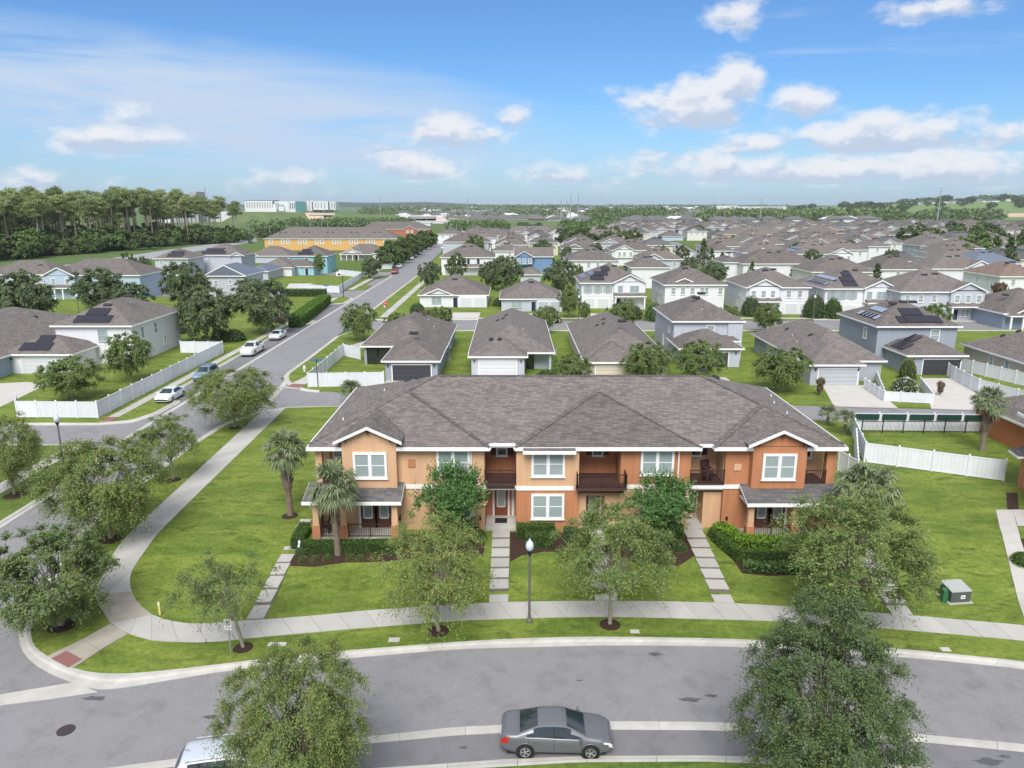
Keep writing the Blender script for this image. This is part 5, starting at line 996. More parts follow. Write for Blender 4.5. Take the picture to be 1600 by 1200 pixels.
# ================================================================== VEHICLES
def itp(x, pts):
    for (a, p), (b, q) in zip(pts, pts[1:]):
        if x <= b: f = (x-a)/(b-a) if b > a else 0; f = max(0, min(1, f)); return p+(q-p)*f
    return pts[-1][1]
def paint(n, c): return M(n, c, .42, .03, 1, metal=.3, spec=.5, coat=.35)
TYRE = M('tyre', (.018, .018, .018), .8, .1, 6); RIM = M('alloy_rim', (.55, .55, .56), .3, .05, 5, metal=.8); RED = M('tail_lamp', (.42, .015, .012), .2, .1, 8, spec=.8); HEAD = M('head_lamp', (.72, .70, .66), .12, .05, 8, spec=.9); CHROME = M('chrome', (.30, .30, .31), .45, .0, 1, metal=.8); PLASTIC = M('black_plastic', (.02, .02, .022), .55, .1, 5)
CARGLASS = M('car_glass', (.018, .028, .032), .06, .4, 1.2, spec=.9)
WM = {}
def wheels(t, xs, y, r, w=.22):
    if r not in WM:
        a = MB(); n = 22; pr = [(r*.62, -w/2), (r*.93, -w/2), (r, -w*.3), (r, w*.3), (r*.93, w/2), (r*.62, w/2)]; vs = []
        for rr, yy in pr:
            for k in range(n): vs.append((rr*math.cos(2*math.pi*k/n), yy, rr*math.sin(2*math.pi*k/n)))
        fs = []
        for i in range(5):
            for k in range(n): fs.append((i*n+k, i*n+(k+1) % n, (i+1)*n+(k+1) % n, (i+1)*n+k))
        fs.append(tuple(range(n))); fs.append(tuple(5*n+k for k in range(n))); a.add(vs, fs); b = MB()
        for sg in (1,):
            yy = sg*(w/2+.008)
            for k in range(10): an = k*math.pi/5+(.14 if k % 2 else -.14)*1; b.bar((.04*math.cos(k//2*math.pi*.4), yy, .04*math.sin(k//2*math.pi*.4)), (r*.62*math.cos(k//2*math.pi*.4+(.16 if k % 2 else -.16)), yy, r*.62*math.sin(k//2*math.pi*.4+(.16 if k % 2 else -.16))), .035, .025, (0,1,0))
            pts = [(r*.63*math.cos(2*math.pi*k/18), yy, r*.63*math.sin(2*math.pi*k/18)) for k in range(19)]
            for p, q in zip(pts, pts[1:]): b.bar(p, q, .03, .035, (0,1,0))
            b.bar((0, yy-.012, 0), (0, yy+.012, 0), .12)
        WM[r] = (a.mesh('wheel', TYRE, True), b.mesh('rim', RIM))
    for x in xs:
        for s in (-1, 1): o = put('wheel', WM[r][0], t, (x, s*(y-w/2+.02), r)); put('rim', WM[r][1], o, rz=0 if s > 0 else math.pi)
def car(label, cat, loc, rz, col_, kind='sedan', name='parked_car', group=None, detail=True, mat=None):
    t = thing(name, label, cat, loc, rz, group); pm = mat or paint('paint_%d_%d_%d' % tuple(int(c*100) for c in col_), col_)
    K = {'sedan': dict(L=4.82, W=1.84, r=.335, wx=(-1.36, 1.44), zt=[(-2.41,.80),(-2.37,.99),(-2.2,1.06),(-1.72,1.09),(-1.6,1.13),(-.82,1.41),(-.55,1.455),(-.15,1.475),(.2,1.455),(.42,1.41),(1.22,1.03),(1.32,.99),(1.9,.90),(2.22,.79),(2.36,.68),(2.41,.58)],
              bl=[(-2.41,.76),(-2.2,.97),(-1.6,1.0),(-.8,.98),(0,.94),(1.2,.90),(1.9,.82),(2.3,.68),(2.41,.54)], ws=(.42, 1.22), rg=(-1.6, -.82), sg=(-1.35, 1.0), ro=(-.82, .42)),
         'suv': dict(L=4.75, W=1.88, r=.36, wx=(-1.4, 1.42), zt=[(-2.37,.85),(-2.34,1.12),(-2.28,1.2),(-1.98,1.62),(-1.8,1.70),(-1,1.73),(0,1.72),(.35,1.66),(1.18,1.18),(1.28,1.14),(1.95,1.04),(2.25,.92),(2.37,.7)],
              bl=[(-2.37,.8),(-2.28,1.12),(-1,1.08),(0,1.05),(1.2,1.02),(2,.92),(2.37,.66)], ws=(.35, 1.18), rg=(-2.28, -1.98), sg=(-1.95, 1.0), ro=(-1.98, .35)),
         'pickup': dict(L=5.85, W=2.0, r=.42, wx=(-1.85, 1.8), zt=[(-2.92,1.0),(-2.9,1.28),(-2.8,1.3),(-.98,1.3),(-.95,1.36),(-.8,1.84),(-.5,1.9),(.5,1.88),(.72,1.82),(1.35,1.32),(1.45,1.28),(2.6,1.22),(2.85,1.12),(2.92,.85)],
              bl=[(-2.92,.95),(-2.8,1.24),(-1,1.24),(1.3,1.2),(2.6,1.12),(2.92,.8)], ws=(.72, 1.35), rg=(-.95, -.8), sg=(-.8, 1.1), ro=(-.8, .72))}[kind]
    L, W = K['L'], K['W']; hx = L/2; xs = sorted(set([round(-hx+i*.1, 3) for i in range(int(L/.1)+1)]+[a for a, _ in K['zt']]))
    ring = []
    for x in xs:
        e = max(0, (abs(x)-(hx-.75))/.75); hw = W/2*(1-.17*e**2.2); zl = .24+.1*e**2; zt = itp(x, K['zt']); bl = min(itp(x, K['bl']), zt-.02); gh = zt-bl; tall = min(1, gh/.42)
        rw = hw*(.93-.20*tall); f5 = .955-.03*tall
        s = [(hw*.9, zl), (hw*.975, zl+.08), (hw, zl+.26), (hw*1.0, zl+(bl-zl)*.62), (hw*.985, bl-.05), (hw*f5, bl+min(.02, gh*.3)), (hw*f5*.55+rw*.45, bl+gh*.5), (rw*1.0, bl+gh*.88), (rw*.88, bl+gh*.97), (rw*.5, zt+.008), (0, zt+.018)]
        ring.append([(x, y, z) for y, z in s]+[(x, -y, z) for y, z in s[-2::-1]])
    m = len(ring[0]); P_ = {}
    def add(k, f): P_.setdefault(k, []).append(f)
    for i in range(len(xs)-1):
        xm = (xs[i]+xs[i+1])/2
        for j in range(m-1):
            jj = j if j < 10 else m-2-j; q = [ring[i][j], ring[i+1][j], ring[i+1][j+1], ring[i][j+1]]; k = 'body'; h_ = (jj-5+.5)/2
            if jj in (5, 6):
                a, b = K['sg']; sl = (.0 if jj == 5 else .26)
                if a+(.05 if jj == 5 else .30) < xm < b-(.02 if jj == 5 else .42): k = 'side_window'
                if kind == 'sedan' and abs(xm+.12) < .05: k = 'pillar'
                elif kind == 'suv' and (abs(xm+.25) < .05 or abs(xm+1.25) < .05): k = 'pillar'
                elif kind == 'pickup' and abs(xm-.15) < .05: k = 'pillar'
                if k == 'pillar' and not (K['sg'][0]+.3 < xm < K['sg'][1]-.3): k = 'body'
            if jj >= 7:
                if K['ws'][0] < xm < K['ws'][1] and jj >= 8: k = 'windshield'
                if K['rg'][0] < xm < K['rg'][1] and jj >= 8: k = 'rear_window'
                if kind == 'pickup' and -2.78 < xm < -1.0 and jj >= 8: k = 'truck_bed'
            if jj in (3, 4) and xm > hx-(.42 if jj == 4 else .2): k = 'headlight'
            if jj in (3, 4) and xm < -hx+(.38 if jj == 4 else .3): k = 'tail_light'
            if j >= 10 and k in ('side_window', 'headlight', 'tail_light'): k += '#'
            add(k, q)
    add('body', ring[0]); add('body', ring[-1])
    mm_ = {'body': pm, 'side_window': CARGLASS, 'pillar': PLASTIC, 'windshield': CARGLASS, 'rear_window': CARGLASS, 'truck_bed': PLASTIC, 'headlight': HEAD, 'tail_light': RED}
    for k, fs in P_.items():
        g_ = MB(); idx = {}; off = .012 if k.startswith(('head', 'tail')) else -.006 if k != 'body' else 0
        for f in fs:
            ii = []
            for v in f:
                if v not in idx:
                    idx[v] = len(g_.v); g_.v.append((v[0], v[1]*(1+off), v[2]+off*.3) if not k.startswith(('w', 'rear_w')) else (v[0], v[1], v[2]-.005))
                ii.append(idx[v])
            g_.f.append(tuple(ii)); g_.m.append(0)
        g_.build(k.strip('#'), mm_[k.strip('#')], t, smooth=True, fix=(k == 'body'))
    MB().box(-hx+.25, -W*.42, .16, hx-.3, W*.42, .3).build('underside', PLASTIC, t)
    r = K['r']; wheels(t, K['wx'], W/2, r)
    for x in K['wx']:
        for s in (-1, 1):
            g_ = MB(); n = 20; vs = [(x+(r+.075)*math.cos(2*math.pi*k/n), s*(W/2+.004), r+(r+.075)*math.sin(2*math.pi*k/n)*1.0) for k in range(n)]; g_.add(vs+[(v[0], s*(W/2-.28), v[2]) for v in vs], [tuple(range(n))]+[(k, (k+1) % n, n+(k+1) % n, n+k) for k in range(n)]); o = g_.build('wheel_arch', PLASTIC, t)
            q = MB(); an = [math.pi*(-.03+1.06*k/14) for k in range(15)]; q.tube([(x+(r+.085)*math.cos(a), s*(W/2+.0), r+(r+.085)*math.sin(a)) for a in an], .022, 5); q.build('arch_lip', pm, t, smooth=True)
    for s in (-1, 1):
        mx = K['ws'][1]-.25; zb = itp(mx, K['bl']); MB().add([(mx-.05, s*W*.47, zb+.02),(mx+.12, s*W*.47, zb+.04),(mx+.10, s*(W/2+.14), zb+.05),(mx-.04, s*(W/2+.14), zb+.04),(mx-.05, s*W*.47, zb+.16),(mx+.08, s*W*.47, zb+.15),(mx+.06, s*(W/2+.14), zb+.18),(mx-.04, s*(W/2+.14), zb+.19)], [(0,3,2,1),(4,5,6,7),(0,1,5,4),(1,2,6,5),(2,3,7,6),(3,0,4,7)]).build('mirror', pm, t)
        if detail:
            doors = {'sedan': (1.02, -.13, -1.2), 'suv': (1.02, -.25, -1.25), 'pickup': (1.15, .15, -.9)}[kind]; sm = MB()
            for d in doors: zb = itp(d, K['bl']); sm.tube([(d, s*(W/2+.001), .36), (d, s*(W/2+.003), .6), (d-.02, s*(W/2*.985+.002), zb-.06), (d-.03, s*(W/2*.93+.01), zb+.01)], .007, 4, False)
            sm.build('door_seam', PLASTIC, t)
            for d in doors[:2]: x = d-.85 if d == doors[0] else d-.8; zb = itp(x, K['bl']); MB().box(x-.1, s*(W/2-.01), zb-.13, x+.1, s*(W/2+.035), zb-.095).build('door_handle', CHROME if kind == 'sedan' else pm, t)
            a, b = K['sg']; pts = [(x, s*(W/2*.962), itp(x, K['bl'])+.015) for x in np.linspace(a, b, 12)]; MB().tube(pts, .008, 4, False).build('window_trim', CHROME, t)
    MB().box(hx-.13, -.5, .42, hx-.02, .5, .58).build('grille', PLASTIC, t); MB().box(hx-.10, -.42, .60, hx-.015, .42, .66).build('grille', CHROME, t); MB().box(-hx-.015, -.26, .62, -hx+.05, .26, .76).build('number_plate', WHITE, t)
    if kind == 'suv':
        for s in (-1, 1): MB().tube([(-1.75, s*.66, 1.68), (-1.6, s*.66, 1.76), (.1, s*.65, 1.76), (.25, s*.65, 1.69)], .02, 5).build('roof_rail', CHROME, t)
        MB().tube([(-1.7, 0, 1.72), (-1.95, 0, 1.82)], .012, 4).build('aerial', PLASTIC, t)
    return t
R_ = RL
y1 = P(818, 1186, R_).y+.92; xr = P(818, 1186, R_).x
car('dark grey sedan parked in the foreground parking lane, facing right', 'car', (P(870, 1186, R_).x+.02, y1, R_), R(-1), (.15, .155, .17))
car('silver wagon with roof rails half hidden under the light green tree at lower left', 'car', (-11.3, 25.3, R_), R(10), (.58, .62, .68), 'suv')
car('white crew cab pickup truck facing the viewer on the avenue', 'pickup truck', (-39.6, P(406, 549, .9+R_).y+2.9, PAD+R_), -R(90), (.78, .78, .79), 'pickup')
car('white sedan parked behind the white pickup truck on the avenue', 'car', (-39.7, P(445, 525, .9+R_).y+2.6, PAD+R_), -R(90), (.76, .76, .78))
car('blue grey hatchback behind the street tree on the avenue', 'car', (-39.9, P(347, 588, .9+R_).y+2.4, PAD+R_), -R(90), (.20, .27, .36), 'suv')
car('white car half hidden by the tree at the bulge of the parking lane', 'car', (-39.9, P(305, 622, .9+R_).y+2.8, PAD+R_), -R(90), (.74, .77, .80))
car('dark red hatchback turning at the far side road on the avenue', 'car', (-38.2, P(622, 424, .9+R_).y+2, PAD+R_), -R(90), (.25, .03, .04), 'suv', detail=False)
for i, (x, y, c, k, lab) in enumerate([(-40.2, 262, (.7,.7,.7), 'sedan', 'white sedan, nearest of the far line of parked cars'), (-41.0, 300, (.75,.75,.75), 'suv', 'white car, second of the far line of parked cars'), (-41.6, 315, (.35,.37,.4), 'sedan', 'grey sedan, third of the far line of parked cars'), (-42.2, 331, (.4,.42,.45), 'suv', 'silver car, last of the far line of parked cars'), (-34.5, 372, (.75,.75,.76), 'suv', 'white van like car driving at the far end of the avenue')]):
    car(lab, 'car', (x, y, PAD+R_), -R(90), c, k, group='cars parked far along the avenue', detail=False)
p = P(107, 423, .9); car('white pickup on the highway before the pine wood', 'pickup truck', (p.x, p.y, PAD+R_), R(-60), (.75, .77, .8), 'pickup', detail=False)
p = P(391, 377, .9); car('dark car on the highway at the end of the pine wood', 'car', (p.x, p.y, PAD+R_), R(-60), (.06, .07, .08), 'suv', detail=False)
for (x, y, c, lab) in ((70.5, 292, (.6,.62,.64), 'silver car at the kerb of the side street'), (72, 284, (.35,.37,.4), 'grey car behind the silver one on the side street'), (80, 395, (.05,.05,.06), 'black car at the far bend of the side street')): car(lab, 'car', (x, y, PAD+R_), R(-100), c, 'sedan', detail=False)
car('pale blue car behind the right end of the townhouse roof', 'car', (20.9, 80.5, PAD+R_), R(-20), (.42, .55, .66), 'sedan', detail=False)

# ================================================================== STREET FURNITURE
GLOBE = M('lamp_globe', (.55, .62, .70), .25, .1, 6, spec=.6)
def lamp(p, label, h=4.1, s=1.0):
    t = thing('street_lamp', label, 'street lamp', p, 0, 'globe street lamps', s); m = MB(); m.lathe((0,0,0), [(.16, -.05), (.16, .12), (.1, .25), (.075, .6), (.06, h-.75)], 10); m.build('pole', POST, t)
    MB().lathe((0,0,h-.78), [(.05, 0), (.07, .06), (.1, .15), (.15, .3), (.16, .33)], 10).build('lamp_holder', BLACK, t); MB().lathe((0,0,h-.45), [(.12, 0), (.21, .15), (.235, .3), (.2, .47), (.1, .6), (.05, .62), (.06, .67), (.02, .74)], 14).build('globe', GLOBE, t, smooth=True); return t
p = P(827, 972); hf = (PY(827, 849, p.y).z-p.z); lamp(p, 'street lamp with white globe in the verge before the townhouse', hf)
p = P(101, 735); lamp(p, 'globe street lamp at the side road on the left, over the treetops', PY(98, 652, p.y).z-p.z)
for u, v, lab in ((125, 500, 'globe street lamp before the blue gabled house'), (904, 502, 'globe street lamp before the timber gabled white house'), (1270, 502, 'globe street lamp before the rounded bushes'), (1044, 392, 'globe street lamp at the end of the side street'), (706, 392, 'globe street lamp near the end of the avenue')): lamp(P(u, v), lab, hf)
SGN = M('sign_white', (.75, .75, .74), .4, .05, 4); SBLK = M('sign_black', (.02, .02, .02), .5); SRED = M('sign_red', (.55, .03, .025), .4, .05, 5); SBLU = M('sign_blue', (.06, .16, .38), .4, .05, 5)
def text_part(body, size, m, parent, loc, rot=(R(90), 0, 0)):
    c = bpy.data.curves.new('lettering', 'FONT'); c.body = body; c.size = size; c.align_x = 'CENTER'; c.align_y = 'CENTER'; c.extrude = .004; o = bpy.data.objects.new('lettering', c); col.objects.link(o)
    dg = bpy.context.evaluated_depsgraph_get(); me = bpy.data.meshes.new_from_object(o.evaluated_get(dg)); bpy.data.objects.remove(o); me.materials.clear(); me.materials.append(m)
    q = put('lettering', me, parent, loc); q.rotation_euler = rot; return q
p = P(361, 1020); t = thing('parking_sign', 'small white no parking sign on a thin post by the leaning tree', 'sign', p, R(-8)); zt = PY(360, 967, p.y).z-p.z
MB().box(-.025, -.02, -.1, .025, .02, zt).build('post', GALV, t); pl = MB().box(-.2, -.045, zt-.62, .2, -.025, zt).build('sign_plate', SGN, t)
text_part('P', .26, SBLK, pl, (0, -.05, zt-.22)); rg_ = MB(); an = [2*math.pi*k/20 for k in range(21)]
for a, b in zip(an, an[1:]): rg_.bar((.14*math.cos(a), -.052, zt-.22+.14*math.sin(a)), (.14*math.cos(b), -.052, zt-.22+.14*math.sin(b)), .03, .008, (0,1,0))
rg_.bar((-.1, -.054, zt-.12), (.1, -.054, zt-.32), .03, .008, (0,1,0)); rg_.build('prohibition_ring', M('sign_ring', (.12, .03, .03), .5), pl); text_part('ANY TIME', .065, SBLK, pl, (0, -.05, zt-.5))
def stop(p, lab):
    t = thing('stop_sign', lab, 'stop sign', p); MB().box(-.03, -.03, -.1, .03, .03, 2.3).build('post', GALV, t); v = [(.42*math.cos(math.pi/8+k*math.pi/4), .42*math.sin(math.pi/8+k*math.pi/4)) for k in range(8)]
    o = MB().add([(a, -.06, 2.35+b) for a, b in v]+[(a, -.035, 2.35+b) for a, b in v], [tuple(range(8)), tuple(range(15, 7, -1))]+[(k, (k+1) % 8, 8+(k+1) % 8, 8+k) for k in range(8)]).build('sign_plate', SRED, t); text_part('STOP', .28, SGN, o, (0, -.065, 2.35))
stop(P(603, 492), 'red stop sign at the second street corner of the avenue')
def street_sign(p, lab, h=2.9):
    t = thing('street_name_sign', lab, 'street sign', p, .2); MB().box(-.04, -.04, -.1, .04, .04, h).build('post', BROWN, t); MB().box(-.75, -.015, h+.02, .75, .015, h+.24).build('name_blade', SBLU, t); MB().box(-.015, -.65, h+.26, .015, .65, h+.48).build('name_blade', SBLU, t); MB().lathe((0,0,h), [(.07, -.1), (.07, .02), (.03, .05), (.02, .6)], 8).build('finial', BLACK, t)
street_sign(P(497, 605), 'post with blue street name blades before the white fence by the alley', 3.3); street_sign(P(511, 465), 'thin post with street name blades at the teal house corner', 2.8)
def hydrant(p, lab):
    t = thing('fire_hydrant', lab, 'fire hydrant', p); MB().lathe((0,0,0), [(.17, 0), (.17, .06), (.12, .08), (.12, .5), (.17, .52), (.16, .62), (.08, .74), (.03, .8)], 12).build('barrel', SGN, t, smooth=False); MB().bar((-.22, 0, .42), (.22, 0, .42), .12).build('outlet', SGN, t); MB().bar((0, -.2, .38), (0, 0, .38), .14).build('outlet', SGN, t)
hydrant(P(476, 580), 'white fire hydrant at the alley corner of the avenue'); hydrant(P(560, 492), 'white fire hydrant at the side road before the teal house'); hydrant(P(601, 480), 'white fire hydrant by the stop sign')
BINM = M('bin_green', (.02, .04, .03), .5)
def bin_(p, lab):
    t = thing('wheelie_bin', lab, 'bin', p); MB().add([(-.25,-.3,.1),(.25,-.3,.1),(.25,.25,.1),(-.25,.25,.1),(-.32,-.38,1.0),(.32,-.38,1.0),(.32,.32,1.0),(-.32,.32,1.0)], [(0,3,2,1),(0,1,5,4),(1,2,6,5),(2,3,7,6),(3,0,4,7),(4,5,6,7)]).build('body', BINM, t); MB().box(-.34, -.42, 1.0, .34, .36, 1.07).build('lid', BINM, t)
    for s in (-1, 1): MB().tube([(s*.28, .28, .13), (s*.34, .28, .13)], .13, 10).build('wheel', TYRE, t)
bin_(P(703, 491), 'dark wheelie bin beside the garage of the white bungalow')
p = P(1491, 936); t = thing('transformer_box', 'dark green ground transformer box with pale lid on the right lawn', 'transformer', p, R(6)); MB().box(-.75, -.6, -.05, .75, .65, .07).build('concrete_pad', CONC, t)
GBOX = M('transformer_green', (.085, .098, .09), .5, .1, 4); MB().box(-.62, -.5, .07, .62, .5, .75).build('cabinet', GBOX, t); MB().add([(-.65,-.53,.75),(.65,-.53,.75),(.65,.53,.95),(-.65,.53,.95),(-.65,-.53,.8),(.65,-.53,.8),(.65,.53,1.0),(-.65,.53,1.0)], [(0,3,2,1),(4,5,6,7),(0,1,5,4),(1,2,6,5),(2,3,7,6),(3,0,4,7)]).build('lid', M('transformer_lid', (.36, .38, .36), .45, .1, 4), t)
o = MB().box(-.02, -.515, .3, .26, -.5, .52).build('warning_label', SGN, t); text_part('581', .12, SBLK, o, (.12, -.52, .41))
p = P(1474, 940); t = thing('cable_pedestal', 'small green cable box beside the transformer', 'cable box', p); MB().add([(-.16,-.16,0),(.16,-.16,0),(.16,.16,0),(-.16,.16,0),(-.13,-.13,.75),(.13,-.13,.75),(.13,.13,.85),(-.13,.13,.85)], [(0,3,2,1),(4,5,6,7),(0,1,5,4),(1,2,6,5),(2,3,7,6),(3,0,4,7)]).build('cover', M('cable_green', (.03, .13, .05), .5), t)
for lab, x, y in (('grey air conditioner beside the slate garage house', PZ(700, 545, .9).x+.6, 104), ('grey air conditioner between the pale and beige houses', 6.3, 108), ('grey air conditioner beside the pale two storey house', 20.4, 112), ('grey air conditioner beside the grey house with pale garage', 32.6, 104), ('grey air conditioner between the slate house and the right fence', 62.5, 98)):
    t = thing('air_conditioner', lab, 'air conditioner', (x, y, PAD), random.uniform(-.1, .1), 'air conditioners beside the houses'); MB().box(-.5, -.5, 0, .5, .5, .1).build('base', CONC, t); MB().box(-.42, -.42, .1, .42, .42, .95).build('cabinet', M('ac_grey', (.28, .29, .29), .6, .1, 8), t); MB().lathe((0,0,.95), [(.36, 0), (.36, .03), (.1, .05)], 12).build('fan_grille', BLACK, t)
p = P(250, 961); t = thing('marker_post', 'short yellow utility marker beside the curved sidewalk', 'marker', p, .3); o = MB().box(-.05, -.02, 0, .05, .02, .85).build('post', M('marker_yellow', (.62, .55, .16), .5, .1, 5), t); MB().box(-.045, -.026, .6, .045, -.02, .8).build('label', SGN, o)
p = P(469, 864); t = thing('garden_statue', 'small white garden statue in the left bed beside the stepped path', 'statue', p); MB().lathe((0,0,0), [(.14, 0), (.14, .08), (.09, .1), (.13, .3), (.14, .5), (.07, .66), (.09, .74), (.08, .84), (.02, .9)], 10).build('figure', WHITE, t, smooth=True)
p = P(535, 462); t = thing('basketball_hoop', 'basketball hoop on a dark pole before the white fence of the teal house', 'basketball hoop', P(537, 465)); hh = PY(537, 428, P(537, 465).y).z-PAD; MB().tube([(0,0,0), (0,0,hh-.6), (-.3,.0,hh)], .09, 6).build('pole', BLACK, t); bb = MB().box(-1.5, -.04, hh-.5, -.1, .02, hh+.55).build('backboard', SGN, t); MB().box(-1.1, -.06, hh-.3, -.5, -.04, hh+.1).build('target_frame', BLACK, bb); rm = MB(); [rm.bar((-.8+.23*math.cos(a), -.3+.23*math.sin(a), hh-.3), (-.8+.23*math.cos(b), -.3+.23*math.sin(b), hh-.3), .03) for a, b in zip(an, an[1:])]; rm.build('rim', SRED, t)

# ================================================================== FENCES
def fence(label, pts, h=1.8, gap=2.4, m=VINYL, name='vinyl_fence', group='white vinyl fences', post=.13, capped=True):
    pts = [Vector(p) for p in pts]; o0 = pts[0]; z0 = H(o0.y); t = thing(name, label, 'fence', (o0.x, o0.y, z0), 0, group)
    pm_ = MB().box(-post/2, -post/2, -.15, post/2, post/2, h+.08).add([(-post*.62,-post*.62,h+.08),(post*.62,-post*.62,h+.08),(post*.62,post*.62,h+.08),(-post*.62,post*.62,h+.08),(0,0,h+.17)], [(0,1,4),(1,2,4),(2,3,4),(3,0,4),(3,2,1,0)]).mesh('post', m)
    for si, (a, b) in enumerate(zip(pts, pts[1:])):
        L = (b-a).length; n = max(1, round(L/gap)); ang = math.atan2((b-a).y, (b-a).x); pw = L/n-post; pa = MB(); nb = max(3, int(pw/.28))
        for i in range(nb): x0 = i*pw/nb; pa.box(x0+.004, -.02+(.004 if i % 2 else 0), .12, x0+pw/nb-.004, .02, h-.1)
        pa.box(0, -.035, .04, pw, .035, .16); pa.box(0, -.035, h-.14, pw, .035, h-.01); pme = pa.mesh('fence_panel', m)
        for k in range(n+1):
            if k == n and si < len(pts)-2: continue
            c = a.lerp(b, k/n); put('post', pm_, t, (c.x-o0.x, c.y-o0.y, H(c.y)-z0), ang)
        for k in range(n):
            c = a.lerp(b, k/n); d = (b-a).normalized()*post/2; put('fence_panel', pme, t, (c.x+d.x-o0.x, c.y+d.y-o0.y, H(c.y)-z0), ang)
    return t
fence('long white fence along the avenue sidewalk round the house at left', [P(28,640).xy, P(28,652).xy, (-43.9, 74.3), (-43.9, P(336,552).y), (P(290,553).x-1, P(336,552).y+.3)])
fence('white fence at the alley corner round the slate garage house yard', [P(600,603).xy, P(482,605).xy, P(537,556).xy, P(563,562).xy])
fence('big white fence across the right lawn', [(47.4, 69.5), (34.0, 70.1), (31.0, 60.7), (40.3, 56.2)], gap=2.5)
fence('short white fence closing the right end of the townhouse', [P(1309,735).xy, P(1338,752).xy, P(1335,700).xy], gap=1.2)
fence('small white fence round the flowering garden between two driveways', [P(1366,588).xy, P(1381,627).xy+Vector((0,0)), P(1457,631).xy, P(1437,605).xy][0:4], 1.2, 1.7)
fence('small white fence from the grey garage to the alley', [P(1350,606).xy, P(1381,627).xy], 1.2, 1.7); fence('white fence right of the slate garage running to the right', [P(1480,588).xy, P(1528,614).xy, P(1620,640).xy], 1.7, 2.4); fence('white fence before the beige house at far right', [P(1497,578).xy, P(1610,606).xy], 1.7, 2.2)
fence('white fence round the teal house garden by the avenue', [P(467,455).xy, P(530,458).xy, P(567,434).xy, P(530,430).xy]); fence('white fence beside the orange townhouse on the avenue', [P(582,421).xy, P(612,420).xy, P(621,407).xy])
fence('white fence at the end of the side street', [(64, 300), (60, 312), (92, 312)], 2); 
t = thing('privacy_screen', 'dark green screen strips along the top of the back white fence', 'fence screen', (34, 70, PAD)); GSC = M('green_screen', (.012, .05, .035), .8, .2, 3)
for k in range(5): q = MB().box(0, -.02, 0, 2.35, .02, .55); o = q.build('screen_panel', GSC, t, (.25+k*2.67, -.02-.1*(k+.5)-.06, 1.2), smooth=False); o.rotation_euler.z = math.atan2(-.6, 13.4)
t = thing('metal_fence', 'black metal picket fence along the inside of the white fence', 'fence', (34.6, 69.0, PAD)); bl = MB()
for k in range(7): MB().box(k*2.05-.04, -.04, 0, k*2.05+.04, .04, 1.45).build('post', BLACK, t)
for k in range(6):
    q = MB(); q.box(k*2.05+.04, -.02, 1.2, k*2.05+2.01, .02, 1.25); q.box(k*2.05+.04, -.02, .15, k*2.05+2.01, .02, .19)
    for j in range(1, 16): q.box(k*2.05+j*.128-.009, -.009, .19, k*2.05+j*.128+.009, .009, 1.2)
    q.build('picket_panel', BLACK, t)
# ================================================================== HOUSES measured from the photograph
def HM(label, uL, uR, v, depth, st, wall, **k):
    e = k.get('eave') or (2.75 if st == 1 else 5.6); ov = .45; a = PZ(uL, v, PAD-.05+e); b = PZ(uR, v, PAD-.05+e); y = (a.y+b.y)/2+ov
    return House(label, a.x+ov, b.x-ov, y, y+depth, wall, st, **k)
def lx(s, u, v, z): p = PZ(u, v, PAD-.05+z); return p.x-s.t.location.x, p.y-s.t.location.y
V3 = lambda s, xs, y: [(x, y) for x in xs]
# --- row facing the alley
s = HM('slate grey single storey house with dark garage door behind the alley', 557, 700, 546, 1, 1, GREYB)
d = PZ(717, 507, 3.6).y-s.t.location.y-.45; s.wb = MB(); s.rb = MB(); s.fb = MB(); s.w = PZ(689, 564, 3.6).x-.45-s.t.location.x; s.d = d; s.body(0, s.w, 2.4, d, 2.75, walls=False)
s.wb.box(0, 3.6, -.3, s.w, d, 2.7); xg, yg = lx(s, 595, 564, 2.75); gw0 = xg+.45; yg += .45; s.wb.box(-.0, 2.4, -.3, .35, 3.6, 2.7)
s.body(gw0, s.w-.06, yg, d*.55, 2.75-.01); gx = (gw0+s.w)/2; garage_door(s.t, gx, yg-.03, -.02, 4.9, M('garage_dark', (.05, .052, .06), .5, .08, 3)); s.lamp(gw0+.35, yg); s.lamp(s.w-.45, yg)
for x, w_ in ((.5, 1.3), (2.1, 1.3)): MB().box(x, 2.5, .15, x+w_, 2.54, 2.4).build('screen_panel', GLASSD, s.t); MB().box(x-.05, 2.45, .1, x, 2.56, 2.5).build('screen_post', BROWN, s.t)
s.vents([(gx-.2, yg+4.8)], me=VENT, box=(0, 0, yg, 0)); s.vents([(s.w*.45, d-5.5), (s.w*.55, d-4.6)], 'l', VENT2); s.vents([(s.w*.62, d-5.5)], 'r', VENT2); s.sidewin('r', d*.55, .9); s.pipes([(s.w*.8, d*.5), (s.w*.7, d*.65)], 'r'); s.done()
s = HM('pale grey single storey house with white garage door behind the alley', 730, 869, 557, 1, 1, LGREY); s.wb = MB(); s.rb = MB(); s.fb = MB()
yb = 30; s.body(0, s.w, 2.6, yb, 2.75, walls=False); s.wb.box(0, 4.2, -.3, s.w, yb, 2.7); gw1 = PZ(825, 557, 3.6).x-.45-s.t.location.x; s.body(.06, gw1, 0, 7.5, 2.74); garage_door(s.t, gw1/2, -.03, -.02, 4.9, M('garage_white', (.62, .64, .67), .5, .04, 3)); s.lamp(.45, 0); s.lamp(gw1-.45, 0)
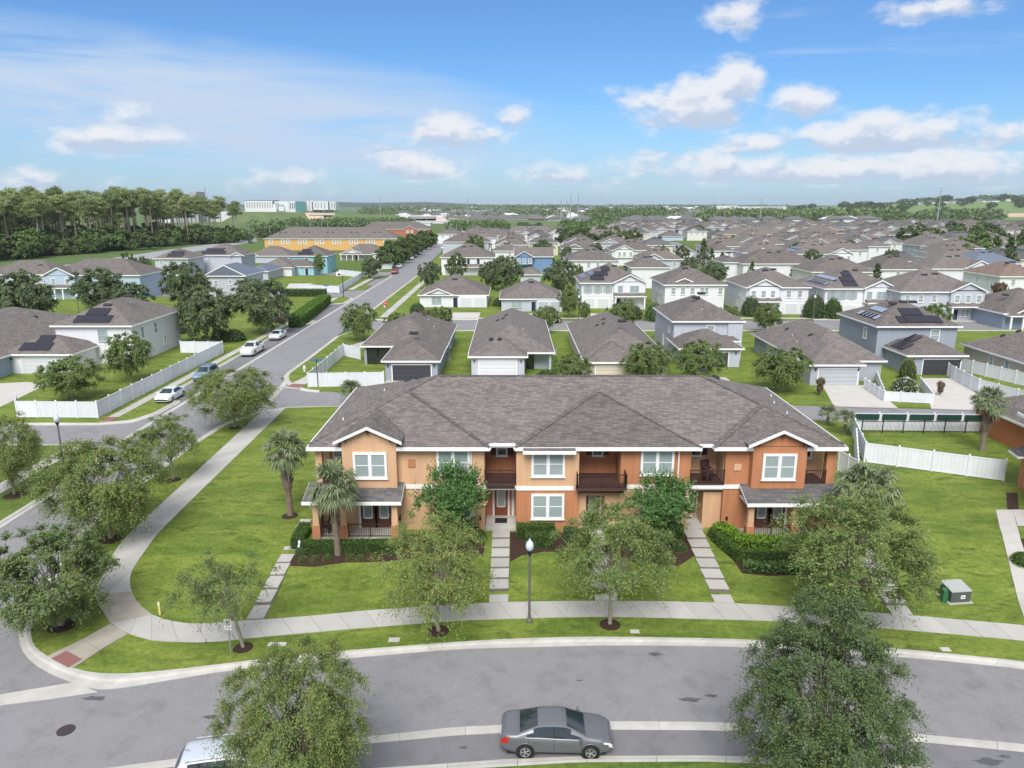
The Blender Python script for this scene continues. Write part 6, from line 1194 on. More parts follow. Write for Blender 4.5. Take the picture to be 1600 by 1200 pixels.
MB().box(s.w-.3, 2.7, -.1, s.w, 3.0, 2.6).build('porch_post', s.wall, s.t); MB().box(gw1+.3, 4.1, .1, gw1+1.4, 4.16, 2.2).build('door', GLASSD, s.t); s.d = yb; s.vents([(gw1/2-.9, 2.9), (gw1/2+.2, 2.9)], me=VENT2); s.vents([(s.w*.42, 19), (s.w*.38, 17), (s.w*.3, 18)], 'l', VENT2); s.pipes([(s.w*.65, 8)], 'r'); s.done()
s = HM('beige single storey house with big brown hip roof behind the ridge', 912, 1050, 566, 16.2, 1, TAUPE); s.wb = MB(); s.rb = MB(); s.fb = MB(); w2 = PZ(1050, 566, 3.6).x-s.t.location.x; s.w = 10.6; s.body(0, s.w, 2.2, 29.5, 2.75); s.body(.4, 6.8, 0, 8, 2.74); garage_door(s.t, 3.6, -.03, -.02, 4.9, M('garage_cream', (.58, .52, .42), .5, .04, 3)); s.d = 29.5
s.vents([(5.4, 7.5)]); s.vents([(4, 16), (4.4, 19), (3.2, 17)], 'l', VENT2); s.vents([(6.5, 17.5)], 'r', VENT2); s.done()
s = HM('pale two storey house with lower garage wing behind the ridge', 1050, 1166, 502, 14, 2, LGREY); s.body(-.2, 8.0, -6.0, 1.5, 2.75); garage_door(s.t, 3.9, -6.03, -.02, 4.9, M('garage_dark', (.05, .052, .06), .5, .08, 3)); s.lamp(7.4, -6.0)
s.skirt(6.6, 9.4, -1.6, 0, 2.9, 3.5, hipl=False); s.win(5.3, 3.5, w=1.0, h=1.35); s.sidewin('l', 3, 3.5, w=.6); s.sidewin('l', 7, .9, w=.8); s.vents([(4.2, 5), (5.2, 6)], me=VENT); s.pipes([(4.5, 2.2), (6.5, 4), (7, 5)]); s.wb.box(7.8, -.25, -.3, s.w+.1, 0, 5.5); s.done()
s = HM('grey single storey house with pale garage door right of the lawn tree', 1264, 1352, 570, 1, 1, (.36, .39, .43), pitch=.58); s.wb = MB(); s.rb = MB(); s.fb = MB(); s.w = PZ(1368, 556, 3.6).x-.45-s.t.location.x; d = PZ(1172, 521, 3.6).y-s.t.location.y-.4; s.d = d; s.body(0, s.w, .0+2.3, d, 2.75); gw1 = PZ(1352, 570, 3.6).x-.3-s.t.location.x
s.body(.05, gw1, 0, 8, 2.74); garage_door(s.t, gw1/2+.35, -.03, -.02, 4.9, M('garage_grey', (.42, .45, .48), .5, .04, 3)); s.lamp(.6, 0); s.lamp(gw1-.3, 0); s.sidewin('l', d*.35, .7, w=.7, h=1.4); s.sidewin('l', d*.7, .7, w=.7, h=1.4)
s.vents([(3.2, d*.4), (2.6, d*.72), (3.0, d*.9)], 'l', VENT2); s.pipes([(1.5, 9), (2.0, 12)], 'l'); s.done()
s = HM('slate two storey house with black solar panels on its front roof', 1370, 1505, 510, 12, 2, GREYB); s.body(1.3, 8.6, -6.2, 1.5, 2.75); garage_door(s.t, 5.8, -6.23, -.02, 4.9, M('garage_dark', (.05, .052, .06), .5, .08, 3)); s.lamp(2.0, -6.2); s.lamp(8.2, -6.2); s.win(8.0, 3.5, w=1.15, h=1.55); s.sidewin('l', 3.5, 3.3, w=.75, h=1.5)
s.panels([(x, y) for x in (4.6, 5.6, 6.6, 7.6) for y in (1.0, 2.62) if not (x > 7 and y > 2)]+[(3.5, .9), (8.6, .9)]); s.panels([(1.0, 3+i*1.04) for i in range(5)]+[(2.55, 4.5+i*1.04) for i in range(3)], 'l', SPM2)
SP90 = MB().box(-.84, -.5, .05, .84, .5, .09).mesh('solar_panel', SOLAR)
for i, (x, y) in enumerate(((2.1, -3.9), (2.1, -2.86), (3.8, -2.86), (2.1, -1.82), (3.8, -1.82))): slope_obj('solar_panel', SP90, s.t, x, y, 2.75+.5*(x-.85)+.06, 'l', .5)
s.vents([(4.0, 4.6), (5.6, 4.9), (7.0, 4.9)]); s.wb.box(9.2, -1.6, -.3, 9.5, -.0, 3); s.done()
a = PZ(1499, 536, 3.6); b = PZ(1600, 568, 3.6); s = House('beige single storey house with side windows at the far right edge', a.x+.5, a.x+13, b.y-3, a.y-.5, (.56, .50, .42), 1); s.d = a.y-.5-b.y+3; s.sidewin('l', s.d*.62, .8, w=.75, h=1.5); s.sidewin('l', s.d*.42, .8, w=.75, h=1.5); s.vents([(3, s.d*.8), (4.5, s.d*.75), (3.5, s.d*.5)], 'l', VENT2); MB().box(-.4, s.d*.24, .1, -.05, s.d*.3, .9).build('meter_box', WHITE, s.t); s.done()
# --- second row facing the back road
def onestory(lab, uL, uR, v, dep, wall, gL=None, gable=True, door=NAVY, gcol='garage_white', gc=(.62, .64, .67), **k):
    s = HM(lab, uL, uR, v, dep, 1, wall, **k); w_ = s.w
    if gable: s.small_gable(w_*.28, w_*.42, -.1, 2.85, 2.6, .42)
    for dx in (-.55, .55): s.win(w_*.25+dx, .9, 0, w=.85, h=1.25, muntin=True, trim=.09, mat=M('grey_trim', (.42, .47, .52), .6))
    s.door(w_*.53, 0, door); g_ = w_*.58; gm = M(gcol, gc, .5, .04, 3); s.wb.box(g_, -.5, -.3, w_-.1, .0, 2.7)
    for x in (g_+(w_-g_)*.26, g_+(w_-g_)*.74): garage_door(s.t, x, -.53, 0, (w_-g_)*.4, gm)
    s.vents([(w_*.5, dep*.35)]); return s
s = onestory('white single storey bungalow with a small white gable and two garage doors', 652, 764, 461, 15, WHT); s.w and s.done()
s = onestory('pale grey single storey house with double garage left of the white flowering tree', 780, 882, 467, 15, LGREY, gable=False, gcol='garage_grey', gc=(.42, .45, .48)); s.done()
def twostory(lab, uL, uR, v, dep, wall, gab=None, wins=(), timber=False, porch=None, gars=(), door=None, shut=False, panels=(), vents=True, small=None, sw=(), pz=2.9, **k):
    s = HM(lab, uL, uR, v, dep, 2, wall, **k); w_ = s.w
    if gab: s.wb.box(w_*gab[0]+.05, -.5, 2.8, w_*gab[1]-.05, .0, 5.9); s.small_gable(w_*(gab[0]+gab[1])/2, w_*(gab[1]-gab[0]), -.5, 5.75, 5.5, .48, timber=timber)
    for f, n in wins:
        y = -.5 if gab and gab[0] < f < gab[1] else 0
        s.win(w_*f, 3.55, y, w=.85*n, h=1.35, n=n, trim=.1, mat=M('grey_trim', (.42, .47, .52), .6) if shut else WHITE, glass=BLIND)
        if shut and y == 0:
            for q in (-1, 1): MB().box(-.2, -.05, 0, .2, .02, 1.4).build('shutter', M('grey_shutter', (.36, .38, .38), .7), s.t, (w_*f+q*(.425*n+.34), -.03, 3.5))
    if porch: s.skirt(w_*porch[0], w_*porch[1], -2.0, -.02, pz, pz+.75, hipl=False, hipr=False, posts=(w_*porch[0]+.3, w_*porch[1]-.4)); MB().box(w_*porch[0]+.2, -1.9, -.1, w_*porch[1]-.2, -.02, .12).build('porch_floor', CONC, s.t)
    for f, ww in gars: garage_door(s.t, w_*f, -.03, 0, ww, M('garage_white', (.62, .64, .67), .5, .04, 3))
    if door: s.door(w_*door, 0, NAVY); s.win(w_*door+1.9, .8, 0, w=1.5, h=1.3, n=2, trim=.09)
    if small: s.small_gable(w_*small, w_*.28, .9, 6.15, 2.2, .42)
    if panels: s.panels(panels)
    for sd, y, z in sw: s.sidewin(sd, y, z, w=.6, h=1.3)
    if vents: s.vents([(w_*.42, dep*.36), (w_*.56, dep*.38)])
    s.sidewin('l', dep*.3, 3.5, w=.6, h=1.2); s.sidewin('l', dep*.6, 3.5, w=.6, h=1.2); s.sidewin('l', dep*.4, .8, w=.6, h=1.2); s.sidewin('r', dep*.35, 3.5, w=.6, h=1.2); s.sidewin('r', dep*.35, .8, w=.6, h=1.2)
    s.wb.box(-.03, -.03, 2.72, s.w+.03, s.d+.03, 2.86); return s
s = twostory('white two storey house with timbered gable and black solar panels, centre of the back row', 906, 1013, 442, 15, WHT, gab=(.5, .99), wins=((.10, 1), (.255, 1), (.41, 1), (.60, 1), (.82, 2)), timber=True, porch=(.5, 1.0), gars=((.12, 2.5), (.34, 2.5)), door=.58, shut=True, panels=[(x, y) for x in (2.4, 3.4, 4.4) for y in (1.2,)]+[(x, 2.85) for x in (3.4, 4.4, 5.4)]+[(x, 4.5) for x in (5.0, 6.0)])
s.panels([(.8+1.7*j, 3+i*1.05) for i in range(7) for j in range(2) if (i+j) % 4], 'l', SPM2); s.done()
s = twostory('white two storey house with one small gable in its roof, right of the timbered one', 1037, 1137, 445, 15, WHT, wins=((.14, 1), (.3, 1), (.46, 1), (.66, 2), (.93, 1)), small=.33, gars=((.3, 2.5), (.5, 2.5))); s.done()
s = twostory('white two storey house with broad plain gable over three windows', 1165, 1269, 449, 15, WHT, gab=(.02, .52), wins=((.1, 1), (.26, 1), (.41, 1), (.68, 1), (.86, 1)), porch=(.0, .54), door=.2, gars=((.74, 2.4), (.93, 1.2))); s.done()
s = twostory('white two storey house with timbered gable and twin solar arrays at right', 1288, 1408, 451, 15, WHT, gab=(.53, .97), wins=((.1, 1), (.24, 1), (.38, 1), (.6, 1), (.77, 2)), timber=True, porch=(.55, .97), gars=((.15, 2.5), (.36, 2.5)), door=.6, shut=True, panels=[(x, y) for x in (4.2, 5.2, 6.2) for y in (1.0, 2.65)]+[(x, 4.3) for x in (5.2, 6.2)])
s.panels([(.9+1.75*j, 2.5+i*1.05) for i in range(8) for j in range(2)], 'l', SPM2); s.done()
s = twostory('pale grey two storey house with three windows in its right gable', 1407, 1545, 456, 14, LGREY, gab=(.58, .99), wins=((.08, 1), (.24, 1), (.4, 1), (.66, 1), (.79, 1), (.92, 1)), porch=(.56, 1.0), door=.68, gars=((.2, 2.5),)); s.done()
s = HM('blue grey single storey house with white posts cut by the right edge', 1568, 1700, 490, 15, 1, (.28, .33, .42)); s.small_gable(5.0, 5.5, -.1, 2.85, 2.4); s.skirt(0, s.w, -1.8, 0, 2.5, 2.9, posts=(.4, 2.6, 4.8)); s.vents([(3, 5)]); s.done()
# --- avenue side and beyond
s = twostory('white two storey house with four dark windows beside the avenue', 687, 773, 402, 15, WHT, wins=(), porch=(.05, 1.0), door=.3, pz=2.7); 
for i in range(4): s.win(s.w*(.14+.19*i), 3.5, w=.8, h=1.5, glass=GLASSD, mat=M('grey_trim', (.42, .47, .52), .6))
s.done()
s = HM('blue two storey house with three windows in a white edged gable', 803, 866, 401, 10, 2, BLUE, gable='lr'); s.wb.box(.1, -1.2, 3, s.w*.46, 0, 5.6); s.small_gable(s.w*.24, s.w*.5, -1.2, 5.5, 6, .62); [s.win(s.w*f, 3.5, -1.2, w=.9, h=1.4) for f in (.09, .24, .39)]; s.done()
s = HM('single storey grey hip roofed house between two dark trees', 811, 847, 429, 11, 1, LGREY); s.vents([(s.w*.5, 4)]); s.done()
GEN = [('white two storey house partly behind the solar roof', 884, 969, 407, 14, WHT, dict(wins=((.42, 1), (.6, 1)))),
 ('grey two storey house with a white gable behind the solar roof', 877, 945, 388, 14, LGREY, dict(small=.3, wins=((.1, 1), (.2, 1)))),
 ('white two storey house with a wide left gable above the side street', 955, 1026, 391, 14, WHT, dict(gab=(.05, .5), wins=((.17, 1), (.28, 1), (.43, 1), (.62, 1), (.78, 1), (.93, 1)))),
 ('grey roofed house with long vent behind the white gabled one', 905, 985, 371, 14, LGREY, dict()), ('low roofed white house before the side street', 985, 1050, 418, 12, WHT, dict()),
 ('white two storey house with long roof before the solar pair, right', 1160, 1280, 412, 14, WHT, dict(wins=((.08, 1), (.74, 1)))),
 ('grey two storey house with a small white gable, third row right', 1160, 1242, 395, 14, LGREY, dict(small=.4, wins=((.15, 1), (.28, 1)))),
 ('white house with bright solar roof and two gables', 1239, 1336, 397, 14, WHT, dict(gab=(.6, .98), wins=((.38, 1), (.68, 1), (.8, 1), (.92, 1)), panels=())),
 ('white two storey house behind the pale grey gabled one', 1372, 1450, 421, 14, WHT, dict(wins=((.42, 1),))), ('white two storey house with cream gable at right', 1455, 1560, 420, 14, WHT, dict(gab=(.5, .98))),
 ('long grey roofed house before the twin solar arrays', 1268, 1372, 425, 14, OFFW, dict()), ('slate roofed house at far right before the clubhouse', 1518, 1600, 412, 14, GREYB, dict(roof=ROOFB)),
 ('white house with low dark solar roof at the side street', 1130, 1162, 410, 12, WHT, dict()), ('white two storey house at the end of the side street', 1108, 1150, 392, 14, WHT, dict(wins=((.5, 1), (.8, 1)))),
 ('white house with pale blue gable before the peach townhouses', 1100, 1172, 385, 14, WHT, dict()), ('pale blue house between trees at right', 1478, 1540, 388, 14, SKYB, dict(wins=((.1, 1), (.3, 1), (.8, 1)))),
 ('white two storey house between trees at right', 1357, 1395, 385, 14, WHT, dict(wins=((.4, 1),))), ('grey house with white gable between trees at right', 1438, 1497, 384, 14, LGREY, dict(small=.8)), ('white house at the right edge of the third row', 1562, 1640, 432, 14, WHT, dict(wins=((.3, 1),), roof=roof_mat('shingle_brown', (.17, .13, .11), (.2, .14, .12)))),
 ('grey roofed house left of the four window house', 690, 765, 378, 14, LGREY, dict()), ('pair of grey roofs behind the four window house', 715, 800, 368, 14, WHT, dict()), ('white house behind the blue gable', 770, 815, 392, 12, WHT, dict(wins=((.6, 1),))),
 ('white row house with small gables at the centre of the far streets', 790, 870, 362, 12, WHT, dict(gab=(.3, .6)))]
for lab, a, b, v, dd, c, kw in GEN: s = twostory(lab, a, b, v, dd, c, **kw); (s.panels([(1.2+j*1.7, 3+i*1.05) for i in range(7) for j in range(2)], 'l', SPM2) if 'bright solar' in lab else None); s.done()
# --- left side of the avenue
s = HM('white two storey house at left with stepped black solar panels', 77, 196, 509, 1, 2, WHT); s.wb = MB(); s.rb = MB(); s.fb = MB(); d = 15; s.d = d; s.w += .9; s.body(0, s.w, 0, d, 5.6); s.win(s.w*.62, 3.4, w=1.1, h=1.5, mat=M('grey_trim', (.42, .47, .52), .6)); 
for y in (3.0, 7.0): s.sidewin('r', y, 3.3, w=.8, h=1.6)
s.sidewin('r', 4.5, .7, w=.8, h=1.6); s.sidewin('r', 9.5, 1.2, w=.5, h=1.2); s.wb.box(-.03, -.03, 2.72, s.w+.03, d+.03, 2.86)
s.panels([(3.0+i*1.02, .9) for i in range(5)]+[(4.0+i*1.02, 2.5) for i in range(3)]); s.vents([(5.6, 4.1), (7.6, 6.2)]); s.body(-3.5, 5.4, -6, 1.0, 2.75); garage_door(s.t, 1.0, -6.03, 0, 4.6, M('garage_white', (.62, .64, .67), .5, .04, 3))
for i in range(4): slope_obj('solar_panel', SPM, s.t, -1.2+i*1.02, -5.0, 2.75+.5*1.45+.05, 'f', .5)
for i in range(2): slope_obj('solar_panel', SPM, s.t, .3+i*1.02, -3.5, 2.75+.5*2.95+.05, 'f', .5)
s.lamp(-2.6, -6); s.done(); L1 = s
s = House('blue grey single storey house at the left edge with a broad dark roof', -87, -66.8, 84, 122, (.30, .36, .45), 1, pitch=.38); s.win(18.5, .8, w=.9, h=1.4); s.vents([(14, 27)], 'r', VENT2); s.pipes([(17, 10), (15, 16)], 'r'); s.sidewin('r', 5, .8, w=.9, h=1.4); s.done()
def lh(lab, uL, uR, v, dep, st, wall, **k): return (twostory if st == 2 else onestory)(lab, uL, uR, v, dep, wall, **k)
s = HM('pale blue two storey house with a gabled left front, behind trees', 67, 219, 430, 13, 2, SKYB); s.wb.box(.1, -1, 0, s.w*.32, 0, 5.6); s.small_gable(s.w*.16, s.w*.34, -1, 5.55, 5, .5); [s.win(s.w*f, 3.4, -1, w=.9, h=1.4) for f in (.1, .25)]; s.skirt(0, s.w*.4, -2.6, -1, 2.8, 3.4, posts=(.4, 3.0, 4.9)); s.done()
s = HM('grey roofed house at the left edge before the highway', -30, 85, 429, 13, 1, LGREY); s.vents([(s.w*.7, 4)]); s.done()
s = HM('pale grey two storey house with dark solar roof, left of centre', 238, 294, 404, 12, 2, LGREY); s.win(s.w*.2, 3.6, w=.8); s.win(s.w*.62, 3.6, w=.9); s.panels([(s.w*.4+i, 1.2) for i in range(5)]+[(s.w*.4+i+.6, 2.8) for i in range(4)]); s.done()
s = HM('pale grey house with a wide dark solar array on the front roof', 302, 378, 399, 13, 2, LGREY); s.win(s.w*.3, 3.5, w=.8); s.panels([(s.w*.15+i, 1.1+j*1.65) for i in range(8) for j in range(2) if not (j and i in (0, 7))]); s.small_gable(s.w*.92, s.w*.3, -.4, 5.5, 3, .5); s.done()
s = HM('pale blue two storey house with a broad front gable and blue grey roof', 317, 384, 431, 13, 2, LGREY, gable='f', roof=ROOFB); s.win(s.w*.25, 3.0, w=.9, h=1.4); s.win(s.w*.62, 3.6, w=.7, h=.9); s.done()
s = HM('low blue grey roofed wing with solar panels beside the teal house', 384, 420, 424, 13, 1, LGREY, roof=ROOFB); s.done()
s = HM('teal two storey house with solar panels and lower garage wing', 453, 512, 400, 13, 2, TEAL); s.win(s.w*.12, 3.7, w=.4, h=.7); s.win(s.w*.42, 3.4, w=.9, h=1.4, glass=GLASSD); s.win(s.w*.82, 3.4, w=.9, h=1.4, glass=GLASSD); s.panels([(s.w*.2+i*1.02, 1.0) for i in range(5)]+[(s.w*.2+1+i*1.02, 2.6) for i in range(3)])
s.body(-2, s.w*.75, -6, 1, 2.75); garage_door(s.t, 1.6, -6.03, 0, 4.8, M('garage_teal', (.25, .46, .50), .5, .04, 3)); s.door(s.w*.55, -6.0, NAVY); s.sidewin('r', 4, 3.4, w=.5); s.wb.box(-.03, -.03, 2.72, s.w+.03, s.d+.03, 2.86); s.done()
s = HM('white bungalow with a white gable and porch beside the avenue', 530, 605, 396, 13, 1, OFFW); s.small_gable(s.w*.25, s.w*.42, -.2, 2.9, 3, .45); s.skirt(0, s.w*.7, -2.2, 0, 2.5, 2.95, posts=(.5, 2.8, 5.2, 7.4)); s.door(s.w*.35, 0, BLACK); s.done()
s = HM('long grey roofed house left of the teal house', 385, 455, 400, 13, 1, LGREY); s.small_gable(s.w*.1, s.w*.3, -.2, 2.9, 3, .5); s.done()
s = HM('brown roofed house behind the teal garage', 402, 457, 418, 13, 1, WHT); s.done()
# orange townhouse row on the avenue
YO = (.62, .38, .15)
s = HM('long yellow orange townhouse row beyond the teal house', 411, 622, 373, 20, 2, YO, group='far townhouse rows', name='townhouse_row'); n = 15
for i in range(n): s.win(s.w*(.06+.9*i/(n-1)+(.012 if i % 2 else -.012)), 3.3, w=1.0, h=1.7, trim=.25)
s.vents([(s.w*f, 5.2) for f in (.1, .14, .28, .32, .46, .5, .64, .68, .82, .86)]); s.pipes([(s.w*f, 1.2) for f in (.2, .4, .55, .75, .95)]); s.done()
s = HM('brick red townhouse row with a gable behind the yellow orange one', 560, 672, 358, 18, 2, (.40, .16, .09), group='far townhouse rows', name='townhouse_row'); s.small_gable(s.w*.72, s.w*.16, -.8, 5.6, 6, .6); s.wb.box(s.w*.64, -.8, 0, s.w*.8, 0, 5.6); [s.win(s.w*f, 3.3, -.8, w=1, h=1.5, trim=.2) for f in (.69, .75)]; [s.win(s.w*f, 3.3, w=1, h=1.5, trim=.2) for f in (.85, .93)]; s.done()
s = HM('peach townhouse row in the right distance', 1130, 1236, 366, 14, 2, (.62, .40, .25), group='far townhouse rows', name='townhouse_row'); [s.win(s.w*f, 3.3, w=1, h=1.5, trim=.2) for f in (.2, .3, .6, .7, .92)]; s.done()
s = HM('brick red townhouse row in the right distance', 1255, 1320, 365, 14, 2, (.38, .15, .09), group='far townhouse rows', name='townhouse_row'); s.done()
# clubhouse
p = PZ(1553, 385, PAD); s = House('white clubhouse with tall pillars and a small roof lantern at right', p.x, p.x+22, p.y, p.y+14, (.7, .69, .66), 1, eave=5.0, pitch=.3, group=None, name='clubhouse')
for i in range(5): MB().box(.3+i*3.1, -1.2, 0, 1.1+i*3.1, -.4, 4.9).build('pillar', WHITE, s.t)
for i in range(4): MB().box(1.3+i*3.1, -.06, .2, 3.2+i*3.1, -.01, 3.8).build('pane', GLASSD, s.t)
s.wb.box(8, 4, 5, 12, 8, 8.6); hip_roof(s.rb, 7.6, 12.4, 3.6, 8.4, 8.6, .4); [s.win(8.7+i*1.2, 7.3, 4, w=.7, h=.8, glass=GLASSD) for i in range(3)]; s.done()

# ================================================================== generic rows further out, copies of eight kinds
VAR = []
cols = [WHT, LGREY, WHT, OFFW, SKYB, WHT, (.60, .55, .45), LGREY]
for i in range(8):
    s = House('grey roofed house in the dense rows of the middle distance', 0, 12+i % 3, 0, 14, cols[i], 2 if i % 4 else 1, ROOF if i % 3 else ROOFL, group='houses in the dense far rows', base=PAD)
    if i % 4: [s.win(s.w*f, 3.5, w=.9, h=1.4) for f in (.2, .5, .8)]
    if i % 2: s.small_gable(s.w*.3, s.w*.5, -.2, s.e+.05, 4, .5)
    s.vents([(s.w*.4, 4.5), (s.w*.55, 4.6)]); s.done(); VAR.append(s); HOUSES.pop()
used = [False]*8; nh = 0
def clash(x0, x1, y0, y1): return any(x0 < b and x1 > a and y0 < d and y1 > c for a, b, c, d in HOUSES)
LABH = 'grey roofed house in the dense rows of the middle distance'
row = 0; y = 206.0
ORD = 'first second third fourth fifth sixth seventh eighth ninth tenth eleventh twelfth thirteenth fourteenth fifteenth sixteenth seventeenth eighteenth nineteenth twentieth'.split()
CN = ['white', 'pale grey', 'white', 'off white', 'pale blue', 'white', 'cream', 'pale grey']
while y < 760 and nh < 228:
    inrow = 0
    x = -22 if y < 420 else -30*y/300
    while x < y*.72+20:
        wv = 12+random.random()*3; ok = not clash(x-1, x+15, y-1, y+(32 if y < 345 else 16)) and not (60+(y-215)*.12 < x+14 and x < 84+(y-215)*.12 and y < 440) and not (P(1553,385).x-25 < x < P(1553,385).x+45 and y < 380 and y > 240) and not (x < 65 and 330 < y < 480 and x > 22 and random.random() < .5)
        if ok and not (y > 480 and x < .12*y) and not (y < 330 and random.random() < .12):
            i = random.randrange(8); v = VAR[i]; inrow += 1; LABH = '%s %s house, %s from the left in the %s far row' % (CN[i], 'two storey' if i % 4 else 'low', ORD[min(inrow, 20)-1] if inrow <= 20 else 'beyond the twentieth', ORD[row]); loc = (x, y+random.uniform(-1, 1), PAD-.05)
            if not used[i]: v.t.location = loc; used[i] = True; v.t['label'] = LABH
            else: dup(v.t, LABH, loc, scale=(1, 1, random.uniform(.95, 1.08)))
            nh += 1; HOUSES.append((loc[0], loc[0]+14, loc[1], loc[1]+14))
        x += 14.8+random.random()*1.2
    row += 1; y += 20 if row % 2 else 29
    if y > 430: y += 5
# small trees scattered among them
for i in range(120):
    y = random.uniform(200, 650); x = random.uniform(-20, y*.72)
    if clash(x-2, x+2, y-2, y+2) or (60+(y-215)*.12 < x < 84+(y-215)*.12): continue
    tree(random.choice(['far', 'farb', 'midb']), x, y, random.uniform(2.2, 4.2), random.uniform(5, 9), 'small green tree among the dense far rows of houses', name='garden_tree', group='trees among the far rows')
for i in range(70):   # the wooded park at the right, before the hill
    a = random.random(); y = random.uniform(290, 520); x = y*random.uniform(.52, .74)
    if clash(x-2, x+2, y-2, y+2): continue
    tree(random.choice(['far', 'farb']), x, y, random.uniform(4, 6.5), random.uniform(8, 12), 'dark tree in the park wood round the clubhouse', name='park_tree', group='trees of the park wood')
for i in range(26):
    y = random.uniform(330, 470); x = random.uniform(.06, .17)*y
    if clash(x-2, x+2, y-2, y+2) or (60+(y-215)*.12-4 < x < 84+(y-215)*.12+4): continue
    tree('far', x, y, random.uniform(4, 6), random.uniform(7, 10), 'dark tree in the green strip behind the centre houses', name='park_tree', group='trees of the green strip')
# ================================================================== THE DISTANCE
def lump_mass(name, boxes, ls, mats, n_per=60, hid=False):
    """a far-off wood: many leafy lumps in one object"""
    C = []
    for (x, y, z, r, h) in boxes:
        d = unit(n_per); C.append(d*[r, r, h]*(rng.uniform(.8, 1.05, n_per))[:, None]+[x, y, z+h*.55])
    C = np.concatenate(C); me = leaf_mesh(name, C, rng.normal(size=C.shape), ls, ls*.7, mats, (rng.random(len(C)) < .3)*1.0 if len(mats) > 1 else None)
    o = put(name, me); o['kind'] = 'stuff'; return o
# pine wood: every trunk its own tree
F0 = P(-60, 409); F1 = P(400, 372); n = 0
Fd = (F1-F0); nn = Vector((-Fd.y, Fd.x, 0)).normalized()
nn = -nn if nn.y < 0 else nn
EDGE = lambda f: P(-60+f*470, 409-f*35)
for i in range(300):
    f = (i*.6180339) % 1; dpt = 4+random.random()**1.3*105; p = EDGE(f)+nn*dpt
    if f > .93 and random.random() < .45: continue
    k = 'pine%d' % random.randrange(4); sc_ = random.uniform(.98, 1.26)*(1.0 if f < .6 else 1.1)
    tree(k, p.x, p.y, TP[k][1]*sc_*1.1, TP[k][2]*sc_, 'tall thin pine in the wood along the highway', name='pine_tree', group='pines of the wood', z=PAD)
for i in range(95):
    f = (i*.6180339+.3) % 1; p = EDGE(f)+nn*random.uniform(-8, 30); h_ = random.uniform(5.5, 12)*(1 if f < .85 else .8)
    tree(random.choice(['far', 'farb', 'farb']), p.x, p.y, h_*.62, h_, 'broad understorey tree at the edge of the pine wood', name='understorey_tree', group='undergrowth of the pine wood', z=PAD)
bx = []
for i in range(360):
    f = random.random(); p = EDGE(f)+nn*random.uniform(22, 130); bx.append((p.x, p.y, PAD, 7, random.uniform(6, 11)*(1 if f < .6 else .4)))
lump_mass('woodland', bx, 2.6, [L_DARK, L_BUSH], 50)
tree('farb', P(204, 440).x, P(204, 440).y, 2.3, 8.5, 'bright green young tree behind the blue gabled house', name='garden_tree', group=G3)
# trees between the yellow townhouses and the highway works
bx = []
for i in range(150):
    u = random.uniform(395, 640); v = random.uniform(352, 372) if u < 440 else random.uniform(348, 356); p = P(u, v); bx.append((p.x, p.y, PAD, random.uniform(6, 11), random.uniform(2.5, 5)))
lump_mass('woodland', bx, 2.6, [L_DARK, L_BUSH], 60)
bx = []
for i in range(130):
    u = random.uniform(880, 960) if i % 3 else random.uniform(700, 790); v = random.uniform(352, 362); p = P(u, v); bx.append((p.x, p.y, PAD, random.uniform(5, 9), random.uniform(2, 5)))
lump_mass('woodland', bx, 2.4, [L_BUSH, L_DARK], 50)
# motorway embankment and overpass under construction
EMB = M('embankment_grass', (.11, .15, .06), .95, .3, .05, big=.3); CWALL = M('retaining_wall', (.46, .38, .32), .9, .1, .05); CB = M('bridge_concrete', (.50, .47, .43), .9, .1, .05); WB = M('far_white', (.64, .65, .66), .7, .08, .02)
Ye = 900
def ex(u, v=340, Y=Ye): return PY(u, v, Y).x
ztop = lambda v, Y=Ye: PY(800, v, Y).z
def bank(name, u0, u1, v0, v1, m, Y=Ye, w=40, lab=None):
    q = MB(); x0, x1 = ex(u0, Y=Y), ex(u1, Y=Y); z0, z1 = ztop(v0, Y), ztop(v1, Y)
    q.add([(x0-15,Y-w,PAD-.5),(x1+15,Y-w,PAD-.5),(x1,Y-10,z1),(x0,Y-10,z0),(x0,Y+14,z0),(x1,Y+14,z1),(x1+15,Y+w,PAD-.5),(x0-15,Y+w,PAD-.5)], [(0,1,2,3),(3,2,5,4),(4,5,6,7),(0,3,4,7),(1,6,5,2)]); return struct(q.build(name, m))
bank('embankment', 380, 478, 331, 332, EMB); bank('embankment', 455, 505, 331.5, 333, SAND, Ye+4); bank('embankment', 528, 632, 334, 337, EMB); bank('embankment', 500, 560, 333, 335.5, SAND, Ye+5, 30); bank('embankment', 700, 950, 342, 346, EMB); bank('embankment', 702, 770, 341, 344.5, SAND, Ye+6, 44); bank('embankment', 885, 1010, 348, 349, SAND, Ye, 30)
t = thing('overpass', 'concrete overpass with sloping beige abutments beyond the avenue', 'bridge', (ex(665), Ye, PAD))
def rel(q, name, m): return q.build(name, m, t, (-ex(665), -Ye, -PAD))
rel(MB().box(ex(628), Ye-12, ztop(341), ex(698), Ye+14, ztop(337)), 'deck', CB); rel(MB().box(ex(628), Ye-13, ztop(338), ex(698), Ye-12, ztop(336.4)), 'parapet', WB)
for a, b in ((612, 640), (684, 706)):
    rel(MB().add([(ex(a),Ye-30,PAD),(ex(b),Ye-30,PAD),(ex(b),Ye+20,PAD),(ex(a),Ye+20,PAD),(ex(a)+(8 if a < 650 else 0),Ye-13,ztop(338)),(ex(b)-(0 if a < 650 else 10),Ye-13,ztop(338)),(ex(b)-(0 if a < 650 else 10),Ye+14,ztop(338)),(ex(a)+(8 if a < 650 else 0),Ye+14,ztop(338))], [(0,1,5,4),(1,2,6,5),(2,3,7,6),(3,0,4,7),(4,5,6,7)]), 'abutment', CWALL)
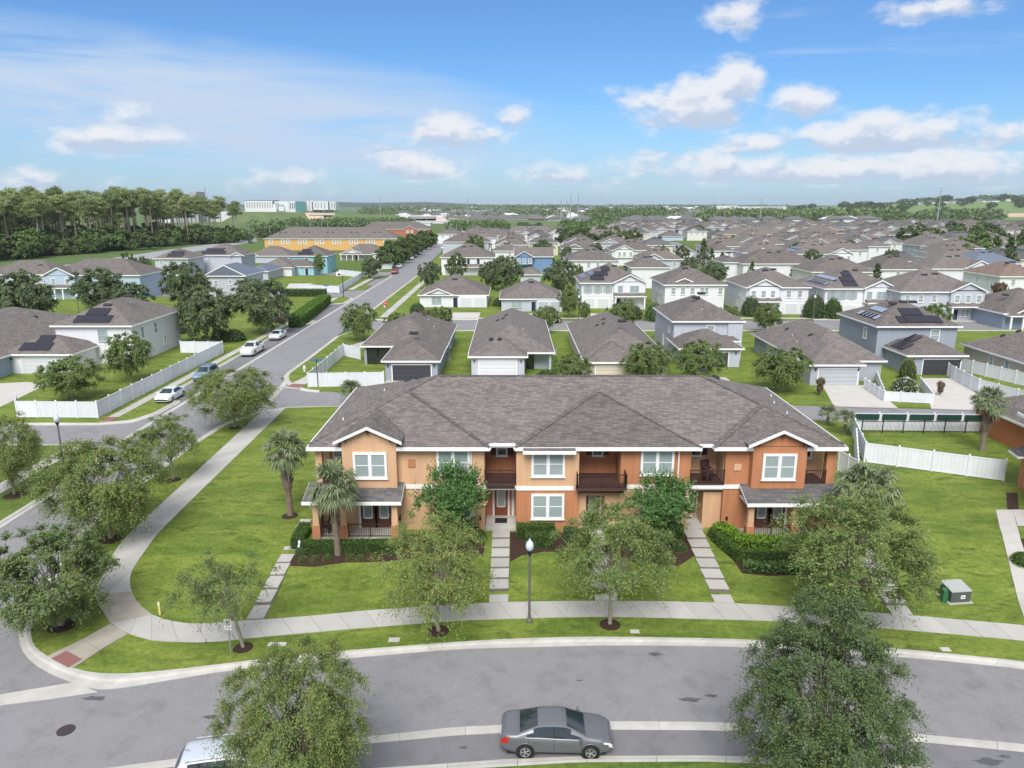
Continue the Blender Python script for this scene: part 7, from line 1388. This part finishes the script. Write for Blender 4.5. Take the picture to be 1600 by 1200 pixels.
for u in (652, 668): rel(MB().box(ex(u)-1, Ye-8, PAD, ex(u)+1, Ye+8, ztop(341)), 'pier', CB)
t = thing('overpass', 'shorter overpass beside bare sand before the white hospital blocks', 'bridge', (ex(510), Ye, PAD)); o = MB().box(ex(488)-ex(510), -14, ztop(336)-PAD, ex(528)-ex(510), 14, ztop(333)-PAD).build('deck', CB, t)
for u in (497, 512, 524): MB().box(ex(u)-ex(510)-1, -8, -1, ex(u)-ex(510)+1, 8, ztop(336)-PAD).build('pier', CB, t)
# worn marks on the asphalt
PATCH = asphalt_mat('asphalt_patch', (.185, .183, .19)); OIL = M('oil_stain', (.10, .10, .105), .7, .4, 4)
for u, v, a_, b_, m_ in ((1024,1022,.35,.16,OIL),(1078,1093,.5,.14,OIL),(1112,1087,.3,.1,OIL),(724,1168,.2,.08,OIL),(148,1091,.5,.16,OIL),(905,1063,.16,.05,OIL),(1185,1171,.3,.1,OIL),(1545,1190,.6,.2,OIL),(1570,1182,.25,.1,OIL),(1330,1100,.3,.1,OIL),(520,1095,.25,.1,OIL),(330,1120,.4,.12,OIL)):
    c_ = P(u, v, RL); n_ = 14; ph = random.random()*6; sheet('road_stain', [(c_.x+a_*math.cos(2*math.pi*k/n_)*(1+.35*math.sin(k*2.3+ph)), c_.y+b_*math.sin(2*math.pi*k/n_)*(1+.3*math.cos(k*1.7+ph))) for k in range(n_)], m_, RL+.006)
# poles
def pole(u, vt, vb, lab, arms=True, w=1.0):
    p = P(u, vb); h_ = PY(u, vt, p.y).z-PAD; t = thing('power_pole', lab, 'power pole', p, 0, 'tall steel power poles'); MB().tube([(0,0,-.5), (0,0,h_*.5), (0,0,h_)], [.75*w, .55*w, .32*w], 8).build('shaft', GALV, t)
    if arms:
        for z, l in ((.98, 2.0), (.87, 4.0)): MB().bar((-l, 0, h_*z), (l, 0, h_*z+.4), .35*w).build('cross_arm', GALV, t)
for a in [(876, 312, 352, 'shorter steel pole, leftmost of the four before the far town'), (885, 312, 352, 'shorter steel pole, second of the four before the far town'), (891, 303, 350, 'tall steel pole, third of the four before the far town'), (903, 303, 350, 'tall steel pole, rightmost of the four before the far town'), (480, 304, 341, 'left steel pole of the pair before the hospital blocks'), (485, 304, 341, 'right steel pole of the pair before the hospital blocks')]: pole(*a, arms=False)
pole(1187, 310, 347, 'steel power pole with arms before the dark tree row'); pole(1464, 293, 347, 'tallest steel power pole with arms before the green hill', w=1.2); pole(595, 307, 343, 'power pole with arms left of the overpass', w=.8); pole(731, 311, 357, 'power pole with arms right of the overpass', w=.8)
for i, (u, vt, vb) in enumerate([(390, 350, 372), (422, 352, 372), (486, 345, 362), (503, 342, 360), (704, 348, 366), (713, 350, 366), (722, 354, 366), (735, 352, 364), (740, 350, 364), (745, 352, 363), (513, 350, 372), (1132, 331, 352)]):
    p = P(u, vb); t = thing('light_pole', 'thin grey roadside light pole in the distance near the overpass', 'light pole', p, 0, 'distant roadside light poles'); h_ = PY(u, vt, p.y).z-PAD; MB().tube([(0,0,0), (0,0,h_)], [.28, .18], 5).build('shaft', GALV, t)
# hospital blocks
t = thing('hospital', 'white and grey hospital blocks with a glass corner on the horizon at left', 'hospital', (ex(450, 330, 1500), 1500, 6)); T0 = t.location
GREEN = M('green_glass', (.08, .22, .22), .2, .1, .05); FG = M('far_grey', (.33, .35, .37), .8, .1, .05); FGD = M('far_dark', (.10, .11, .13), .8, .1, .05)
def blk(u0, u1, v0, v1, m, dy=0, name='block', th=25):
    Y = 1500+dy; x0, x1 = ex(u0, 330, Y)-T0.x, ex(u1, 330, Y)-T0.x; return MB().box(x0, dy, ztop(v1, Y)-6, x1, dy+th, ztop(v0, Y)-6).build(name, m, t)
for u0, u1, v0, v1, m, dy in [(383, 430, 314, 332, WB, 0), (430, 452, 314.5, 331, WB, -8), (431, 436, 317, 332, FG, -10), (436, 444, 319.5, 326, FG, -9.5), (448, 463, 314.5, 331, WB, -6), (462, 477, 315, 331, GREEN, -12), (477, 490, 314, 330, WB, 0), (490, 513, 314.5, 328, WB, -3), (515, 525, 315, 328, WB, 0), (383, 430, 313, 314.2, FGD, 2), (427, 432, 313.5, 318, FGD, -1), (512, 515.2, 316, 329, FGD, -1), (488, 490.5, 315, 329, FGD, -2), (420, 432, 326, 332, WB, -20), (436, 444, 323, 330, WB, -14)]: blk(u0, u1, v0, v1, m, dy)
for u in list(range(386, 428, 4))+[493, 497, 502, 507, 518, 522]:
    for v in (316.5, 319.5, 322.5): blk(u, u+1.3, v, v+1.6, FGD, -.6 if u < 430 else -3.6, 'window', .5)
for u in (451, 454, 457, 460): blk(u, u+1.1, 317, 326, FGD, -6.6, 'window', .5)
t = thing('parking_building', 'pale block and dark tower rising over the pine wood', 'building', (ex(260, 305, 900), 900, 0)); b0 = ex(260, 305, 900)
MB().box(ex(240, 305, 900)-b0, 0, 0, ex(262, 305, 900)-b0, 30, ztop(302, 900)).build('block', WB, t); MB().box(ex(262, 305, 900)-b0, 5, 0, ex(292, 305, 900)-b0, 30, ztop(303.5, 900)).build('block', FG, t); MB().box(ex(296, 305, 900)-b0, 0, 0, ex(307, 305, 900)-b0, 25, ztop(299.5, 900)).build('tower', FG, t); MB().tube([(ex(317.5, 300, 900)-b0, 5, 0), (ex(317.5, 300, 900)-b0, 5, ztop(292, 900))], .6, 5).build('mast', FG, t); MB().box(ex(245, 340, 900)-b0, 31, 0, ex(385, 340, 900)-b0, 55, 13).build('block', WB, t)
# far town
q = MB(); q.mi = 0; rt, wt, dt = [], [], []
TB = MB()
for i in range(1000):
    y = 900+3900*random.random()**1.6; lo_ = -.16; hi = .48; x = y*random.uniform(lo_, hi); 
    if -.02 < x/y < .22 and 1050 < y < 1500 and random.random() < .8: continue
    if x/y > .30 and y > 1500: continue
    w_ = random.uniform(10, 22)*(1+y/4000); d_ = random.uniform(9, 14)*(1+y/4000); h_ = random.uniform(3, 5.5); c = random.random()
    TB.mi = 0 if c < .55 else 1; TB.box(x, y, PAD-.3, x+w_, y+d_, h_); TB.mi = 2 if c > .16 else 0; hip_roof(TB, x-1.2, x+w_+1.2, y-1.2, y+d_+1.2, h_+.02, .42)
o = put('town_rooftops', TB.mesh('town_rooftops', [WB, M('far_cream', (.42, .41, .38), .8, .1, .02), M('far_roof', (.13, .125, .125), .9, .2, .02)], fix=False)); o['kind'] = 'stuff'
WH = [(620, 700, 345.5, 347.5, 860), (730, 790, 339, 343, 1000), (790, 875, 340, 344, 1000), (650, 690, 327, 330.5, 1900), (705, 760, 329, 332, 1700), (870, 880, 342, 345, 950), (820, 905, 341.5, 345.5, 980), (1035, 1050, 325.5, 327.5, 2300), (1146, 1228, 322.5, 329, 1700), (1120, 1152, 321, 326, 2100), (1075, 1110, 329, 334, 1500), (1040, 1065, 333, 336, 1300), (1175, 1200, 327, 331, 1600), (583, 592, 338, 342, 1000), (565, 586, 347.5, 350, 800), (640, 672, 348, 352, 760)]
for i, (a, b, v0, v1, Y) in enumerate(WH):
    t = thing('warehouse', ['low white shed roof behind the brick red townhouses', 'long white shed left before the far town', 'long white shed before the far town, centre left', 'white roof beyond the overpass', 'white roof right of the overpass', 'tiny white shed by the steel poles', 'long white shed behind the steel poles', 'white hall beyond the dark wood', 'long white hall with dark windows before the hill', 'white hall left of the windowed one', 'pale apartment block on the green slope', 'cream building at the edge of the dark wood', 'small pale hall under the windowed hall', 'white gable near the left power pole', 'flat white roof behind the yellow townhouses', 'white canopy before the overpass'][i], 'warehouse', (ex(a, 330, Y), Y, 0), 0, 'white sheds and halls before the far town')
    w_ = ex(b, 330, Y)-ex(a, 330, Y); h0 = max(2, ztop(v0, Y)); h0 = h0 if h0 > 2 else 4; MB().box(0, 0, -1, w_, 18, h0-.5).build('wall', WB, t); MB().box(-.5, -.5, h0-.5, w_+.5, 18.5, h0).build('roof', WB, t)
    if i == 8: [MB().box(w_*.55+k*w_*.05, -.6, h0-5.5, w_*.575+k*w_*.05, -.05, h0-2).build('window', FGD, t) for k in range(8)]
# fields and woods in bands
def field(pts, m, dz=.0): return sheet('field', [P(u, v).xy for u, v in pts], m, dz)
GRN = grass_mat('far_field', (.14, .21, .07), (.18, .25, .085), (.22, .24, .12), .05); GRNB = grass_mat('far_field_blue', (.10, .15, .075), (.13, .19, .09), (.16, .2, .11))
field([(350, 323.5), (800, 325), (800, 328), (620, 330.5), (350, 332)], GRNB); field([(870, 335), (960, 331), (985, 338), (1010, 346), (880, 346)], GRN, .004); field([(1040, 336), (1090, 333), (1150, 345), (1030, 344)], GRN, .004); field([(380, 333), (520, 334), (600, 341), (400, 350)], GRN, .004); field([(560, 340), (630, 344), (620, 352), (430, 352)], GRN, .004); field([(690, 350), (880, 348), (890, 362), (690, 366)], EMB, .006); field([(700, 364), (800, 366), (800, 369), (700, 368)], SAND, .008)
def band(u0, u1, v0, v1, n, r, h, name='woodland', m=None, k=36, ls=4):
    bx = []
    for i in range(n): p = P(random.uniform(u0, u1), random.uniform(v0, v1)); s_ = 1; bx.append((p.x, p.y, PAD, r*random.uniform(.7, 1.3), h*random.uniform(.6, 1.2)))
    return lump_mass(name, bx, ls, m or [L_DARK, L_OAK], k)
band(925, 1035, 334, 345, 260, 14, 9); band(1035, 1060, 336, 341, 20, 12, 7); band(1095, 1400, 340.5, 345.5, 420, 12, 9); band(565, 640, 332.5, 334.5, 60, 18, 10); band(640, 760, 328, 332, 60, 22, 8); band(795, 860, 336, 340, 70, 12, 7); band(480, 520, 334, 336, 16, 14, 9); band(1440, 1560, 340, 345, 150, 14, 9); band(1350, 1420, 341, 344, 50, 12, 8); band(760, 900, 325, 328, 60, 40, 10, k=30, ls=8); band(1000, 1200, 321.8, 325, 120, 60, 9, k=30, ls=10); band(690, 1000, 322.5, 326, 120, 60, 10, k=30, ls=10); band(1050, 1260, 331, 338, 60, 12, 6)
for i_ in range(5): band(620, 1280, [323, 326, 330, 335, 340][i_], [325, 329, 334, 339, 345][i_], 95, [60, 30, 20, 12, 9][i_], [9, 8, 7, 6, 6][i_], k=30, ls=[12, 8, 6, 4, 3][i_])
# hill at the right
HX = lambda x, y: 34*max(0, min(1, (y-1050)/1100))**1.2*(lambda q: q*q*(3-2*q))(max(0, min(1, (x/max(y, 1)-.30)/.36)))+0
gx = np.linspace(250, 3600, 68); gy = np.linspace(1050, 3600, 52); q = MB(); q.v = [(float(x), float(y), PAD-.6+HX(x, y)+1.6*math.sin(x*.006)*math.sin(y*.005)*min(1, HX(x, y)/8)) for y in gy for x in gx]; q.f = [(j*68+i, j*68+i+1, (j+1)*68+i+1, (j+1)*68+i) for j in range(51) for i in range(67)]; q.m = [0]*len(q.f); struct(q.build('hills', GRN, fix=False, smooth=True))
def hz(x, y): return PAD-.6+HX(x, y)
for i in range(44):
    y = random.uniform(1350, 2250); x = y*random.uniform(.38, .72); s_ = random.uniform(1.0, 2.2)
    tree('far', x, y, 6.5*s_, 8*s_, 'dark oak standing on the green hill', name='oak_tree', group='oaks on the green hill', z=hz(x, y))
bx = []
for i in range(230):
    y = random.uniform(2200, 2320); f = random.uniform(.44, .76); x = y*f; bx.append((x, y, hz(x, y), random.uniform(12, 24), random.uniform(5, 10)*(.4+f)*(1.0 if math.sin(f*60) > -.3 else .4)))
lump_mass('woodland', bx, 6, [L_DARK], 36)
q = MB()
for i in range(60):
    y = random.uniform(1950, 2120); x = y*random.uniform(.52, .74); z = hz(x, y); q.mi = 0; q.box(x, y, z-1, x+16, y+12, z+3.5); q.mi = 1; hip_roof(q, x-.5, x+16.5, y-.5, y+12.5, z+3.52, .36)
o = put('hilltop_houses', q.mesh('hilltop_houses', [WB, ROOFL], fix=False)); o['kind'] = 'stuff'
a = [PY(u, v, Y) for u, v, Y in ((1548, 345, 1150), (1680, 345, 1150), (1700, 336, 1300), (1552, 337.5, 1300))]; q = MB(); q.add([(p.x, p.y, max(hz(p.x, p.y)+.6, PAD)) for p in a], [(0,1,2,3)]); struct(q.build('sand_field', SAND, fix=False))
# ridge on the horizon at the left and centre
q = MB(); n = 120; v = []
for i in range(n+1):
    x = -4200+i*60; h_ = 26+18*math.sin(i*.11)*math.sin(i*.037+1)+6*math.sin(i*.43); f = max(0, min(1, (600-x)/1500)); z = max(1, h_*f*1.15+6*f); v += [(x, 4600, 0), (x, 4900, z), (x, 5400, z*.8)]
q.add(v, [(i*3, i*3+3, i*3+4, i*3+1) for i in range(n)]+[(i*3+1, i*3+4, i*3+5, i*3+2) for i in range(n)]); struct(q.build('distant_ridge', M('ridge_wood', (.045, .07, .035), .95, .3, .01), fix=False, smooth=True))
# the air itself
hz_ = MB().box(-4600, -80, -1.6, 4600, 5700, 64).mesh('haze', []); hm = bpy.data.materials.new('haze'); hm.use_nodes = True; t_ = hm.node_tree; t_.nodes.clear(); o_ = t_.nodes.new('ShaderNodeOutputMaterial'); pv = t_.nodes.new('ShaderNodeVolumePrincipled'); pv.inputs['Color'].default_value = (.80, .88, 1, 1); pv.inputs['Density'].default_value = HAZE = .00007; pv.inputs['Anisotropy'].default_value = .1
t_.links.new(pv.outputs[0], o_.inputs['Volume']); hz_.materials.append(hm); o = put('haze', hz_); o['kind'] = 'stuff'
